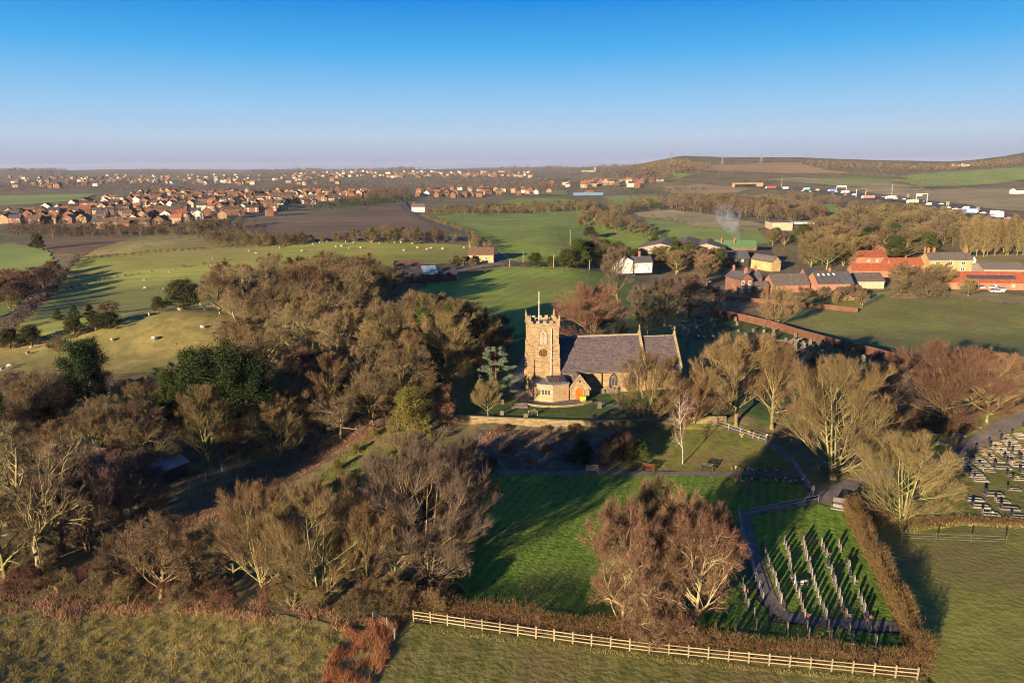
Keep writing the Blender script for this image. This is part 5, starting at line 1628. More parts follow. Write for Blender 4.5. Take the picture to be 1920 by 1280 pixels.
T('birch_full', 604, 745, 660, 60, 'birch_tree', 'thin birch with pink twigs right of the full one', rz=2.0)
T('oak', 610, 650, 533, 140, 'oak_tree', 'pale crooked oak at the upper edge of the left wood', rz=1.2)
T('oak', 555, 690, 570, 120, 'oak_tree', 'pale oak just below the upper crooked one', rz=3.0)
T('oak', 640, 705, 580, 110, 'oak_tree', 'pale oak at the right of the three in the left wood', rz=4.2)
# evergreens of the left wood
T('pine', 175, 806, 636, 92, 'pine_tree', 'single dark pine standing clear at the left')
T('pine', 425, 850, 640, 150, 'pine_tree', 'broad dark pine, largest of the evergreen clump')
T('pine', 470, 845, 668, 110, 'pine_tree', 'dark pine at the right of the evergreen clump', rz=2.0)
T('yew', 362, 790, 652, 92, 'yew_tree', 'brighter green yew at the left of the evergreen clump')
T('yew', 325, 800, 690, 66, 'yew_tree', 'small green yew leaning against the evergreen clump', rz=1.0)
T('pine', 395, 830, 690, 90, 'pine_tree', 'dark pine at the front of the evergreen clump', rz=4.0)
T('pine', 2, 880, 708, 70, 'pine_tree', 'dark conifer cut by the left edge of the picture')
T('fan', 395, 870, 712, 130, 'ash_tree', 'grey-olive bare tree in front of the evergreen clump')
ivy(T('wood_a', 85, 820, 690, 150, 'ivy_tree', 'ivy-green bushy tree between the left edge and the single pine'), 0.8, 0.7)
# ivy-dark trees between the pasture and the tower
for i, (x, b, t, w, l) in enumerate(((800, 690, 552, 120, 'dark ivy-clad tree at the left above the spruce'), (850, 690, 560, 110, 'dark ivy-clad tree in the middle behind the golden one'), (900, 680, 572, 100, 'dark ivy-clad tree nearest the tower'))):
    ivy(T('wood_a', x, b, t, w, 'ivy_tree', l, rz=i * 1.7), 0.95, 0.95)
T('wood_b', 760, 655, 552, 110, 'ash_tree', 'brown rounded tree at the top of the wood beside the pasture')
T('wood_b', 720, 690, 570, 110, 'ash_tree', 'brown rounded tree one step below the topmost', rz=2.0)

# the rest of the left wood: bare trees nobody could tell apart
WOOD = random.Random(5)
PLACED = [(o.location.x, o.location.y) for o in C.objects if o.type == 'EMPTY' and o.get('category') == 'tree']
def wood(px, n, mind, kinds, hr, label, group, name='wood_tree', seed=1):
    for x, y in scatter(px, n, mind, seed):
        if any((x - a) ** 2 + (y - b) ** 2 < (mind * 0.55) ** 2 for a, b in PLACED):
            continue
        k = WOOD.choice(kinds)
        mw, mt, H, Wd, _ = PROTO[k]
        h = WOOD.uniform(*hr)
        e = empty(name, (x, y, tz(x, y)), WOOD.random() * 6.283, (h / H * WOOD.uniform(0.95, 1.25),) * 2 + (h / H,))
        put('trunk', mw, e); put('crown', mt, e)
        tag(e, label, 'tree', group)
        PLACED.append((x, y))
wood([(0, 850), (0, 775), (110, 765), (240, 765), (330, 765), (420, 760), (520, 775), (420, 850), (300, 900), (200, 905), (100, 890)], 56, 5.6, ['wood_a', 'wood_b', 'wood_c', 'fan', 'upright', 'fan_brown'], (6, 9.5),
     'bare brown tree in the dark wood around the single pine', 'bare trees around the single pine', seed=2)
wood([(470, 870), (520, 760), (600, 720), (700, 740), (760, 770), (740, 800), (640, 830), (540, 870)], 40, 5.6, ['wood_a', 'wood_b', 'fan', 'oak', 'fan_brown', 'upright'], (7, 11),
     'bare brown tree in the wood below the white-stemmed birches', 'bare trees below the birches', seed=3)
wood([(440, 720), (430, 640), (480, 600), (640, 620), (760, 640), (880, 640), (920, 680), (840, 720), (760, 740), (600, 740)], 46, 6.4, ['wood_a', 'wood_b', 'fan', 'oak', 'dome', 'oak', 'upright'], (8, 13),
     'bare tree in the middle of the left wood around the pale oaks', 'bare trees around the pale oaks', seed=4)
wood([(410, 590), (440, 560), (520, 540), (620, 530), (700, 540), (740, 560), (690, 590), (640, 615), (480, 620)], 46, 6.6, ['wood_a', 'wood_b', 'fan', 'oak', 'dome', 'dome_red', 'oak'], (8, 13.5),
     'bare tree at the upper end of the left wood below the sheep field', 'bare trees at the upper end of the left wood', seed=5)
wood([(0, 1010), (0, 930), (120, 930), (240, 930), (300, 960), (240, 1020), (120, 1040)], 16, 5.0, ['wood_a', 'wood_c', 'wood_b'], (6, 9.5),
     'bare tree in the shadowed thicket behind the pale left oak', 'bare trees behind the pale left oak', seed=6)
wood([(880, 660), (930, 640), (960, 650), (940, 690), (900, 700)], 8, 4.0, ['wood_a', 'wood_c'], (5, 8),
     'bare tree in the shade between the ivy trees and the cedar', 'bare trees between ivy trees and cedar', seed=8)

# ---- shrubs
def shrubs(px, n, mind, kinds, hr, label, group, seed=1, name='shrub', cat='shrub'):
    for x, y in scatter(px, n, mind, seed):
        k = WOOD.choice(kinds)
        mw, mt, H, Wd, _ = PROTO[k]
        h = WOOD.uniform(*hr)
        e = empty(name, (x, y, tz(x, y)), WOOD.random() * 6.283, (h / H * WOOD.uniform(0.9, 1.4),) * 2 + (h / H,))
        put('stems', mw, e); put('twigs' if k.startswith('bush') else 'leaves', mt, e)
        tag(e, label, cat, group)
shrubs([(0, 1120), (0, 1060), (240, 1090), (420, 1110), (600, 1130), (760, 1135), (800, 1160), (700, 1170), (540, 1150), (280, 1135)], 34, 2.6, ['bush', 'bush_red', 'bush', 'bush_olive'], (1.8, 3.4),
       'tangled bare shrub along the top edge of the rough pasture', 'shrubs along the rough pasture', 11)
shrubs([(700, 1140), (770, 1100), (850, 1120), (870, 1150), (790, 1162)], 8, 2.2, ['bush', 'bush_olive'], (1.8, 3.2), 'bare shrub at the left end of the rail fence', 'shrubs at the left end of the rail fence', 12)
shrubs([(590, 1000), (760, 900), (860, 880), (850, 1000), (700, 1080), (560, 1090)], 12, 4.0, ['bush', 'bush', 'wood_c'], (2.5, 4.5), 'undergrowth shrub behind the slim pale trees', 'undergrowth behind the slim pale trees', 13)
shrubs([(600, 880), (700, 810), (780, 800), (790, 860), (720, 900), (640, 930)], 12, 3.0, ['gold', 'bush_olive', 'gold'], (1.2, 2.2), 'low yellow-green shrub on the sunny scrub bank', 'low shrubs on the sunny scrub bank', 14)
shrubs([(900, 868), (930, 808), (1040, 808), (1110, 812), (1100, 860), (1000, 874)], 11, 2.6, ['bush', 'bush', 'bush_red'], (0.8, 1.4), 'low grey bramble on the shaded bank below the wall', 'brambles on the shaded bank', 15)
shrubs([(620, 690), (700, 720), (830, 760), (800, 790), (640, 780), (500, 860), (440, 870), (480, 800)], 36, 3.6, ['bush', 'bush', 'bush_olive', 'holly'], (2.0, 4.0), 'undergrowth shrub in the shade of the left wood', 'undergrowth of the left wood', 16)
shrubs([(0, 940), (130, 880), (280, 900), (200, 960), (60, 1000)], 12, 4.0, ['bush', 'holly'], (2, 3.5), 'undergrowth shrub near the hidden bungalow roofs', 'undergrowth near the bungalow', 17)
for i, (k, x, b, t, w, l) in enumerate((('yew', 1092, 868, 825, 52, 'dark green bush on the bank, left of the pair'), ('yew', 1192, 866, 822, 66, 'wide dark evergreen bush on the bank, right of the pair'),
        ('bush', 1140, 868, 815, 56, 'tan twiggy bush between the two dark bushes on the bank'), ('bush_red', 1165, 858, 806, 60, 'reddish shrub above the right dark bush on the bank'),
        ('holly', 345, 580, 525, 86, 'large round holly on the crest of the sheep pasture'), ('holly', 298, 585, 556, 30, 'small holly left of the large round one'),
        ('holly', 205, 617, 585, 62, 'dark holly above the dry hill grass, right of the row'), ('holly', 140, 632, 595, 46, 'dark holly in the middle of the row above the hill grass'),
        ('holly', 60, 648, 610, 50, 'dark holly at the left of the row above the hill grass'), ('holly', 20, 655, 615, 50, 'dark holly at the far left of the picture above the hill'),
        ('spruce', 110, 600, 578, 26, 'small dark conifer by the far hedge corner, leftmost'), ('spruce', 140, 598, 572, 28, 'small dark conifer by the far hedge corner, second'), ('spruce', 170, 592, 570, 30, 'small dark conifer by the far hedge corner, third'),
        ('bush', 205, 592, 563, 46, 'brown bush right of the small dark conifers'), ('holly', 180, 620, 588, 40, 'dark holly squeezed left of the right-hand one'), ('bush', 110, 660, 630, 40, 'low brown bush below the row of hollies'),
        ('holly', 72, 468, 438, 30, 'single dark round bush in the far left meadow'), ('gold', 760, 800, 730, 60, 'yellow-green shrub at the foot of the ivy-covered tree'),
        ('bush_red', 1290, 795, 745, 60, 'pink shrub at the foot of the chancel east end'), ('bush', 1710, 805, 770, 110, 'reddish undergrowth below the russet beeches'), ('bush_red', 1640, 975, 945, 60, 'rusty shrub by the head of the right hedge'),
        ('bush_red', 1600, 965, 930, 46, 'rusty shrub right of the stone memorial bench'))):
    T(k, x, b, t, w, 'shrub', l, 'shrub')

# ---- hedges: thousands of fine twigs in a clipped shape
def hedge(line, w, h, m, label, per_m=260, tw=0.03, tl=0.5, name='hedge', ragged=0.12, cat='hedge', seed=1, leafy=None):
    rng = np.random.default_rng(seed)
    pts = along(line, 0.5)
    n = int(len(pts) * 0.5 * per_m)
    i = rng.integers(0, len(pts), n)
    A = np.array(pts)
    c, s = np.cos(A[i, 2]), np.sin(A[i, 2])
    u = rng.uniform(-0.25, 0.25, n)
    v = np.sign(rng.uniform(-1, 1, n)) * rng.random(n) ** 0.6 * w / 2
    hz = h * (1 + ragged * np.sin(A[i, 0] * 0.9 + A[i, 1] * 0.7) * 0.6 + ragged * rng.normal(0, 0.5, n))
    z = rng.random(n) ** 0.7 * hz
    X = A[i, 0] + c * u - s * v; Y = A[i, 1] + s * u + c * v
    o = np.array([A[0, 0], A[0, 1], tz(A[0, 0], A[0, 1])])
    base = np.stack([X, Y, terrain(X, Y) + z - tl * 0.5], 1) - o
    d = np.stack([rng.normal(0, 0.45, n) - s * np.sign(v) * 0.35, rng.normal(0, 0.45, n) + c * np.sign(v) * 0.35, np.abs(rng.normal(0.6, 0.5, n))], 1)
    V, F3, F4 = blades(rng, base, d, tl * (0.6 + 0.8 * rng.random(n)), np.full(n, tw))
    e = empty(name, tuple(o))
    put('twigs', np_mesh('hedge_twigs', V, F3, F4, m), e)['kind'] = 'stuff'
    st = Acc()
    k = max(3, len(pts) // 2)
    j = np.linspace(0, len(pts) - 1, k).astype(int)
    b0 = np.stack([A[j, 0] + rng.normal(0, w * 0.12, k), A[j, 1] + rng.normal(0, w * 0.12, k), np.zeros(k)], 1)
    b0[:, 2] = terrain(b0[:, 0], b0[:, 1]) - 0.1
    p = run(rng, b0 - o, np.tile([0.0, 0, 1.0], (k, 1)), np.full(k, h * 0.85), 3, 0.2, 0.05)
    Vt, Ft = tubes(p, np.full(k, 0.02 + tw * 0.6), np.full(k, tw * 0.4), 4)
    put('stems', np_mesh('hedge_stems', Vt, None, Ft, B_BROWN), e)['kind'] = 'stuff'
    tag(e, label, cat)
    return e
H_TAN = bark('clipped_hedge_twig', [(0.048, 0.028, 0.014), (0.082, 0.050, 0.023), (0.107, 0.069, 0.031)])
H_BRN = bark('hedge_twig', [(0.055, 0.036, 0.022), (0.095, 0.062, 0.036)])
FL = pxpoly([(772, 1148), (900, 1160), (1060, 1186), (1200, 1206), (1400, 1228), (1600, 1249), (1738, 1262)])
hedge(FL, 1.3, 1.75, H_TAN, 'clipped brown hedge just behind the wooden rail fence', 520, 0.026, 0.45, seed=2, ragged=0.28)
hedge(pxpoly([(1590, 966), (1640, 1060), (1690, 1165), (1738, 1262)]), 1.1, 2.4, H_TAN, 'tall clipped brown hedge between burial lawn and right pasture', 700, 0.028, 0.5, seed=3, ragged=0.3)
hedge(pxpoly([(1700, 985), (1800, 978), (1940, 985)]), 0.9, 0.6, H_TAN, 'low dry grassy hedge along the bottom of the cemetery', 160, 0.03, 0.4, seed=4)
hedge(pxpoly([(1690, 812), (1770, 806), (1830, 800)]), 2.5, 1.3, T_RED, 'rusty bramble hedge under the russet beeches', 260, 0.03, 0.6, seed=5)

# ---- bracken, brambles and tussocks: ground cover nobody could count
def cover(name, px, n, m, label, cat, hgt, tw, seed, lean=0.6, cluster=None):
    rng = np.random.default_rng(seed)
    poly = pxpoly(px)
    A = np.array(poly)
    X = rng.uniform(A[:, 0].min(), A[:, 0].max(), n * 4); Y = rng.uniform(A[:, 1].min(), A[:, 1].max(), n * 4)
    ok = inside(poly, X, Y)
    X, Y = X[ok][:n], Y[ok][:n]
    if cluster:
        q = np.sin(X * cluster + 1.3 * np.sin(Y * cluster * 0.7)) * np.sin(Y * cluster * 1.1 + 0.8 * np.sin(X * cluster * 1.3)) + rng.normal(0, 0.35, len(X))
        X, Y = X[q > -0.1], Y[q > -0.1]
        hh = hgt * (0.6 + 0.5 * np.clip(q[q > -0.1], 0, 1.2))
    else:
        hh = np.full(len(X), hgt)
    k = len(X)
    o = np.array([A[:, 0].mean(), A[:, 1].mean(), 0]); o[2] = tz(o[0], o[1])
    p = np.stack([X, Y, terrain(X, Y) + 0.02], 1) - o
    d = rng.normal(0, lean, (k, 3)); d[:, 2] = np.abs(d[:, 2]) + 0.6
    V, F3, F4 = blades(rng, p, d, hh * (0.6 + 0.8 * rng.random(k)), np.full(k, tw), 0.5)
    ob = put(name, np_mesh(name, V, F3, F4, m))
    ob.location = tuple(o)
    return stuff(ob, label, cat)
M_BRACK = mat('dead_bracken', [(0.166, 0.061, 0.030), (0.250, 0.102, 0.047), (0.291, 0.143, 0.069)], scale=0.8, coord='obj')
M_BRAM = mat('bramble_canes', [(0.138, 0.073, 0.047), (0.221, 0.112, 0.068), (0.248, 0.158, 0.079)], scale=0.6, coord='obj')
M_TUSS = mat('tussock_blades', [(0.103, 0.100, 0.024), (0.181, 0.150, 0.044), (0.294, 0.217, 0.083)], scale=0.45, coord='obj')
M_LONG = mat('long_grass', [(0.055, 0.070, 0.016), (0.085, 0.095, 0.022), (0.12, 0.11, 0.04)], scale=0.6, coord='obj')
cover('bracken', [(625, 1225), (650, 1165), (705, 1160), (745, 1175), (735, 1215), (700, 1285), (600, 1300), (610, 1250)], 22000, M_BRACK, 'rust red dead bracken beside the rough pasture corner', 'bracken', 0.55, 0.024, 21, 0.8, 1.3)
cover('brambles', [(-20, 1150), (0, 1080), (240, 1095), (420, 1120), (600, 1140), (690, 1160), (640, 1185), (560, 1175), (300, 1150), (120, 1165)], 15000, M_BRAM, 'reddish brambles along the wood edge above the rough pasture', 'brambles', 0.7, 0.035, 22, 0.8, 0.9)
cover('tussock_grass', [(-60, 1160), (120, 1160), (300, 1150), (560, 1175), (640, 1195), (600, 1300), (-80, 1310)], 120000, M_TUSS, 'rough tussocky grass in the bottom left pasture', 'grass', 0.30, 0.018, 23, 0.75, 2.3)
cover('bank_scrub', [(590, 900), (640, 850), (720, 800), (775, 805), (770, 880), (700, 920), (640, 940)], 9000, M_LONG, 'long tufted grass on the sunny scrub bank', 'grass', 0.45, 0.05, 24, 0.8, 1.0)
cover('bank_brambles', [(890, 872), (900, 812), (1000, 806), (1110, 810), (1100, 872), (1000, 880)], 9000, M_BRAM, 'grey brambles carpeting the shaded bank below the wall', 'brambles', 0.5, 0.035, 25, 0.8, 1.0)
cover('verge_grass', [(1600, 968), (1700, 972), (1800, 966), (1950, 975), (1950, 992), (1800, 986), (1700, 1000), (1640, 1000)], 6000, M_TUSS, 'dry long grass along the foot of the cemetery', 'grass', 0.3, 0.03, 26)
cover('wood_floor_scrub', [(0, 1000), (0, 760), (240, 730), (420, 720), (640, 700), (860, 700), (870, 780), (720, 800), (560, 880), (420, 960), (260, 1030)], 26000, M_BRAM, 'dead undergrowth on the floor of the left wood', 'undergrowth', 0.8, 0.05, 27, 0.9, 0.5)
cover('fence_grass', [(780, 1172), (1100, 1213), (1400, 1248), (1740, 1280), (1740, 1290), (1400, 1258), (1100, 1224), (790, 1184)], 7000, M_TUSS, 'uncut dry grass along the foot of the rail fence', 'grass', 0.22, 0.022, 28)
cover('track_scrub', [(290, 985), (420, 905), (600, 820), (720, 770), (735, 805), (620, 865), (460, 955), (330, 1015)], 12000, M_BRAM, 'dead grass and scrub on the old track through the wood', 'scrub', 0.5, 0.03, 29, 0.8, 0.8)

# ------------------------------------------------------------------ houses, farm buildings and the village
def wallmat(n, c, k=0.0):
    return mat('wall_' + n, [tuple(q * 0.62 for q in c), tuple(q * 0.78 for q in c), tuple(q * 0.88 for q in c)], scale=0.9, coord='obj', rand=0.12, bump=0.15, bscale=6)
WM = {'brick': courses('house_brick', [(0.109, 0.048, 0.030), (0.153, 0.071, 0.044)], (0.109, 0.086, 0.070), 0.24, 0.085, bump=0.2, rand=0.16),
      'pink': courses('farm_brick', [(0.194, 0.086, 0.052), (0.245, 0.122, 0.076)], (0.194, 0.130, 0.094), 0.24, 0.085, bump=0.2, rand=0.1),
      'cream': wallmat('cream_render', (0.40, 0.32, 0.225)), 'white': wallmat('white_render', (0.54, 0.51, 0.46)), 'stone': courses('farm_stone', [(0.26, 0.18, 0.085), (0.36, 0.26, 0.135)], (0.22, 0.16, 0.09), 0.5, 0.24, bump=0.3),
      'tan': wallmat('buff_brick', (0.30, 0.19, 0.11)), 'tin': wallmat('pale_cladding', (0.26, 0.225, 0.18)), 'dark': wallmat('tarred_boards', (0.035, 0.032, 0.034))}
def roofmat(n, c):
    return courses('roof_' + n, [tuple(q * 0.6 for q in c), tuple(q * 0.88 for q in c)], tuple(q * 0.42 for q in c), 0.5, 0.26, axis='roof', bump=0.4, big=0.7, bigamt=0.25, rand=0.15)
RM = {'slate': roofmat('blue_slate', (0.070, 0.068, 0.078)), 'grey': roofmat('grey_tile', (0.115, 0.095, 0.085)), 'red': roofmat('red_pantile', (0.27, 0.075, 0.036)), 'brown': roofmat('brown_tile', (0.13, 0.080, 0.056)),
      'terra': roofmat('terracotta', (0.26, 0.105, 0.055)), 'dark': roofmat('dark_tile', (0.042, 0.040, 0.046)), 'sheet': mat('fibre_cement', [(0.080, 0.068, 0.062), (0.125, 0.106, 0.094)], scale=1.0, coord='obj', stretch=(3, 0.3, 0.3)),
      'green': mat('green_sheeting', [(0.05, 0.10, 0.04), (0.075, 0.14, 0.055)], scale=0.8, coord='obj'), 'bluesheet': mat('blue_sheeting', [(0.11, 0.17, 0.24), (0.16, 0.23, 0.31)], scale=0.8, coord='obj', rough=0.4)}
M_PANE = mat('window_glass', [(0.035, 0.038, 0.045), (0.06, 0.064, 0.072)], scale=3, rough=0.2, coord='obj', spec=0.5)
M_FRAME = mat('white_window_frame', [(0.60, 0.59, 0.56), (0.68, 0.67, 0.64)], scale=3, rough=0.5, coord='obj')
M_POTS = mat('chimney_brick', [(0.20, 0.080, 0.045), (0.28, 0.12, 0.07)], scale=3, coord='obj')

def gable(e, L, D, eave, ridge, wm, rm, ridge_axis='x', over=0.25, name=('wall', 'roof'), off=(0, 0), z0=-0.5):
    """walls with gables and a two-leaf roof; L along local x, D along local y, front-left corner at off"""
    ox, oy = off
    if ridge_axis == 'x':
        w = MB().slab([(oy, z0), (oy + D, z0), (oy + D, eave), (oy + D / 2, ridge), (oy, eave)], 'x', ox, ox + L)
        half, run_ = D / 2, 'x'
    else:
        w = MB().slab([(ox, z0), (ox + L, z0), (ox + L, eave), (ox + L / 2, ridge), (ox, eave)], 'y', oy, oy + D)
        half, run_ = L / 2, 'y'
    wo = w.build(name[0], wm, e)
    m = MB()
    s = (ridge - eave) / half
    ol = over
    th = 0.14
    for sg in (-1, 1):
        if run_ == 'x':
            c = oy + D / 2; a0, a1 = ox - over, ox + L + over
        else:
            c = ox + L / 2; a0, a1 = oy - over, oy + D + over
        p = [(c + sg * (half + ol), eave - s * ol + 0.02), (c, ridge + 0.02), (c, ridge + 0.02 + th * 1.3), (c + sg * (half + ol), eave - s * ol + 0.02 + th)]
        m.slab(p, run_, a0, a1)
    ro = m.build(name[1], rm, e)
    return wo, ro

def win(e, wall, x, z, w, h, face='front', D=0.0, plane=None, bars=True):
    """a framed window on the front (y=plane) or side wall (x=plane)"""
    p = 0.0 if plane is None else plane
    ax = 'y' if face in ('front', 'back') else 'x'
    sg = -1 if face in ('front', 'left') else 1
    f = MB().slab([(x - w / 2, z), (x + w / 2, z), (x + w / 2, z + h), (x - w / 2, z + h)], ax, p - sg * 0.06, p + sg * 0.05).build('window', M_FRAME, e)
    n = 2 if bars else 1
    for i in range(n):
        a, b = x - w / 2 + 0.10 + i * (w - 0.1) / n, x - w / 2 + (i + 1) * (w - 0.1) / n
        MB().slab([(a, z + 0.1), (b, z + 0.1), (b, z + h - 0.1), (a, z + h - 0.1)], ax, p + sg * 0.02, p + sg * 0.062).build('pane', M_PANE, f)
    return f

def chimney(e, x, y, z0, z1, w=0.6, d=0.6, pots=2):
    c = MB().box(x - w / 2, x + w / 2, y - d / 2, y + d / 2, z0, z1); c.box(x - w / 2 - 0.08, x + w / 2 + 0.08, y - d / 2 - 0.08, y + d / 2 + 0.08, z1 + 0.003, z1 + 0.14)
    o = c.build('chimney', M_POTS, e)
    for i in range(pots):
        px_ = x + (i - (pots - 1) / 2) * 0.32
        MB().tube([(px_, y, z1 + 0.14), (px_, y, z1 + 0.6)], [0.13, 0.10], 8).build('chimney_pot', M_POTS, o)
    return o

def house(px_, py_, rz, L, D, eave, ridge, wm, rm, label, name='house', cat='house', axis='x', wins=(), chims=(), door=None, over=0.25):
    x, y, z = P(px_, py_)
    e = empty(name, (x, y, z), R(rz))
    gable(e, L, D, eave, ridge, WM[wm], RM[rm], axis, over)
    for w in wins:
        win(e, None, *w)
    for c in chims:
        chimney(e, *c)
    if door is not None:
        MB().box(door - 0.45, door + 0.45, -0.06, 0.04, 0, 2.05).build('door', M_DARK, e)
    tag(e, label, cat)
    return e

# the brick farmhouse by the drive
fh = house(1386, 551, 14, 5.0, 9.5, 4.9, 7.0, 'brick', 'slate', 'red brick farmhouse with white windows at the farm entrance', 'farmhouse', axis='y',
           wins=((1.2, 0.5, 1.05, 1.7), (3.8, 0.5, 1.05, 1.7), (1.2, 3.0, 1.0, 1.5), (3.8, 3.0, 1.0, 1.5)), chims=((2.5, 0.9, 6.0, 8.6, 0.9, 0.6), (2.5, 8.6, 6.0, 8.4, 0.7, 0.6)))
gable(fh, 6.5, 6.0, 4.6, 6.7, WM['brick'], RM['grey'], 'x', off=(4.2, 3.4), name=('wing_wall', 'wing_roof'))
gable(fh, 5.6, 3.6, 2.3, 3.7, WM['brick'], RM['grey'], 'x', off=(5.6, -0.4), name=('lean_to_wall', 'lean_to_roof'))
win(fh, None, 7.4, 1.0, 1.3, 0.9, plane=-0.4)
chimney(fh, 9.8, 6.4, 6.0, 8.3, 0.8, 0.6)
MB().bar((3.4, 4.0, 6.4), (3.4, 4.0, 10.0), 0.05).build('aerial', M_DARK, fh)
house(1450, 549, 8, 13.5, 8.0, 2.6, 5.9, 'pink', 'grey', 'long low barn with grey tiled roof right of the farmhouse', 'barn', 'barn')
b3 = house(1533, 550, 6, 8.5, 8.5, 3.4, 7.0, 'pink', 'slate', 'blue slate barn with rooflights in the middle of the farmyard', 'barn', 'barn', chims=((6.0, 4.2, 6.6, 7.8, 0.8, 0.5),))
for i in range(4):
    MB().slab([(2.6, 5.75), (3.3, 6.33), (3.2, 6.46), (2.5, 5.88)], 'x', 0.9 + i * 1.9, 1.5 + i * 1.9).build('rooflight', M_FRAME, b3)
house(1512, 533, 6, 4.5, 6.5, 2.6, 5.8, 'pink', 'dark', 'dark slate link roof left of the rooflight barn', 'barn', 'barn')
house(1576, 549, 6, 4.4, 8.0, 3.3, 6.7, 'pink', 'slate', 'short slate barn joined to the right of the rooflight barn', 'barn', 'barn')
house(1577, 563, 4, 6.6, 4.8, 2.0, 3.9, 'pink', 'slate', 'small slate outbuilding at the end of the garden wall', 'outbuilding', 'building', wins=((3.0, 0.9, 0.9, 0.7),))
house(1606, 541, 2, 10.0, 8.0, 2.6, 5.0, 'cream', 'grey', 'grey-roofed shed with cream walls behind the outbuilding', 'barn', 'barn')
house(1600, 519, -3, 19.0, 6.5, 2.5, 4.9, 'pink', 'red', 'long low red pantile range in the middle of the farm', 'barn', 'barn', chims=((14.5, 3.2, 4.4, 5.8, 0.7, 0.5, 1),))
house(1603, 501, -3, 13.0, 6.5, 4.4, 6.8, 'pink', 'red', 'two-storey red pantile barn with small square openings', 'barn', 'barn', wins=((5.5, 2.4, 0.8, 0.9), (9.0, 2.4, 0.8, 0.9)))
house(1664, 508, -4, 15.0, 6.0, 2.6, 5.0, 'pink', 'red', 'low red pantile range right of the two-storey barn', 'barn', 'barn')
sh = house(1740, 511, -4, 17.0, 8.0, 5.2, 7.8, 'stone', 'grey', 'golden stone house with three white upper windows', wins=((3.4, 3.1, 1.7, 1.6), (8.4, 3.1, 1.5, 1.6), (13.4, 3.1, 1.7, 1.6), (3.4, 0.6, 1.6, 1.6), (13.4, 0.6, 1.6, 1.6)),
           chims=((1.0, 4.0, 7.0, 9.4, 0.8, 0.6), (3.2, 4.0, 7.2, 9.4, 0.8, 0.6), (16.0, 4.0, 7.2, 9.3, 0.8, 0.7)), door=8.4)
gable(sh, 2.2, 5.0, 4.9, 6.6, WM['white'], RM['grey'], 'y', off=(17.003, 1.5), name=('side_wall', 'side_roof'))
house(1728, 498, -4, 3.0, 4.0, 3.0, 4.4, 'pink', 'slate', 'small brick wing with tall chimney left of the golden stone house', 'outbuilding', 'building', chims=((1.5, 2.0, 4.0, 7.4, 0.6, 0.6),))
lb = house(1764, 541, -7, 46.0, 8.0, 2.4, 5.6, 'pink', 'red', 'very long red pantile barn with dark solar strip on its roof', 'barn', 'barn', wins=((12.0, 0.8, 1.0, 0.9), (18.0, 0.8, 1.0, 0.9), (24.0, 0.8, 1.0, 0.9), (30.0, 0.8, 1.0, 0.9)))
for i in range(12):
    x0 = 9.0 + i * 1.35
    MB().slab([(1.15, 3.48), (2.5, 4.56), (2.42, 4.70), (1.07, 3.62)], 'x', x0, x0 + 1.3).build('solar_panel', M_SOLAR, lb)
house(1843, 518, -8, 15.0, 11.0, 2.8, 4.8, 'tin', 'sheet', 'open grey sheeted shed behind the long red barn', 'shed', 'shed')
house(1446, 509, 25, 5.0, 12.0, 3.9, 6.0, 'stone', 'grey', 'yellow stone barn gable behind the farmhouse chimneys', 'barn', 'barn', axis='y')
# white cottage and great sheds
wc = house(1154, 511, 6, 7.0, 6.0, 4.4, 6.4, 'white', 'slate', 'white cottage with dark roofs among trees behind the pasture', 'cottage', 'house', axis='y', wins=((2.2, 2.9, 0.9, 1.1), (4.8, 2.9, 0.9, 1.1), (2.2, 0.7, 0.9, 1.2)), chims=((3.5, 0.8, 5.8, 8.0, 0.8, 0.6),))
gable(wc, 8.5, 6.0, 3.6, 5.6, WM['white'], RM['slate'], 'x', off=(6.6, 1.0), name=('wing_wall', 'wing_roof'))
win(wc, None, 9.0, 2.0, 0.8, 1.0, plane=1.0); win(wc, None, 12.6, 2.0, 0.8, 1.0, plane=1.0); win(wc, None, 13.8, 0.4, 0.8, 1.6, plane=1.0)
chimney(wc, 10.5, 4.0, 5.2, 7.4, 0.8, 0.6)
for i, (x, y, L, D, l) in enumerate(((1196, 484, 20, 26, 'large grey farm shed with pale end wall, left of three'), (1240, 482, 20, 30, 'large grey farm shed in the middle of three'), (1290, 484, 16, 24, 'large grey farm shed at the right of three'))):
    house(x, y, -18, L, D, 4.8, 7.0, 'tin', 'sheet', l, 'farm_shed', 'shed', axis='y', over=0.5)
house(1340, 478, -12, 19, 10, 3.6, 6.6, 'brick', 'green', 'brick barn with bright green sheeted roof by the smoke', 'barn', 'barn', chims=((3.0, 3.0, 5.0, 7.4), (9.0, 3.0, 5.0, 7.4)))
house(1366, 502, 4, 9, 8, 4.2, 6.8, 'dark', 'slate', 'dark slate-roofed house in shade below the green-roofed barn', wins=((3, 2.5, 0.9, 1.1), (6, 2.5, 0.9, 1.1)))
house(1402, 496, 4, 12, 8, 3.2, 5.6, 'dark', 'dark', 'long dark shed in shade right of the slate-roofed house', 'shed', 'shed')
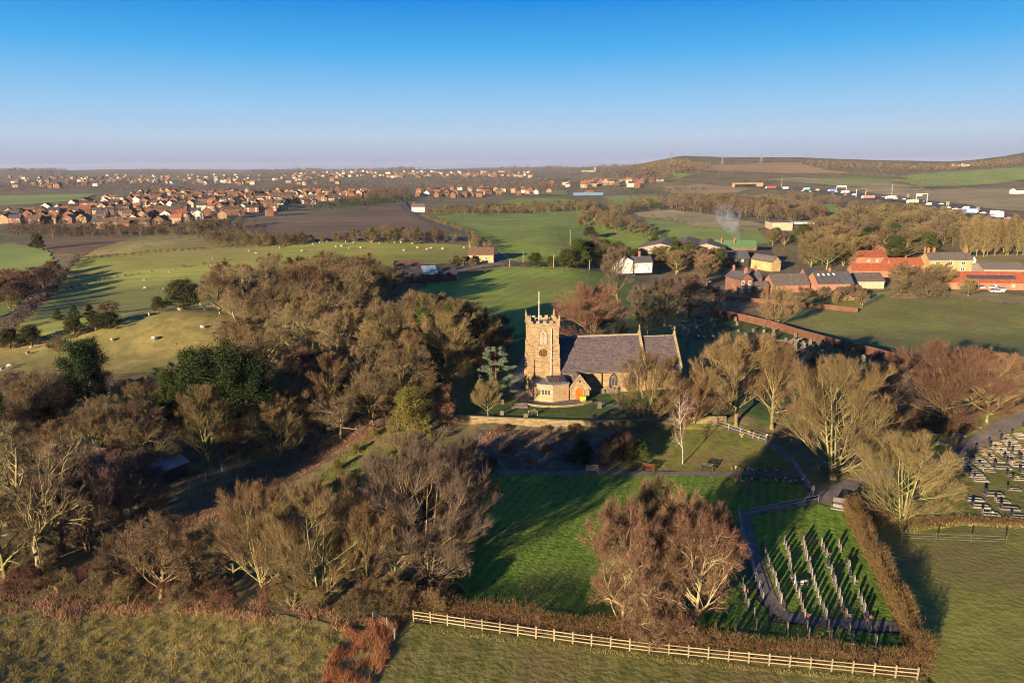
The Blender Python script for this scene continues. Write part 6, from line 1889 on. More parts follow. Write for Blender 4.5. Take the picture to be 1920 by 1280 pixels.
# upper right brick houses among the trees
house(1708, 466, 4, 12.5, 8, 4.8, 7.6, 'brick', 'slate', 'dark red brick house with blue slate roof in tree shade', wins=((4, 2.6, 1.1, 1.2), (8, 2.6, 1.0, 1.2), (9.8, 2.6, 1.0, 1.2)), chims=((3, 4, 7, 9.2),))
house(1666, 436, -6, 15, 8, 4.6, 6.8, 'pink', 'brown', 'brick house half hidden by trees below the motorway', wins=((9, 2.6, 1.2, 1.2), (12.5, 2.6, 1.2, 1.2)), chims=((6, 4, 6, 8.2), (14, 4, 6, 8.2)))
house(1585, 420, -6, 22, 14, 3.4, 5.4, 'cream', 'brown', 'low building with brown hipped roof and white front in the trees', 'bungalow', 'house')
house(1640, 478, 0, 8, 7, 4.2, 6.4, 'pink', 'brown', 'small brick gable between the trees above the red barns', axis='y')
# white flat building and bridge parapet by the smoke
x, y, z = P(1447, 431)
e = empty('works_building', (x, y, z), R(-3))
MB().box(0, 12, 0, 14, -0.5, 4.2).build('wall', WM['cream'], e)
MB().box(12.003, 38, 2, 14, -0.5, 3.4).build('long_wall', WM['dark'], e)
MB().box(12.0, 38.5, 1.4, 14.4, 3.403, 4.1).build('fascia', WM['white'], e)
MB().box(-0.3, 11.99, -0.3, 14.3, 4.203, 4.5).build('roof', RM['sheet'], e)
tag(e, 'pale flat-roofed works building beyond the meadow', 'building')
# left: stone cottage, blue shed, white house, hidden bungalow
house(878, 492, 2, 10, 7, 3.0, 5.4, 'stone', 'brown', 'stone cottage with brown roof at the lane corner', 'cottage', 'house', wins=((3, 0.9, 1.0, 1.1), (7, 0.9, 1.0, 1.1)), chims=((0.6, 3.5, 5, 7.2),))
bs = house(738, 535, 21, 22, 9, 2.8, 5.2, 'dark', 'dark', 'dark workshop with pale blue roof panel beside the pasture', 'workshop', 'shed')
MB().slab([(-0.1, 2.95), (4.1, 5.25), (4.05, 5.40), (-0.15, 3.10)], 'x', 10.5, 15.5).build('blue_panel', RM['bluesheet'], bs)
house(745, 513, 18, 10, 7, 2.4, 4.2, 'dark', 'brown', 'low brown-roofed shed behind the dark workshop', 'shed', 'shed')
house(772, 397, 5, 12, 8, 4.2, 6.8, 'white', 'grey', 'white house beside the lane at the edge of the village', wins=((3.5, 2.4, 1.2, 1.2), (8.5, 2.4, 1.2, 1.2)), chims=((2, 4, 6, 8.4),))
house(58, 915, -12, 12, 8, 2.6, 5.0, 'pink', 'brown', 'brown-roofed bungalow half hidden by the left trees', 'bungalow', 'house', wins=((9.5, 0.9, 1.5, 1.1),))
house(225, 880, -20, 4.2, 6.5, 2.2, 2.9, 'white', 'sheet', 'pale flat shed glimpsed between the left trees', 'shed', 'shed', axis='y')
house(268, 905, -30, 3.2, 5.0, 2.0, 2.6, 'dark', 'bluesheet', 'blue-roofed shed in the dark wood at left', 'shed', 'shed', axis='y')

# dung heap in the wide field
x, y, z = P(1703, 556)
rng = np.random.default_rng(3)
gx, gy = np.meshgrid(np.linspace(-1, 1, 34), np.linspace(-1, 1, 22), indexing='ij')
rr = np.sqrt(gx ** 2 + gy ** 2)
zz_ = 2.0 * np.clip(1 - rr ** 2.6, 0, 1) ** 0.8 * (0.75 + 0.35 * np.sin(gx * 7 + gy * 3) * np.cos(gy * 6)) + np.where(rr < 0.95, rng.normal(0, 0.16, gx.shape), -0.3)
V = np.stack([gx * 6.6, gy * 3.4, zz_ - 0.05], -1).reshape(-1, 3)
ii_ = (np.arange(33)[:, None] * 22 + np.arange(21)[None, :]).ravel()
hp = put('dung_heap', np_mesh('dung_heap', V, None, np.stack([ii_, ii_ + 22, ii_ + 23, ii_ + 1], 1), mat('dung', [(0.035, 0.022, 0.014), (0.075, 0.048, 0.028), (0.10, 0.07, 0.04)], scale=1.5, bump=0.8, coord='obj')))
hp.location = (x, y, z); tag(hp, 'low brown dung heap on the wide green field', 'heap')

# red silo by the farmhouse
x, y, z = P(1377, 532)
e = empty('red_silo', (x, y, z))
M_RED = mat('red_enamel', [(0.45, 0.03, 0.025), (0.52, 0.04, 0.03)], scale=2, rough=0.5, coord='obj')
MB().tube([(0, 0, 1.0), (0, 0, 4.2)], 1.0, 14).build('tank', M_RED, e)
MB().tube([(0, 0, 4.2), (0, 0, 4.7), (0, 0, 4.9)], [1.0, 0.6, 0.1], 14).build('dome', M_RED, e)
MB().tube([(0, 0, 0.3), (0, 0, 1.0)], [0.2, 1.0], 14).build('hopper', M_RED, e)
for a_ in range(4):
    MB().bar((0.8 * math.cos(a_ * 1.57 + .78), 0.8 * math.sin(a_ * 1.57 + .78), -0.2), (0.8 * math.cos(a_ * 1.57 + .78), 0.8 * math.sin(a_ * 1.57 + .78), 1.2), 0.1).build('leg', M_DARK, e)
tag(e, 'bright red silo beside the brick farmhouse', 'silo')
# board fence at the right end of the garden wall
rail_fence('board_fence', pxpoly([(1616, 578), (1640, 566), (1658, 556)]), 2.2, 1.7, (0.3, 0.55, 0.8, 1.05, 1.3, 1.55), 0.12, mat('grey_boards', [(0.14, 0.12, 0.10), (0.22, 0.19, 0.16)], scale=2, coord='obj'), 'grey board fence at the farmyard corner of the wide field', 'fence', 0.03, 0.2)

# ---- village houses: a few kinds, each house an individual
VK = []
def village_kind(L, D, eave, ridge, wm, rm, axis='x', chim=True, porch=False):
    e = empty('tmp')
    gable(e, L, D, eave, ridge, WM[wm], RM[rm], axis, off=(-L / 2, -D / 2))
    for z in (0.9, 3.3):
        if z + 1.1 > eave:
            continue
        for x in (-L * 0.3, L * 0.3):
            win(e, None, x, z, 1.5, 1.15, plane=-D / 2, bars=False)
        win(e, None, 0.0, z, 1.2, 1.15, 'left', plane=-L / 2, bars=False)
    MB().box(-0.45, 0.45, -D / 2 - 0.05, -D / 2 + 0.05, 0, 2.05).build('door', M_DARK if L > 8 else M_FRAME, e)
    if chim:
        chimney(e, L * 0.36 if axis == 'x' else 0, 0, ridge - 0.8, ridge + 0.9, 0.7, 0.6, 1)
    VK.append(e)
for a in ((9, 7.5, 5.0, 7.6, 'brick', 'brown'), (9, 7.5, 5.0, 7.6, 'brick', 'slate'), (8, 8, 5.0, 8.0, 'cream', 'terra', 'y'), (9.5, 7.5, 4.9, 7.4, 'white', 'brown'), (8, 8, 5.0, 8.0, 'brick', 'terra', 'y'),
          (10, 7.5, 2.7, 5.4, 'tan', 'grey'), (9, 7.5, 4.9, 7.5, 'tan', 'terra'), (8.5, 8, 5.0, 8.0, 'white', 'terra', 'y'), (14, 7.5, 5.0, 7.5, 'brick', 'dark'), (9, 7.5, 5.0, 7.6, 'cream', 'slate'), (9, 8, 5.0, 8.0, 'tan', 'slate', 'y'), (15, 8, 4.9, 7.6, 'brick', 'brown')):
    village_kind(*a)
KN = ['red brick, brown-roofed', 'red brick, slate-roofed', 'cream gable-fronted', 'white, brown-roofed', 'brick gable-fronted', 'low buff bungalow-like', 'buff, orange-roofed', 'white gable-fronted', 'long brick, dark-roofed', 'cream, slate-roofed', 'buff gable-fronted', 'long brick, brown-roofed']
VR = random.Random(77)
HOUSES = []
def village(px, rows, where, kinds=range(12), cap=400, jit=0.35, far=False, gapx=1.55):
    n = 0
    ys = sorted(rows, reverse=True)
    for y in ys:
        # the span of the polygon along this line of the photograph
        xs = []
        for i in range(len(px)):
            (x1, y1), (x2, y2) = px[i], px[(i + 1) % len(px)]
            if (y1 > y) != (y2 > y):
                xs.append(x1 + (y - y1) * (x2 - x1) / (y2 - y1))
        xs.sort()
        ang = VR.choice([-12, -4, 6, 14, 24])
        for a, b in zip(xs[::2], xs[1::2]):
            x = a + VR.uniform(0, 14)
            while x < b and n < cap:
                w = P(x, y + VR.uniform(-1.6, 1.6))
                k = VR.choice([0, 0, 1, 1, 2, 3, 4, 5, 6, 6, 7, 8, 8, 9, 10, 11, 0])
                s = ppm(w[1])
                rot = R(ang + VR.choice([0, 0, 0, 90, 90, -90, 180]) + VR.uniform(-5, 5))
                if VR.random() < 0.9:
                    HOUSES.append((w, k, rot, VR.uniform(0.80, 0.96), where)); n += 1
                x += s * VR.uniform(8.5, 14) * gapx * 0.75
village([(0, 428), (0, 404), (70, 398), (150, 386), (200, 372), (320, 356), (470, 352), (560, 350), (690, 350), (700, 372), (620, 382), (560, 386), (540, 398), (430, 414), (300, 430), (240, 434), (150, 426), (60, 420)],
        [429, 420, 411, 403, 396, 389, 383, 377.5, 372.5, 368, 364, 360.5, 357.5, 355], 'in the housing estate left of the ploughed field', cap=330, gapx=1.2)
village([(782, 372), (790, 350), (880, 345), (1000, 346), (1070, 350), (1010, 364), (900, 369)], [369, 364, 359.5, 355.5, 352, 349], 'in the village beyond the big green field', cap=62)
village([(0, 344), (100, 340), (300, 338), (420, 334), (640, 332), (640, 344), (420, 348), (100, 352)], [350, 345, 341], 'on the far slope behind the housing estate', cap=30, gapx=2.4)
HOUSES.sort(key=lambda h: h[0][1])
for i, (w, k, rot, s, where) in enumerate(HOUSES[:298]):
    src = VK[k]
    if w[1] < 620:
        c = copy_tree(src)
    else:                          # too small to show more than walls, roof and chimney
        c = src.copy(); C.objects.link(c)
        for ch in src.children:
            if ch.name.split('.')[0] in ('wall', 'roof', 'chimney') or (ch.name.startswith('window') and w[1] < 900):
                q = ch.copy(); C.objects.link(q); q.parent = c
    c.name = 'village_house'
    c.location = w; c.rotation_euler = (0, 0, rot); c.scale = (s, s, s)
    tag(c, KN[k] + ' house ' + where, 'house', KN[k] + ' houses ' + where)
for e in VK:
    for o in list(e.children_recursive):
        bpy.data.objects.remove(o)
    bpy.data.objects.remove(e)

# ------------------------------------------------------------------ far country: woods, hedgerows, motorway, poles, pylons, sheep, smoke, haze
def clump(seed, n, conifer=False):
    """unit far tree: a ragged dome of small faces on a short trunk, 1 high and about 0.9 wide"""
    r = np.random.default_rng(seed)
    d = unit(r.normal(0, 1, (n, 3)))
    rad = r.random(n) ** 0.38
    lump = 1 + 0.16 * np.sin(d[:, 0] * 5 + seed) + 0.14 * np.sin(d[:, 1] * 6 + d[:, 2] * 4 + seed * 2)
    if conifer:
        c = np.stack([d[:, 0] * rad * 0.28, d[:, 1] * rad * 0.28, r.random(n)], 1)
        c[:, :2] *= (1.15 - c[:, 2:3]); c[:, 2] = 0.06 + 0.92 * c[:, 2]
    else:
        c = np.stack([d[:, 0] * rad * lump * 0.46, d[:, 1] * rad * lump * 0.46, 0.55 + d[:, 2] * rad * lump * 0.44], 1)
    a = unit(r.normal(0, 1, (n, 3)) + d * 0.8 + np.array([0, 0, 0.5]))
    b = unit(np.cross(a, r.normal(0, 1, (n, 3))))
    s = ((0.052 if n > 200 else 0.075) * (0.6 + 0.9 * r.random(n)))[:, None]
    V = np.stack([c - a * s, c + b * s * 0.42, c + a * s, c - b * s * 0.42], 1).reshape(-1, 3)
    i = np.arange(n) * 4
    F = np.stack([i, i + 1, i + 2, i + 3], 1)
    tr = np.array([[-.02, -.02, 0], [.02, -.02, 0], [0, .03, 0], [0, 0, .6]])
    return np.concatenate([V, tr]), F, np.array([[0, 1, 3], [1, 2, 3], [2, 0, 3]]) + len(V)
CL = [clump(i, 300) for i in range(5)]
CLN = [clump(i + 9, 60) for i in range(4)]
CC = [clump(20, 150, True)]

def far_mass(name, pts, m, label, cat='trees', seed=1, protos=None):
    """trees too far to tell apart, joined; pts = (x, y, h, w)"""
    r = np.random.default_rng(seed)
    acc = Acc()
    for x, y, h, w in pts:
        pr = protos or (CL if y < 900 else CLN)
        V, F4, F3 = pr[r.integers(len(pr))]
        a = r.random() * 6.283
        ca, sa = math.cos(a), math.sin(a)
        q = np.stack([(V[:, 0] * ca - V[:, 1] * sa) * w, (V[:, 0] * sa + V[:, 1] * ca) * w, V[:, 2] * h], 1) + np.array([x, y, tz(x, y) - 0.1])
        acc.add(q, F3, F4)
    return stuff(put(name, acc.mesh(name, m)), label, cat)

def lite_tree(name, seed, m, env, **k):
    w, t_ = bare_tree(seed, H=10, limbs=16, l2=0.46, k2=6, k3=4, k4=5, twig=1.0, tw=0.062, wig=0.10, side3=3, trunk_r=0.026, limb_t=(0.08, 0.93), env=env, **k)
    a = Acc()
    for q in (w, t_):
        o = a.n
        for V in q.V: a.V.append(V); a.n += len(V)
        for F in q.F3: a.F3.append(F + o)
        for F in q.F4: a.F4.append(F + o)
    return bpy.data.objects.new(name, a.mesh(name, m))       # a pattern for the woods below, itself not placed in the scene

def wood_mass(name, pts, lites, label, cat='woodland', seed=1):
    """a wood that reads as one mass: one object whose nodes set a tree on every point; pts = (x, y, h, w)"""
    r = np.random.default_rng(seed)
    A = np.array(pts)
    n = len(A)
    o = np.array([A[:, 0].mean(), A[:, 1].mean(), 0.0])
    V = np.stack([A[:, 0], A[:, 1], terrain(A[:, 0], A[:, 1]) - 0.15], 1) - o
    me = bpy.data.meshes.new(name)
    me.from_pydata(V.tolist(), [], [])
    sc_ = np.stack([A[:, 3] / 10.0, A[:, 3] / 10.0, A[:, 2] / 10.0], 1)
    at = me.attributes.new('tree_scale', 'FLOAT_VECTOR', 'POINT'); at.data.foreach_set('vector', sc_.astype(np.float32).ravel())
    rt = np.zeros((n, 3), np.float32); rt[:, 2] = r.random(n) * 6.283
    at = me.attributes.new('tree_turn', 'FLOAT_VECTOR', 'POINT'); at.data.foreach_set('vector', rt.ravel())
    at = me.attributes.new('tree_kind', 'INT', 'POINT'); at.data.foreach_set('value', r.integers(0, len(lites), n).astype(np.int32))
    ob = put(name, me); ob.location = tuple(o)
    ng = bpy.data.node_groups.new(name, 'GeometryNodeTree')
    ng.interface.new_socket('Geometry', in_out='INPUT', socket_type='NodeSocketGeometry')
    ng.interface.new_socket('Geometry', in_out='OUTPUT', socket_type='NodeSocketGeometry')
    N, Lk = ng.nodes, ng.links
    gi, go = N.new('NodeGroupInput'), N.new('NodeGroupOutput')
    jn = N.new('GeometryNodeJoinGeometry')
    def attr(nm, ty):
        a = N.new('GeometryNodeInputNamedAttribute'); a.data_type = ty; a.inputs['Name'].default_value = nm
        return a.outputs['Attribute']
    s_, t_, k_ = attr('tree_scale', 'FLOAT_VECTOR'), attr('tree_turn', 'FLOAT_VECTOR'), attr('tree_kind', 'INT')
    for i, lo in enumerate(lites):
        cmp_ = N.new('FunctionNodeCompare'); cmp_.data_type = 'INT'; cmp_.operation = 'EQUAL'
        ins = [q for q in cmp_.inputs if q.type == 'INT' and q.enabled]
        Lk.new(k_, ins[0]); ins[1].default_value = i
        oi = N.new('GeometryNodeObjectInfo'); oi.inputs['Object'].default_value = lo; oi.inputs['As Instance'].default_value = True
        ip = N.new('GeometryNodeInstanceOnPoints')
        Lk.new(gi.outputs[0], ip.inputs['Points']); Lk.new(cmp_.outputs[0], ip.inputs['Selection']); Lk.new(oi.outputs['Geometry'], ip.inputs['Instance'])
        Lk.new(t_, ip.inputs['Rotation']); Lk.new(s_, ip.inputs['Scale'])
        Lk.new(ip.outputs[0], jn.inputs[0])
    Lk.new(jn.outputs[0], go.inputs[0])
    md = ob.modifiers.new('trees', 'NODES'); md.node_group = ng
    return stuff(ob, label, cat)

F_BROWN = mat('far_brown_twigs', [(0.070, 0.046, 0.026), (0.11, 0.075, 0.040), (0.135, 0.098, 0.050)], scale=0.12, coord='world', detail=3)
F_PURP = mat('far_purple_twigs', [(0.051, 0.036, 0.035), (0.081, 0.056, 0.050), (0.098, 0.072, 0.061)], scale=0.1, coord='world', detail=3)
F_OLIV = mat('far_olive_twigs', [(0.072, 0.055, 0.022), (0.111, 0.089, 0.036), (0.128, 0.106, 0.043)], scale=0.12, coord='world', detail=3)
F_DARK = mat('far_evergreen', [(0.018, 0.026, 0.010), (0.034, 0.044, 0.016)], scale=0.12, coord='world', detail=3)

def lb_(n, cols):
    return mat(n, cols, scale=1.0, coord='obj', rand=0.3, hue_rand=0.02, spec=0.1, detail=1)
_lb = lb_('lite_brown', [(0.080, 0.058, 0.035), (0.126, 0.097, 0.057)]); _lp = lb_('lite_purple', [(0.071, 0.053, 0.043), (0.109, 0.081, 0.063)]); _lo = lb_('lite_olive', [(0.092, 0.077, 0.037), (0.143, 0.121, 0.057)])
_ev = dict(env=(0.50, 0.54, 0.49)); _tall = dict(env=(0.36, 0.54, 0.5))
LB = [lite_tree('lite_tree', 201, _lb, stems=1, spread=50, **_ev), lite_tree('lite_tree', 202, _lb, stems=2, spread=42, **_tall)]
LP = [lite_tree('lite_tree', 203, _lp, stems=2, spread=46, **_ev), lite_tree('lite_tree', 204, _lp, stems=3, spread=42, **_tall)]
LO = [lite_tree('lite_tree', 205, _lo, stems=1, spread=46, **_ev), lite_tree('lite_tree', 206, _lo, stems=3, spread=36, **_tall)]
FR = random.Random(31)
def fill(px, n, hr, mind=3.0, wr=(0.8, 1.3), seed=1):
    return [(x, y, *(lambda h: (h, h * FR.uniform(*wr)))(FR.uniform(*hr))) for x, y in scatter(px, n, mind, seed)]
def rowpx(px, step, hr, jit=1.5, wr=(0.8, 1.3), keep=0.92):
    out = []
    for x, y, a in along(pxpoly(px), step):
        if FR.random() < keep:
            h = FR.uniform(*hr)
            out.append((x + FR.uniform(-jit, jit), y + FR.uniform(-jit, jit), h, h * FR.uniform(*wr)))
    return out

# hedgerow and farm trees one can tell apart: individuals
def row_trees(pts, kinds, label, group, name='hedgerow_tree'):
    for x, y, h, w in pts:
        mw, mt, H, Wd, _ = PROTO[FR.choice(kinds)]
        e = empty(name, (x, y, tz(x, y)), FR.random() * 6.283, (w / Wd, w / Wd, h / H))
        put('trunk', mw, e); put('crown', mt, e)
        tag(e, label, 'tree', group)
row_trees(rowpx([(500, 463), (600, 456), (700, 455), (800, 456), (880, 457)], 7.5, (5.5, 9)), ['wood_a', 'wood_b', 'bush'], 'round hedgerow tree between the ploughed field and sheep field', 'trees between ploughed field and sheep field')
row_trees(fill([(1180, 510), (1230, 512), (1340, 530), (1330, 505), (1250, 495), (1180, 498)], 15, (5, 10), 5, seed=31), ['wood_b', 'wood_a', 'yew', 'upright'], 'tree in the garden right of the white cottage', 'trees right of the white cottage')
row_trees(fill([(1215, 500), (1300, 510), (1350, 512), (1345, 495), (1290, 488), (1220, 488)], 11, (6, 10), 5, seed=44), ['wood_b', 'wood_c', 'dome', 'yew', 'fan'], 'tree in front of the great grey farm sheds', 'trees in front of the great sheds')
row_trees(fill([(1440, 462), (1500, 460), (1520, 445), (1450, 448)], 7, (6, 9), 6, seed=45), ['dome', 'wood_b', 'yew'], 'tree below the pale flat-roofed works', 'trees below the works building')
row_trees(fill([(1060, 500), (1150, 512), (1160, 490), (1110, 482), (1060, 490)], 11, (6, 11), 5, seed=32), ['wood_b', 'wood_c', 'birch_full', 'yew'], 'tree in the clump left of the white cottage', 'trees left of the white cottage')
row_trees(rowpx([(1005, 502), (1020, 500), (1050, 502), (1080, 504)], 6, (4, 8)), ['wood_b', 'yew', 'bush_olive'], 'small tree by the lane at the bottom of the big pasture', 'small trees by the lane')
row_trees(fill([(1520, 505), (1590, 510), (1600, 480), (1560, 465), (1500, 475)], 12, (9, 14), 7, seed=33), ['dome', 'fan', 'wood_b'], 'olive tree behind the slate barns of the farm', 'olive trees behind the slate barns')
row_trees(fill([(1600, 478), (1680, 488), (1740, 478), (1690, 460), (1620, 462)], 12, (8, 13), 7, seed=34), ['dome', 'wood_b', 'pine', 'yew'], 'tree above the red pantile barns', 'trees above the red barns')
row_trees(fill([(1470, 560), (1620, 572), (1610, 560), (1520, 552)], 8, (3.5, 6.5), 4, seed=35), ['wood_c', 'wood_b', 'bush_olive'], 'small garden tree behind the pink garden wall', 'garden trees behind the pink wall')
row_trees(fill([(1650, 553), (1760, 556), (1760, 530), (1690, 532)], 8, (6, 10), 6, seed=36), ['dome', 'wood_b', 'wood_a'], 'bare tree in the hedge above the dung heap', 'trees above the dung heap')
row_trees(rowpx([(1765, 556), (1840, 556), (1930, 566)], 9, (3, 6.5)), ['wood_b', 'bush', 'upright'], 'small tree in the hedge below the long red barn', 'trees below the long red barn')
row_trees(rowpx([(1808, 482), (1860, 480), (1935, 478)], 3.6, (15, 19), 1.0, (0.26, 0.34), 1.0), ['poplar'], 'tall poplar in the straight row at the far right', 'poplar row at the far right', 'poplar_tree')
row_trees(rowpx([(1815, 474), (1870, 472), (1935, 470)], 5.0, (15, 19), 1.5, (0.28, 0.4), 1.0), ['poplar'], 'tall poplar in the back row at the far right', 'poplar back row at the far right', 'poplar_tree')
row_trees(fill([(-60, 600), (20, 590), (60, 560), (110, 510), (90, 500), (30, 540), (-60, 570)], 18, (5, 9), 5, seed=37), ['wood_c', 'wood_a', 'bush_red'], 'purple-brown tree in the far left hedge corner', 'trees in the far left hedge corner')
row_trees([(*P(1105, 445)[:2], 6, 7), (*P(1225, 470)[:2], 9, 7), (*P(1262, 466)[:2], 6, 5.5)], ['yew', 'holly'], 'dark evergreen behind the great farm sheds', 'evergreens behind the great sheds')
row_trees(fill([(640, 585), (680, 570), (705, 552), (690, 545), (650, 556)], 5, (5, 8), 5, seed=38), ['wood_a', 'wood_c'], 'dark bare tree left of the dark workshop', 'bare trees left of the workshop')
row_trees(fill([(840, 502), (870, 500), (900, 498), (905, 492), (850, 495)], 6, (2.5, 4), 2.5, seed=39), ['yew', 'bush_olive', 'holly'], 'garden shrub in front of the stone lane cottage', 'garden shrubs of the lane cottage', 'garden_shrub')
row_trees(fill([(1060, 420), (1130, 412), (1180, 430), (1210, 444), (1230, 452), (1200, 450), (1140, 432)], 12, (6, 9), 8, seed=40), ['wood_a', 'wood_b'], 'round bare tree along the right edge of the big pasture', 'trees along the big pasture')

# masses
wood_mass('hedgerow_thicket', rowpx([(500, 461), (700, 452), (880, 455), (920, 470)], 4, (2.5, 5)) + rowpx([(420, 452), (500, 462)], 5, (3, 6)) + fill([(380, 450), (500, 450), (510, 462), (400, 462)], 40, (3, 6), 4, seed=51)
         + rowpx([(880, 440), (905, 456), (925, 476)], 4, (2, 4)) + rowpx([(790, 405), (850, 428), (885, 442)], 6, (2, 4)), LB + LO, 'brown hedgerow thickets around the sheep field and the lane', 'thicket', 51)
far_mass('field_hedges', rowpx([(150, 488), (300, 474), (430, 466), (500, 463)], 3, (1.2, 2.4), 0.6) + rowpx([(130, 545), (200, 524), (280, 512), (310, 508)], 2.5, (1.0, 2.0), 0.5, keep=0.75) + rowpx([(345, 502), (400, 494), (420, 490)], 2.5, (1, 1.8), 0.5)
         + rowpx([(20, 625), (70, 575), (120, 520), (150, 488)], 2.5, (1.5, 4), 1.2) + rowpx([(945, 498), (1100, 515), (1300, 542)], 2.5, (0.8, 1.5), 0.4) + rowpx([(640, 605), (720, 572), (800, 538), (930, 506)], 3.0, (0.6, 1.4), 0.5, keep=0.6)
         + rowpx([(1660, 552), (1760, 560), (1940, 575)], 2.2, (0.8, 1.8), 0.6) + rowpx([(-20, 655), (60, 648), (150, 632)], 3, (1.0, 2.5), 1.0, keep=0.7), F_PURP, 'low dark field hedges around the near pastures', 'hedges', 52)
wood_mass('pasture_hedges', rowpx([(800, 405), (835, 397), (960, 396), (1100, 392), (1180, 420), (1225, 436), (1226, 455)], 6, (2.5, 6), 2) + rowpx([(930, 384), (1060, 386), (1100, 382)], 8, (2.5, 5)) + rowpx([(1200, 408), (1300, 428), (1420, 436), (1445, 452)], 7, (1.5, 4), 1.5)
         + fill([(800, 398), (960, 392), (1100, 386), (1120, 394), (960, 402), (830, 404)], 130, (4, 8), 6, seed=53), LB + LO, 'brown hedges and thickets beyond the big green field', 'hedges', 53)
wood_mass('valley_woodland', fill([(1120, 398), (1180, 386), (1240, 378), (1340, 372), (1440, 380), (1540, 392), (1560, 412), (1500, 420), (1440, 412), (1340, 396), (1240, 384), (1160, 404)], 230, (5, 10), 7, seed=54)
         + fill([(1520, 440), (1560, 424), (1620, 414), (1700, 408), (1800, 420), (1810, 470), (1700, 450), (1600, 450), (1540, 468)], 230, (7, 12), 6, seed=55), LO + LB, 'bare olive woodland filling the valley below the motorway', 'woodland', 54)
wood_mass('valley_thickets', fill([(1230, 388), (1340, 378), (1460, 392), (1540, 402), (1480, 416), (1400, 410), (1320, 400)], 170, (6, 11), 7, seed=56) + fill([(1560, 450), (1640, 440), (1760, 430), (1800, 450), (1700, 470), (1600, 470)], 120, (6, 11), 7, seed=57)
         + fill([(1400, 362), (1500, 366), (1620, 386), (1780, 404), (1900, 428), (1890, 436), (1760, 418), (1600, 398), (1480, 376)], 130, (4, 8), 7, seed=58), LB + LP, 'brown thickets between meadows and motorway', 'thicket', 56)
far_mass('dark_evergreens', fill([(1100, 392), (1240, 388), (1260, 396), (1120, 402)], 26, (4, 8), 8, seed=59) + fill([(1160, 358), (1330, 352), (1330, 358), (1170, 364)], 40, (5, 9), 10, seed=60) + fill([(150, 378), (560, 352), (690, 352), (560, 388), (240, 430), (150, 424)], 130, (4, 9), 14, seed=61)
         + fill([(560, 388), (760, 372), (770, 384), (600, 394)], 30, (6, 10), 10, seed=62) + rowpx([(900, 394), (960, 391), (1060, 384)], 18, (5, 8)) + fill([(1690, 480), (1720, 470), (1700, 462), (1670, 470)], 6, (8, 12), 6, seed=63) + fill([(1380, 345), (1420, 342), (1440, 346), (1400, 350)], 20, (6, 9), 10, seed=64), F_DARK, 'scattered dark evergreens across the middle distance', 'evergreens', 59)
wood_mass('village_trees', fill([(0, 425), (150, 385), (330, 355), (690, 348), (700, 380), (560, 388), (300, 432), (60, 424)], 520, (3.5, 7.5), 8, seed=65) + fill([(780, 374), (790, 346), (1070, 348), (1010, 368), (900, 372)], 130, (4, 8), 12, seed=66)
         + fill([(560, 392), (760, 376), (770, 364), (700, 360), (690, 378), (600, 384)], 110, (6, 11), 7, seed=67) + fill([(0, 440), (60, 428), (220, 436), (380, 430), (480, 420), (380, 440), (250, 446), (100, 446)], 120, (4, 8), 6, seed=68)
         + fill([(290, 440), (440, 428), (520, 444), (500, 462), (400, 458)], 55, (2.5, 5.5), 7, seed=69), LP + LB, 'bare garden trees between the village houses', 'trees', 65)
# far wooded country up to the skyline
def belt(y0, y1, n, seed, hr=(8, 14), x0=-40, x1=1960, wr=(1.0, 1.9)):
    r = random.Random(seed)
    out = []
    while len(out) < n:
        px_ = r.uniform(x0, x1); t = r.random()
        py_ = y0 + (y1 - y0) * t - (px_ - 960) * 0.0065
        q = math.sin(px_ / 53.0 + seed) + math.sin(px_ / 21.0 + py_ * 0.6) + math.sin(px_ / 131.0 + py_ * 0.3 + seed)
        if q < r.uniform(-1.4, 0.5):
            continue
        x, y, z = P(px_, py_)
        h = r.uniform(*hr)
        out.append((x, y, h, h * r.uniform(*wr)))
    return out
far_mass('far_woods', belt(344, 356, 480, 71, (6, 10), 0, 1160) + belt(334, 345, 640, 72, (7, 12), -40, 1260) + belt(325, 334, 640, 73, (8, 14), -40, 1240), F_PURP, 'far purple-brown woods and hedges below the skyline', 'woods', 71)
def skyline():
    r = random.Random(74)
    out = []
    for i in range(1700):
        px_ = r.uniform(-60, 1240)
        q = math.sin(px_ / 37.0) + math.sin(px_ / 15.0 + 1) * 0.7 + math.sin(px_ / 97.0 + 2)
        if q < r.uniform(-1.3, 1.0):
            continue
        y = r.uniform(3300, 5600)
        v = ray(px_, 318)
        h = r.uniform(9, 15) * (1.0 + 0.22 * max(0, q))
        out.append((v[0] * y, y, h, h * r.uniform(1.2, 2.4)))
    return out
far_mass('skyline_woods', skyline(), F_PURP, 'wooded skyline ridge along the horizon', 'woods', 74)
far_mass('hill_woods', fill([(1195, 322), (1230, 310), (1280, 306), (1320, 312), (1330, 318), (1260, 330), (1200, 334)], 200, (9, 15), 12, seed=75) + fill([(1500, 306), (1700, 312), (1800, 316), (1790, 322), (1640, 322), (1540, 316)], 220, (8, 13), 14, seed=76)
         + rowpx([(1330, 309), (1430, 306), (1500, 307)], 30, (5, 9), 6) + rowpx([(1300, 327), (1420, 326), (1600, 330), (1760, 334)], 14, (5, 8), 6) + fill([(1760, 316), (1830, 310), (1930, 302), (1930, 308), (1840, 316)], 120, (9, 15), 12, seed=77)
         + rowpx([(1680, 342), (1800, 332), (1940, 326)], 14, (4, 7), 5) + rowpx([(1690, 352), (1800, 345), (1940, 338)], 14, (4, 7), 5) + rowpx([(1620, 352), (1760, 358), (1940, 360)], 16, (3, 6), 5), F_BROWN, 'woods and hedges on the hill beyond the motorway', 'woods', 75)
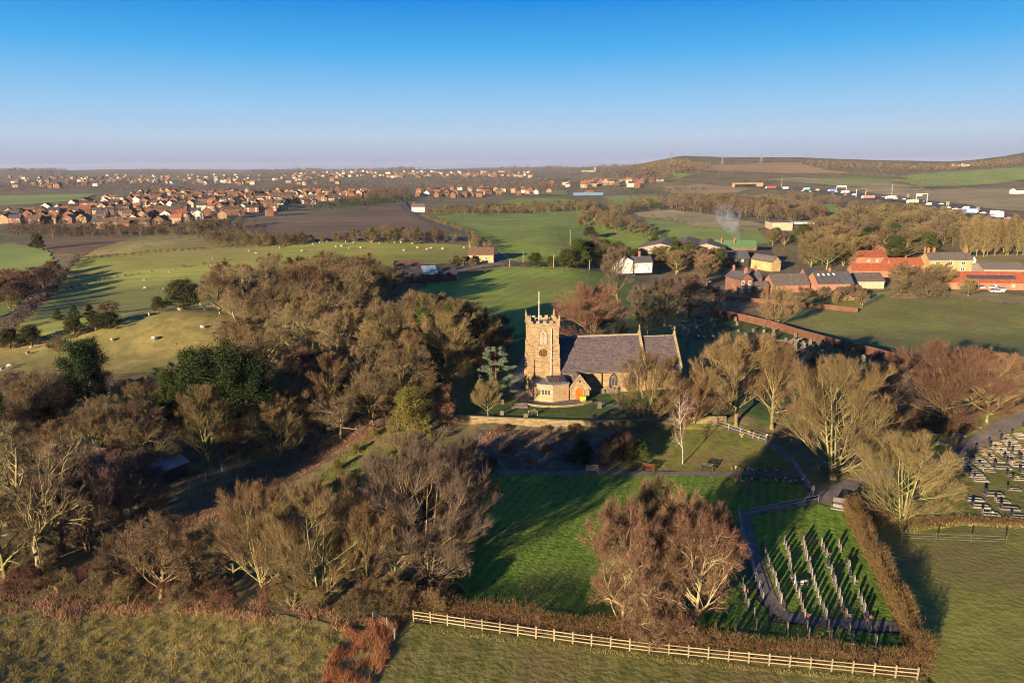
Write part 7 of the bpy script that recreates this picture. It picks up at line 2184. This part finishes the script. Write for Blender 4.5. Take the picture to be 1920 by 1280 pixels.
# far-off houses that read as one mass
def distant_houses():
    acc = {}
    r = random.Random(91)
    for _ in range(360):
        g = r.random()
        if g < 0.45: px_, py_ = r.uniform(560, 1000), r.uniform(322, 333)
        elif g < 0.75: px_, py_ = r.uniform(200, 640), r.uniform(328, 347)
        elif g < 0.9: px_, py_ = r.uniform(0, 200), r.uniform(332, 352)
        else: px_, py_ = r.uniform(1000, 1230), r.uniform(340, 352)
        x, y, z = P(px_, py_)
        s = r.uniform(0.9, 1.3)
        k = r.choice(['cream', 'white', 'brick', 'tan', 'brick']); rf = r.choice(['brown', 'slate', 'terra', 'dark'])
        a = R(r.choice([0, 10, 90, 100, -10]))
        ca, sa = math.cos(a), math.sin(a)
        def tr(p): return (x + (p[0] * ca - p[1] * sa) * s, y + (p[0] * sa + p[1] * ca) * s, z + p[2] * s)
        w = acc.setdefault(('w', k), MB()); b = len(w.v)
        for q in ((-5, -4), (5, -4), (5, 4), (-5, 4)): w.v += [tr((q[0], q[1], -1)), tr((q[0], q[1], 5))]
        w.v += [tr((-5, 0, 8)), tr((5, 0, 8))]
        w.f += [(b, b + 2, b + 3, b + 1), (b + 4, b + 6, b + 7, b + 5), (b + 2, b + 4, b + 5, b + 9, b + 3), (b + 6, b, b + 1, b + 8, b + 7)]
        t = acc.setdefault(('r', rf), MB()); b = len(t.v)
        t.v += [tr((-5.3, -4.3, 4.9)), tr((5.3, -4.3, 4.9)), tr((5.3, 0, 8.15)), tr((-5.3, 0, 8.15)), tr((-5.3, 4.3, 4.9)), tr((5.3, 4.3, 4.9))]
        t.f += [(b, b + 1, b + 2, b + 3), (b + 3, b + 2, b + 5, b + 4)]
    e = empty('distant_town')
    for (t, k), mb in acc.items():
        o = mb.build('walls' if t == 'w' else 'roofs', WM[k] if t == 'w' else RM[k], e, fix=False)
        o['kind'] = 'stuff'
    stuff(e, 'distant town houses scattered below the wooded skyline', 'town')
distant_houses()

# ---- motorway furniture and traffic
def box_part(e, name, m, *b):
    return MB().box(*b).build(name, m, e)
def vm(n, c, rough=0.4):
    return mat('vehicle_' + n, [c, tuple(min(1, q * 1.08) for q in c)], scale=2, rough=rough, coord='obj', spec=0.5)
VC = {'red': vm('red', (0.42, 0.02, 0.02)), 'white': vm('white', (0.33, 0.32, 0.30)), 'blue': vm('blue', (0.03, 0.10, 0.42)), 'cyan': vm('cyan', (0.08, 0.34, 0.50)), 'yellow': vm('yellow', (0.58, 0.40, 0.04)), 'silver': vm('silver', (0.35, 0.35, 0.36)), 'black': vm('black', (0.02, 0.02, 0.024)), 'orange': vm('orange', (0.5, 0.14, 0.03)), 'navy': vm('navy', (0.02, 0.03, 0.09))}
M_TYRE = mat('tyre', [(0.015, 0.015, 0.015), (0.025, 0.025, 0.025)], scale=5, coord='obj')
def wheels(e, xs, w, r):
    for x in xs:
        for s in (-1, 1):
            MB().tube([(x, s * (w / 2 - 0.28), r), (x, s * (w / 2 + 0.01), r)], r, 12).build('wheel', M_TYRE, e)
def lorry(px_, py_, rz, c, label, L=11.0):
    x, y, z = P(px_, py_)
    e = empty('lorry', (x, y, z + 0.1), R(rz))
    box_part(e, 'trailer', VC[c], 0, L, -1.25, 1.25, 1.15, 4.0)
    box_part(e, 'chassis', M_DARK, 0.2, L + 2.4, -1.0, 1.0, 0.6, 1.147)
    cab = MB().slab([(L + 0.4, 0.6), (L + 2.6, 0.6), (L + 2.6, 2.0), (L + 2.35, 3.2), (L + 0.9, 3.7), (L + 0.4, 3.7)], 'y', -1.2, 1.2).build('cab', VC['white' if c != 'white' else 'silver'], e)
    MB().slab([(L + 2.58, 2.0), (L + 2.64, 2.0), (L + 2.40, 3.1), (L + 2.34, 3.1)], 'y', -1.05, 1.05).build('windscreen', M_PANE, cab)
    wheels(e, (1.2, 2.4, 3.6, L - 0.4, L + 1.7), 2.4, 0.5)
    tag(e, label, 'lorry', None)
    return e
def car(px_, py_, rz, c, label, group=None, van=False, s=1.0, cat='car'):
    x, y, z = P(px_, py_)
    e = empty('van' if van else 'car', (x, y, z + 0.1), R(rz), s)
    if van:
        MB().slab([(-2.5, 0.35), (2.5, 0.35), (2.55, 1.1), (1.75, 1.35), (1.2, 2.25), (-2.5, 2.3)], 'y', -0.95, 0.95).build('body', VC[c], e)
        MB().slab([(1.78, 1.38), (1.83, 1.40), (1.30, 2.2), (1.24, 2.2)], 'y', -0.85, 0.85).build('windscreen', M_PANE, e)
    else:
        MB().slab([(-2.1, 0.3), (2.1, 0.3), (2.15, 0.7), (1.2, 0.9), (-1.7, 0.95), (-2.15, 0.85)], 'y', -0.86, 0.86).build('body', VC[c], e)
        MB().slab([(-1.75, 0.952), (1.15, 0.902), (0.45, 1.42), (-1.1, 1.45)], 'y', -0.76, 0.76).build('cabin', M_PANE, e)
        MB().slab([(-1.15, 1.43), (0.5, 1.42), (0.4, 1.50), (-1.0, 1.52)], 'y', -0.74, 0.74).build('roof_panel', VC[c], e)
    wheels(e, (-1.35, 1.35), 1.7, 0.32)
    tag(e, label, cat, group)
    return e
for a in ((1455, 354, 168, 'red', 'long red lorry left of the white one on the motorway', 14), (1478, 355.5, 168, 'white', 'tall white lorry facing the red one on the motorway', 5), (1518, 357, 165, 'cyan', 'turquoise lorry in the motorway queue', 7), (1568, 360, 162, 'blue', 'blue lorry behind the left gantry', 9),
          (1592, 363, 160, 'white', 'white lorry between the two gantries', 8), (1640, 373, 156, 'red', 'bright red lorry in the middle of the motorway', 12), (1680, 374, 156, 'white', 'white lorry right of the bright red one', 9), (1722, 382, 150, 'orange', 'orange lorry under the right gantry', 8), (1832, 402, 148, 'blue', 'deep blue lorry alone at the right of the motorway', 12), (1855, 405, -30, 'white', 'white lorry meeting the blue one', 6)):
    lorry(*a[:5], L=a[5])
MR = random.Random(9)
for i in range(26):
    px_ = 1470 + i * 17 + MR.uniform(-6, 6)
    py_ = np.interp(px_, [1440, 1540, 1600, 1660, 1720, 1780, 1850, 1920], [351, 358, 365, 372, 378, 388, 402, 416]) + MR.uniform(-2.0, 3.5)
    c = MR.choice(['white', 'silver', 'black', 'navy', 'red', 'yellow', 'white'])
    car(px_, py_, 160 - i * 0.8, c, 'small %s %s in the motorway traffic' % (c, 'van' if i % 4 == 0 else 'car'), 'small %s %ss in the motorway traffic' % (c, 'van' if i % 4 == 0 else 'car'), i % 4 == 0, cat='van' if i % 4 == 0 else 'car')
def gantry(px_, py_, rz, span, h, label, boards):
    x, y, z = P(px_, py_)
    e = empty('sign_gantry', (x, y, z), R(rz))
    for s in (0, span):
        box_part(e, 'post', M_GREYP, s - 0.3, s + 0.3, -0.3, 0.3, -1, h)
    box_part(e, 'beam', M_GREYP, -0.3, span + 0.3, -0.25, 0.25, h + 0.003, h + 0.8)
    for a, b, m in boards:
        box_part(e, 'sign_board', m, a, b, -0.4, -0.26, h - 2.0, h + 0.6)
    tag(e, label, 'gantry')
gantry(1568, 361, 8, 15, 9.0, 'pale sign gantry over the motorway, leftmost of three', [(1, 14, M_GREYP)])
gantry(1605, 369, 8, 13, 8.5, 'dark sign gantry over the motorway, middle of three', [(0.6, 12.4, M_DARK)])
gantry(1717, 380, 8, 12.5, 8.5, 'half grey sign gantry over the motorway, rightmost of three', [(0.2, 6.2, M_GREYP)])
for px_, py_, l in ((1776, 388, 'square pale road sign on the motorway verge'), (1832, 399, 'small pale road sign above the blue lorry'), (1702, 371, 'small square sign between gantries')):
    x, y, z = P(px_, py_)
    e = empty('road_sign', (x, y, z), R(5))
    for s in (-1, 1):
        box_part(e, 'post', M_GREYP, s - 0.08, s + 0.08, -0.08, 0.08, -0.5, 4.4)
    box_part(e, 'board', M_KERB, -1.6, 1.6, -0.2, -0.083, 1.6, 4.6)
    tag(e, l, 'sign')
# concrete bridge at the far end of the motorway
x, y, z = P(1392, 351)
e = empty('road_bridge', (x, y, z), R(-4))
box_part(e, 'deck', WM['tan'], -16, 34, 0, 8, 5.2, 7.2)
box_part(e, 'abutment', WM['tan'], 24, 34, 0.3, 7.7, -1, 5.197)
box_part(e, 'pier', WM['tan'], -16, -13, 0.3, 7.7, -1, 5.197)
tag(e, 'tan concrete road bridge where the motorway enters the woods', 'bridge')

# ---- poles, lamp posts, pylons
M_POLE = mat('pole_wood', [(0.20, 0.15, 0.095), (0.30, 0.23, 0.15)], scale=2, coord='obj')
def pole(px_, base, top, label, arm=True, m=None, r=0.13):
    x, y, z = P(px_, base)
    h = (base - top) / ppm(y)
    e = empty('telegraph_pole' if arm else 'lamp_post', (x, y, z))
    MB().tube([(0, 0, -0.5), (0, 0, h)], [r, r * 0.75], 8).build('pole', m or M_POLE, e)
    if arm:
        box_part(e, 'crossarm', M_DARK, -0.8, 0.8, -0.06, 0.06, h - 0.5, h - 0.36)
        for s in (-0.7, 0, 0.7):
            MB().tube([(s, 0, h - 0.36), (s, 0, h - 0.16)], 0.05, 6).build('insulator', M_GREYP, e)
    else:
        MB().bar((0, 0, h), (0.9, -0.2, h + 0.15), 0.07).build('arm', M_GREYP, e)
        box_part(e, 'lantern', M_GREYP, 0.8, 1.4, -0.32, -0.08, h + 0.06, h + 0.2)
    tag(e, label, 'pole' if arm else 'lamp post')
for a in ((1069, 459, 430, 'tall pole with crossarm in the big green field'), (1104, 429, 417, 'thin pole far across the big green field'), (1038, 503, 477, 'pale pole at the hedge left of the white cottage'), (981, 492, 470, 'pole on the lane beside the big green field'), (956, 500, 484, 'short pole at the lane bend'), (921, 486, 467, 'pole beside the stone lane cottage'), (1105, 506, 486, 'slim pole in the garden left of the white cottage')):
    pole(*a)
pole(1465, 352, 333, 'tall lamp column on the motorway, left one', False, M_GREYP, 0.2)
pole(1671, 372, 346, 'tall lamp column on the motorway, right one', False, M_GREYP, 0.2)
pole(175, 830, 790, 'street lamp by the hidden bungalow', False, M_GREYP, 0.08)
pole(1324, 547, 528, 'white-topped lamp post at the farm drive', False, M_GREYP, 0.08)
M_PYL = mat('pylon_steel', [(0.10, 0.095, 0.10), (0.14, 0.13, 0.135)], scale=2, coord='obj', rough=0.6)
def pylon(px_, base, top, label):
    x, y, z = P(px_, base)
    h = max(20, (base - top) / ppm(y))
    e = empty('pylon', (x, y, z), R(20))
    w = h * 0.10; t = 0.35
    m = MB()
    for sx in (-1, 1):
        for sy in (-1, 1):
            m.bar((sx * w, sy * w, -1), (sx * w * 0.25, sy * w * 0.25, h * 0.72), t); m.bar((sx * w * 0.25, sy * w * 0.25, h * 0.72), (0, 0, h), t * 0.8)
    m.build('legs', M_PYL, e)
    b = MB()
    n = 6
    for i in range(n):
        z0, z1 = h * 0.72 * i / n, h * 0.72 * (i + 1) / n
        a0, a1 = w * (1 - 0.75 * i / n), w * (1 - 0.75 * (i + 1) / n)
        for sy in (-1, 1):
            b.bar((-a0, sy * a0, z0), (a1, sy * a1, z1), t * 0.6); b.bar((a0, sy * a0, z0), (-a1, sy * a1, z1), t * 0.6)
    b.build('bracing', M_PYL, e)
    for f, l in ((0.66, 0.17), (0.78, 0.20), (0.90, 0.14)):
        MB().bar((-h * l, 0, h * f), (h * l, 0, h * f), t * 1.3).build('crossarm', M_PYL, e)
    tag(e, label, 'pylon')
pylon(1258, 306, 283, 'electricity pylon rising from the hilltop trees, leftmost')
pylon(1354, 308, 291, 'small electricity pylon on the hilltop, middle one')
pylon(1427, 306, 287, 'electricity pylon on the bare brown hilltop, right one')
# white factory with tower on the skyline
x, y, z = P(1112, 322)
e = empty('factory', (x, y, z), 0)
sc = y / 1330
box_part(e, 'block', WM['tin'], -20 * sc, 2 * sc, 0, 30, -5, 2.6 * sc); box_part(e, 'tower', WM['tin'], 2.0 * sc + 2, 3.6 * sc + 2, 0, 20, -5, 8.5 * sc)
tag(e, 'white factory block with slim tower on the skyline', 'factory')
# playground and blue works fence beyond the pasture
x, y, z = P(1075, 366)
e = empty('works_shed', (x, y, z), 0)
box_part(e, 'fence_panel', mat('blue_hoarding', [(0.06, 0.11, 0.18), (0.09, 0.15, 0.23)], scale=0.5, coord='obj'), 0, 42, 0, 0.4, -0.5, 3.5)
gable(e, 12, 8, 3.6, 6.0, WM['tan'], RM['terra'], 'x', off=(17, 6))
tag(e, 'long blue hoarding with an orange roof behind it', 'hoarding')
for px_, py_, L, c, l in ((1110, 345, 30, 'white', 'white industrial shed at the left of the trading estate'), (1160, 341, 16, 'tin', 'grey industrial shed in the trading estate'), (1195, 340, 18, 'white', 'white industrial shed with blue end in the trading estate'), (1225, 341, 20, 'white', 'low white shed at the right of the trading estate')):
    house(px_, py_, 0, L, 14, 5, 7, c, 'sheet', l, 'industrial_shed', 'shed')
for px_, py_, L, l in ((1790, 313, 14, 'white farm on the far right hill, left one'), (1808, 312, 14, 'pale farm on the far right hill, right one'), (1905, 364, 12, 'white bungalow alone at the right edge of the fields')):
    house(px_, py_, 10, L, 10, 4.5, 7, 'white', 'grey', l, 'hill_farm', 'house')

# parked vehicles
car(820, 512, 25, 'white', 'white van parked beside the dark workshop', None, True, cat='van')
car(790, 528, 22, 'silver', 'pale car parked in front of the dark workshop')
for i, (px_, py_) in enumerate(((1793, 533), (1806, 535), (1838, 541), (1856, 541), (1877, 545), (1868, 549))):
    car(px_, py_, -8 + 80 * (i != 5), ['white', 'silver', 'white', 'white', 'silver', 'silver'][i], '%s car parked by the long red barn, %s from the left' % (['white', 'silver', 'white', 'white', 'silver', 'silver'][i], ['first', 'second', 'third', 'fourth', 'last', 'fifth'][i]))
car(215, 872, 30, 'silver', 'silver car parked by the bungalow between the left trees')
car(262, 893, 60, 'cyan', 'turquoise car parked in the dark wood at left')

# ---- sheep
def sheep_mesh(pose):
    rng = np.random.default_rng(pose)
    m = MB()
    n = 9; k = 10
    xs = np.linspace(-0.55, 0.50, n)
    for i, x in enumerate(xs):                         # woolly barrel, rings of one continuous skin that runs on into neck and head
        t = (x + 0.55) / 1.05
        r = 0.33 * (math.sin(math.pi * (0.10 + 0.82 * t)) ** 0.55)
        for j in range(k):
            a = 2 * math.pi * j / k
            m.v.append((x, r * 0.85 * math.cos(a), 0.62 + r * math.sin(a) * (0.95 if math.sin(a) < 0 else 1.0)))
    hz = 0.18 if pose == 1 else 0.88
    for x, z, r in ((0.62, (0.62 + hz) / 2 + 0.08, 0.15), (0.74, hz + 0.04, 0.12), (0.86, hz, 0.09), (0.94, hz - 0.05, 0.05)):
        for j in range(k):
            a = 2 * math.pi * j / k
            m.v.append((x, r * 0.8 * math.cos(a), z + r * math.sin(a)))
    R_ = n + 4
    for i in range(R_ - 1):
        for j in range(k):
            m.f.append((i * k + j, i * k + (j + 1) % k, (i + 1) * k + (j + 1) % k, (i + 1) * k + j))
    m.f.append(tuple(reversed(range(k)))); m.f.append(tuple((R_ - 1) * k + j for j in range(k)))
    for x, y in ((-0.38, -0.15), (-0.38, 0.15), (0.32, -0.15), (0.32, 0.15)):
        m.tube([(x, y, 0.5), (x + 0.02, y, 0.25), (x, y, -0.02)], [0.085, 0.05, 0.04], 6)
    for s in (-1, 1):
        m.tube([(0.78, s * 0.07, hz + 0.1), (0.75, s * 0.2, hz + 0.1)], [0.04, 0.02], 5)
    me = m.mesh('sheep')
    me.materials.append(mat('fleece', [(0.30, 0.25, 0.18), (0.42, 0.36, 0.28)], scale=9, coord='obj', rand=0.12, bump=0.5))
    return me
SHEEP = [sheep_mesh(0), sheep_mesh(1)]
SR = random.Random(4)
def sheep(px_, py_, label, group):
    x, y, z = P(px_, py_)
    o = put('sheep', SHEEP[SR.random() < 0.65], None)
    o.location = (x, y, z + 0.02); o.rotation_euler = (0, 0, SR.random() * 6.283); o.scale = (0.9,) * 3
    tag(o, label, 'sheep', group)
for q in ((467, 472), (525, 466), (566, 472), (587, 459), (600, 456), (613, 454), (630, 464), (640, 463), (648, 455), (655, 467), (664, 456), (676, 466), (697, 455), (712, 457), (740, 456), (752, 456), (757, 471), (773, 458), (783, 466), (800, 469), (808, 467), (830, 468), (870, 466), (480, 477)):
    sheep(q[0], q[1], 'pale sheep grazing below the round hedgerow trees', 'sheep in the far part of the pasture')
for q in ((272, 527), (272, 542), (307, 544), (320, 512), (400, 486), (396, 500)):
    sheep(q[0], q[1], 'pale sheep scattered on the green slope above the hollies', 'sheep on the green slope')
for q in ((6, 695), (18, 689), (60, 655), (53, 665), (144, 655), (210, 640), (288, 637), (292, 638), (337, 583), (347, 579), (376, 573), (383, 581), (379, 616), (280, 592)):
    sheep(q[0], q[1], 'pale sheep on the dry hillside around the grassy mound', 'sheep on the dry hillside')

# ---- smoke drifting from the green-roofed barn
x, y, z = P(1385, 466)
sm = MB()
pl = []
for i in range(9):
    t = i / 8
    pl.append((x + 3 - t * 3 + t * t * 8, y + 8 + t * 40, z + 4 + t * 11))
sm.tube(pl, [1.6 + 0.75 * i for i in range(9)], 14)
mk = bpy.data.materials.new('smoke'); mk.use_nodes = True
t = mk.node_tree
for n in list(t.nodes):
    if n.type != 'OUTPUT_MATERIAL': t.nodes.remove(n)
vp = t.nodes.new('ShaderNodeVolumePrincipled')
vp.inputs['Color'].default_value = (0.55, 0.70, 0.95, 1)
no = t.nodes.new('ShaderNodeTexNoise'); no.inputs['Scale'].default_value = 0.22; no.inputs['Detail'].default_value = 3
tc = t.nodes.new('ShaderNodeTexCoord'); t.links.new(tc.outputs['Object'], no.inputs['Vector'])
mr = t.nodes.new('ShaderNodeMapRange'); mr.inputs['From Min'].default_value = 0.42; mr.inputs['From Max'].default_value = 0.72; mr.inputs['To Max'].default_value = 0.03
t.links.new(no.outputs['Fac'], mr.inputs['Value']); t.links.new(mr.outputs[0], vp.inputs['Density'])
t.links.new(vp.outputs[0], t.nodes['Material Output'].inputs['Volume'])
so = sm.build('smoke', mk)
stuff(so, 'thin bluish smoke drifting up behind the green-roofed barn', 'smoke')

# ---- haze
hz_m = bpy.data.materials.new('haze'); hz_m.use_nodes = True
t = hz_m.node_tree
for n in list(t.nodes):
    if n.type != 'OUTPUT_MATERIAL': t.nodes.remove(n)
vp = t.nodes.new('ShaderNodeVolumePrincipled')
vp.inputs['Color'].default_value = (0.62, 0.70, 0.90, 1)
vp.inputs['Density'].default_value = 0.00004
vp.inputs['Anisotropy'].default_value = 0.0
t.links.new(vp.outputs[0], t.nodes['Material Output'].inputs['Volume'])
hz_o = MB().box(-10800, 10800, -80, 10200, -22, 118).build('haze', hz_m)
stuff(hz_o, 'thin winter haze over the far country', 'haze')
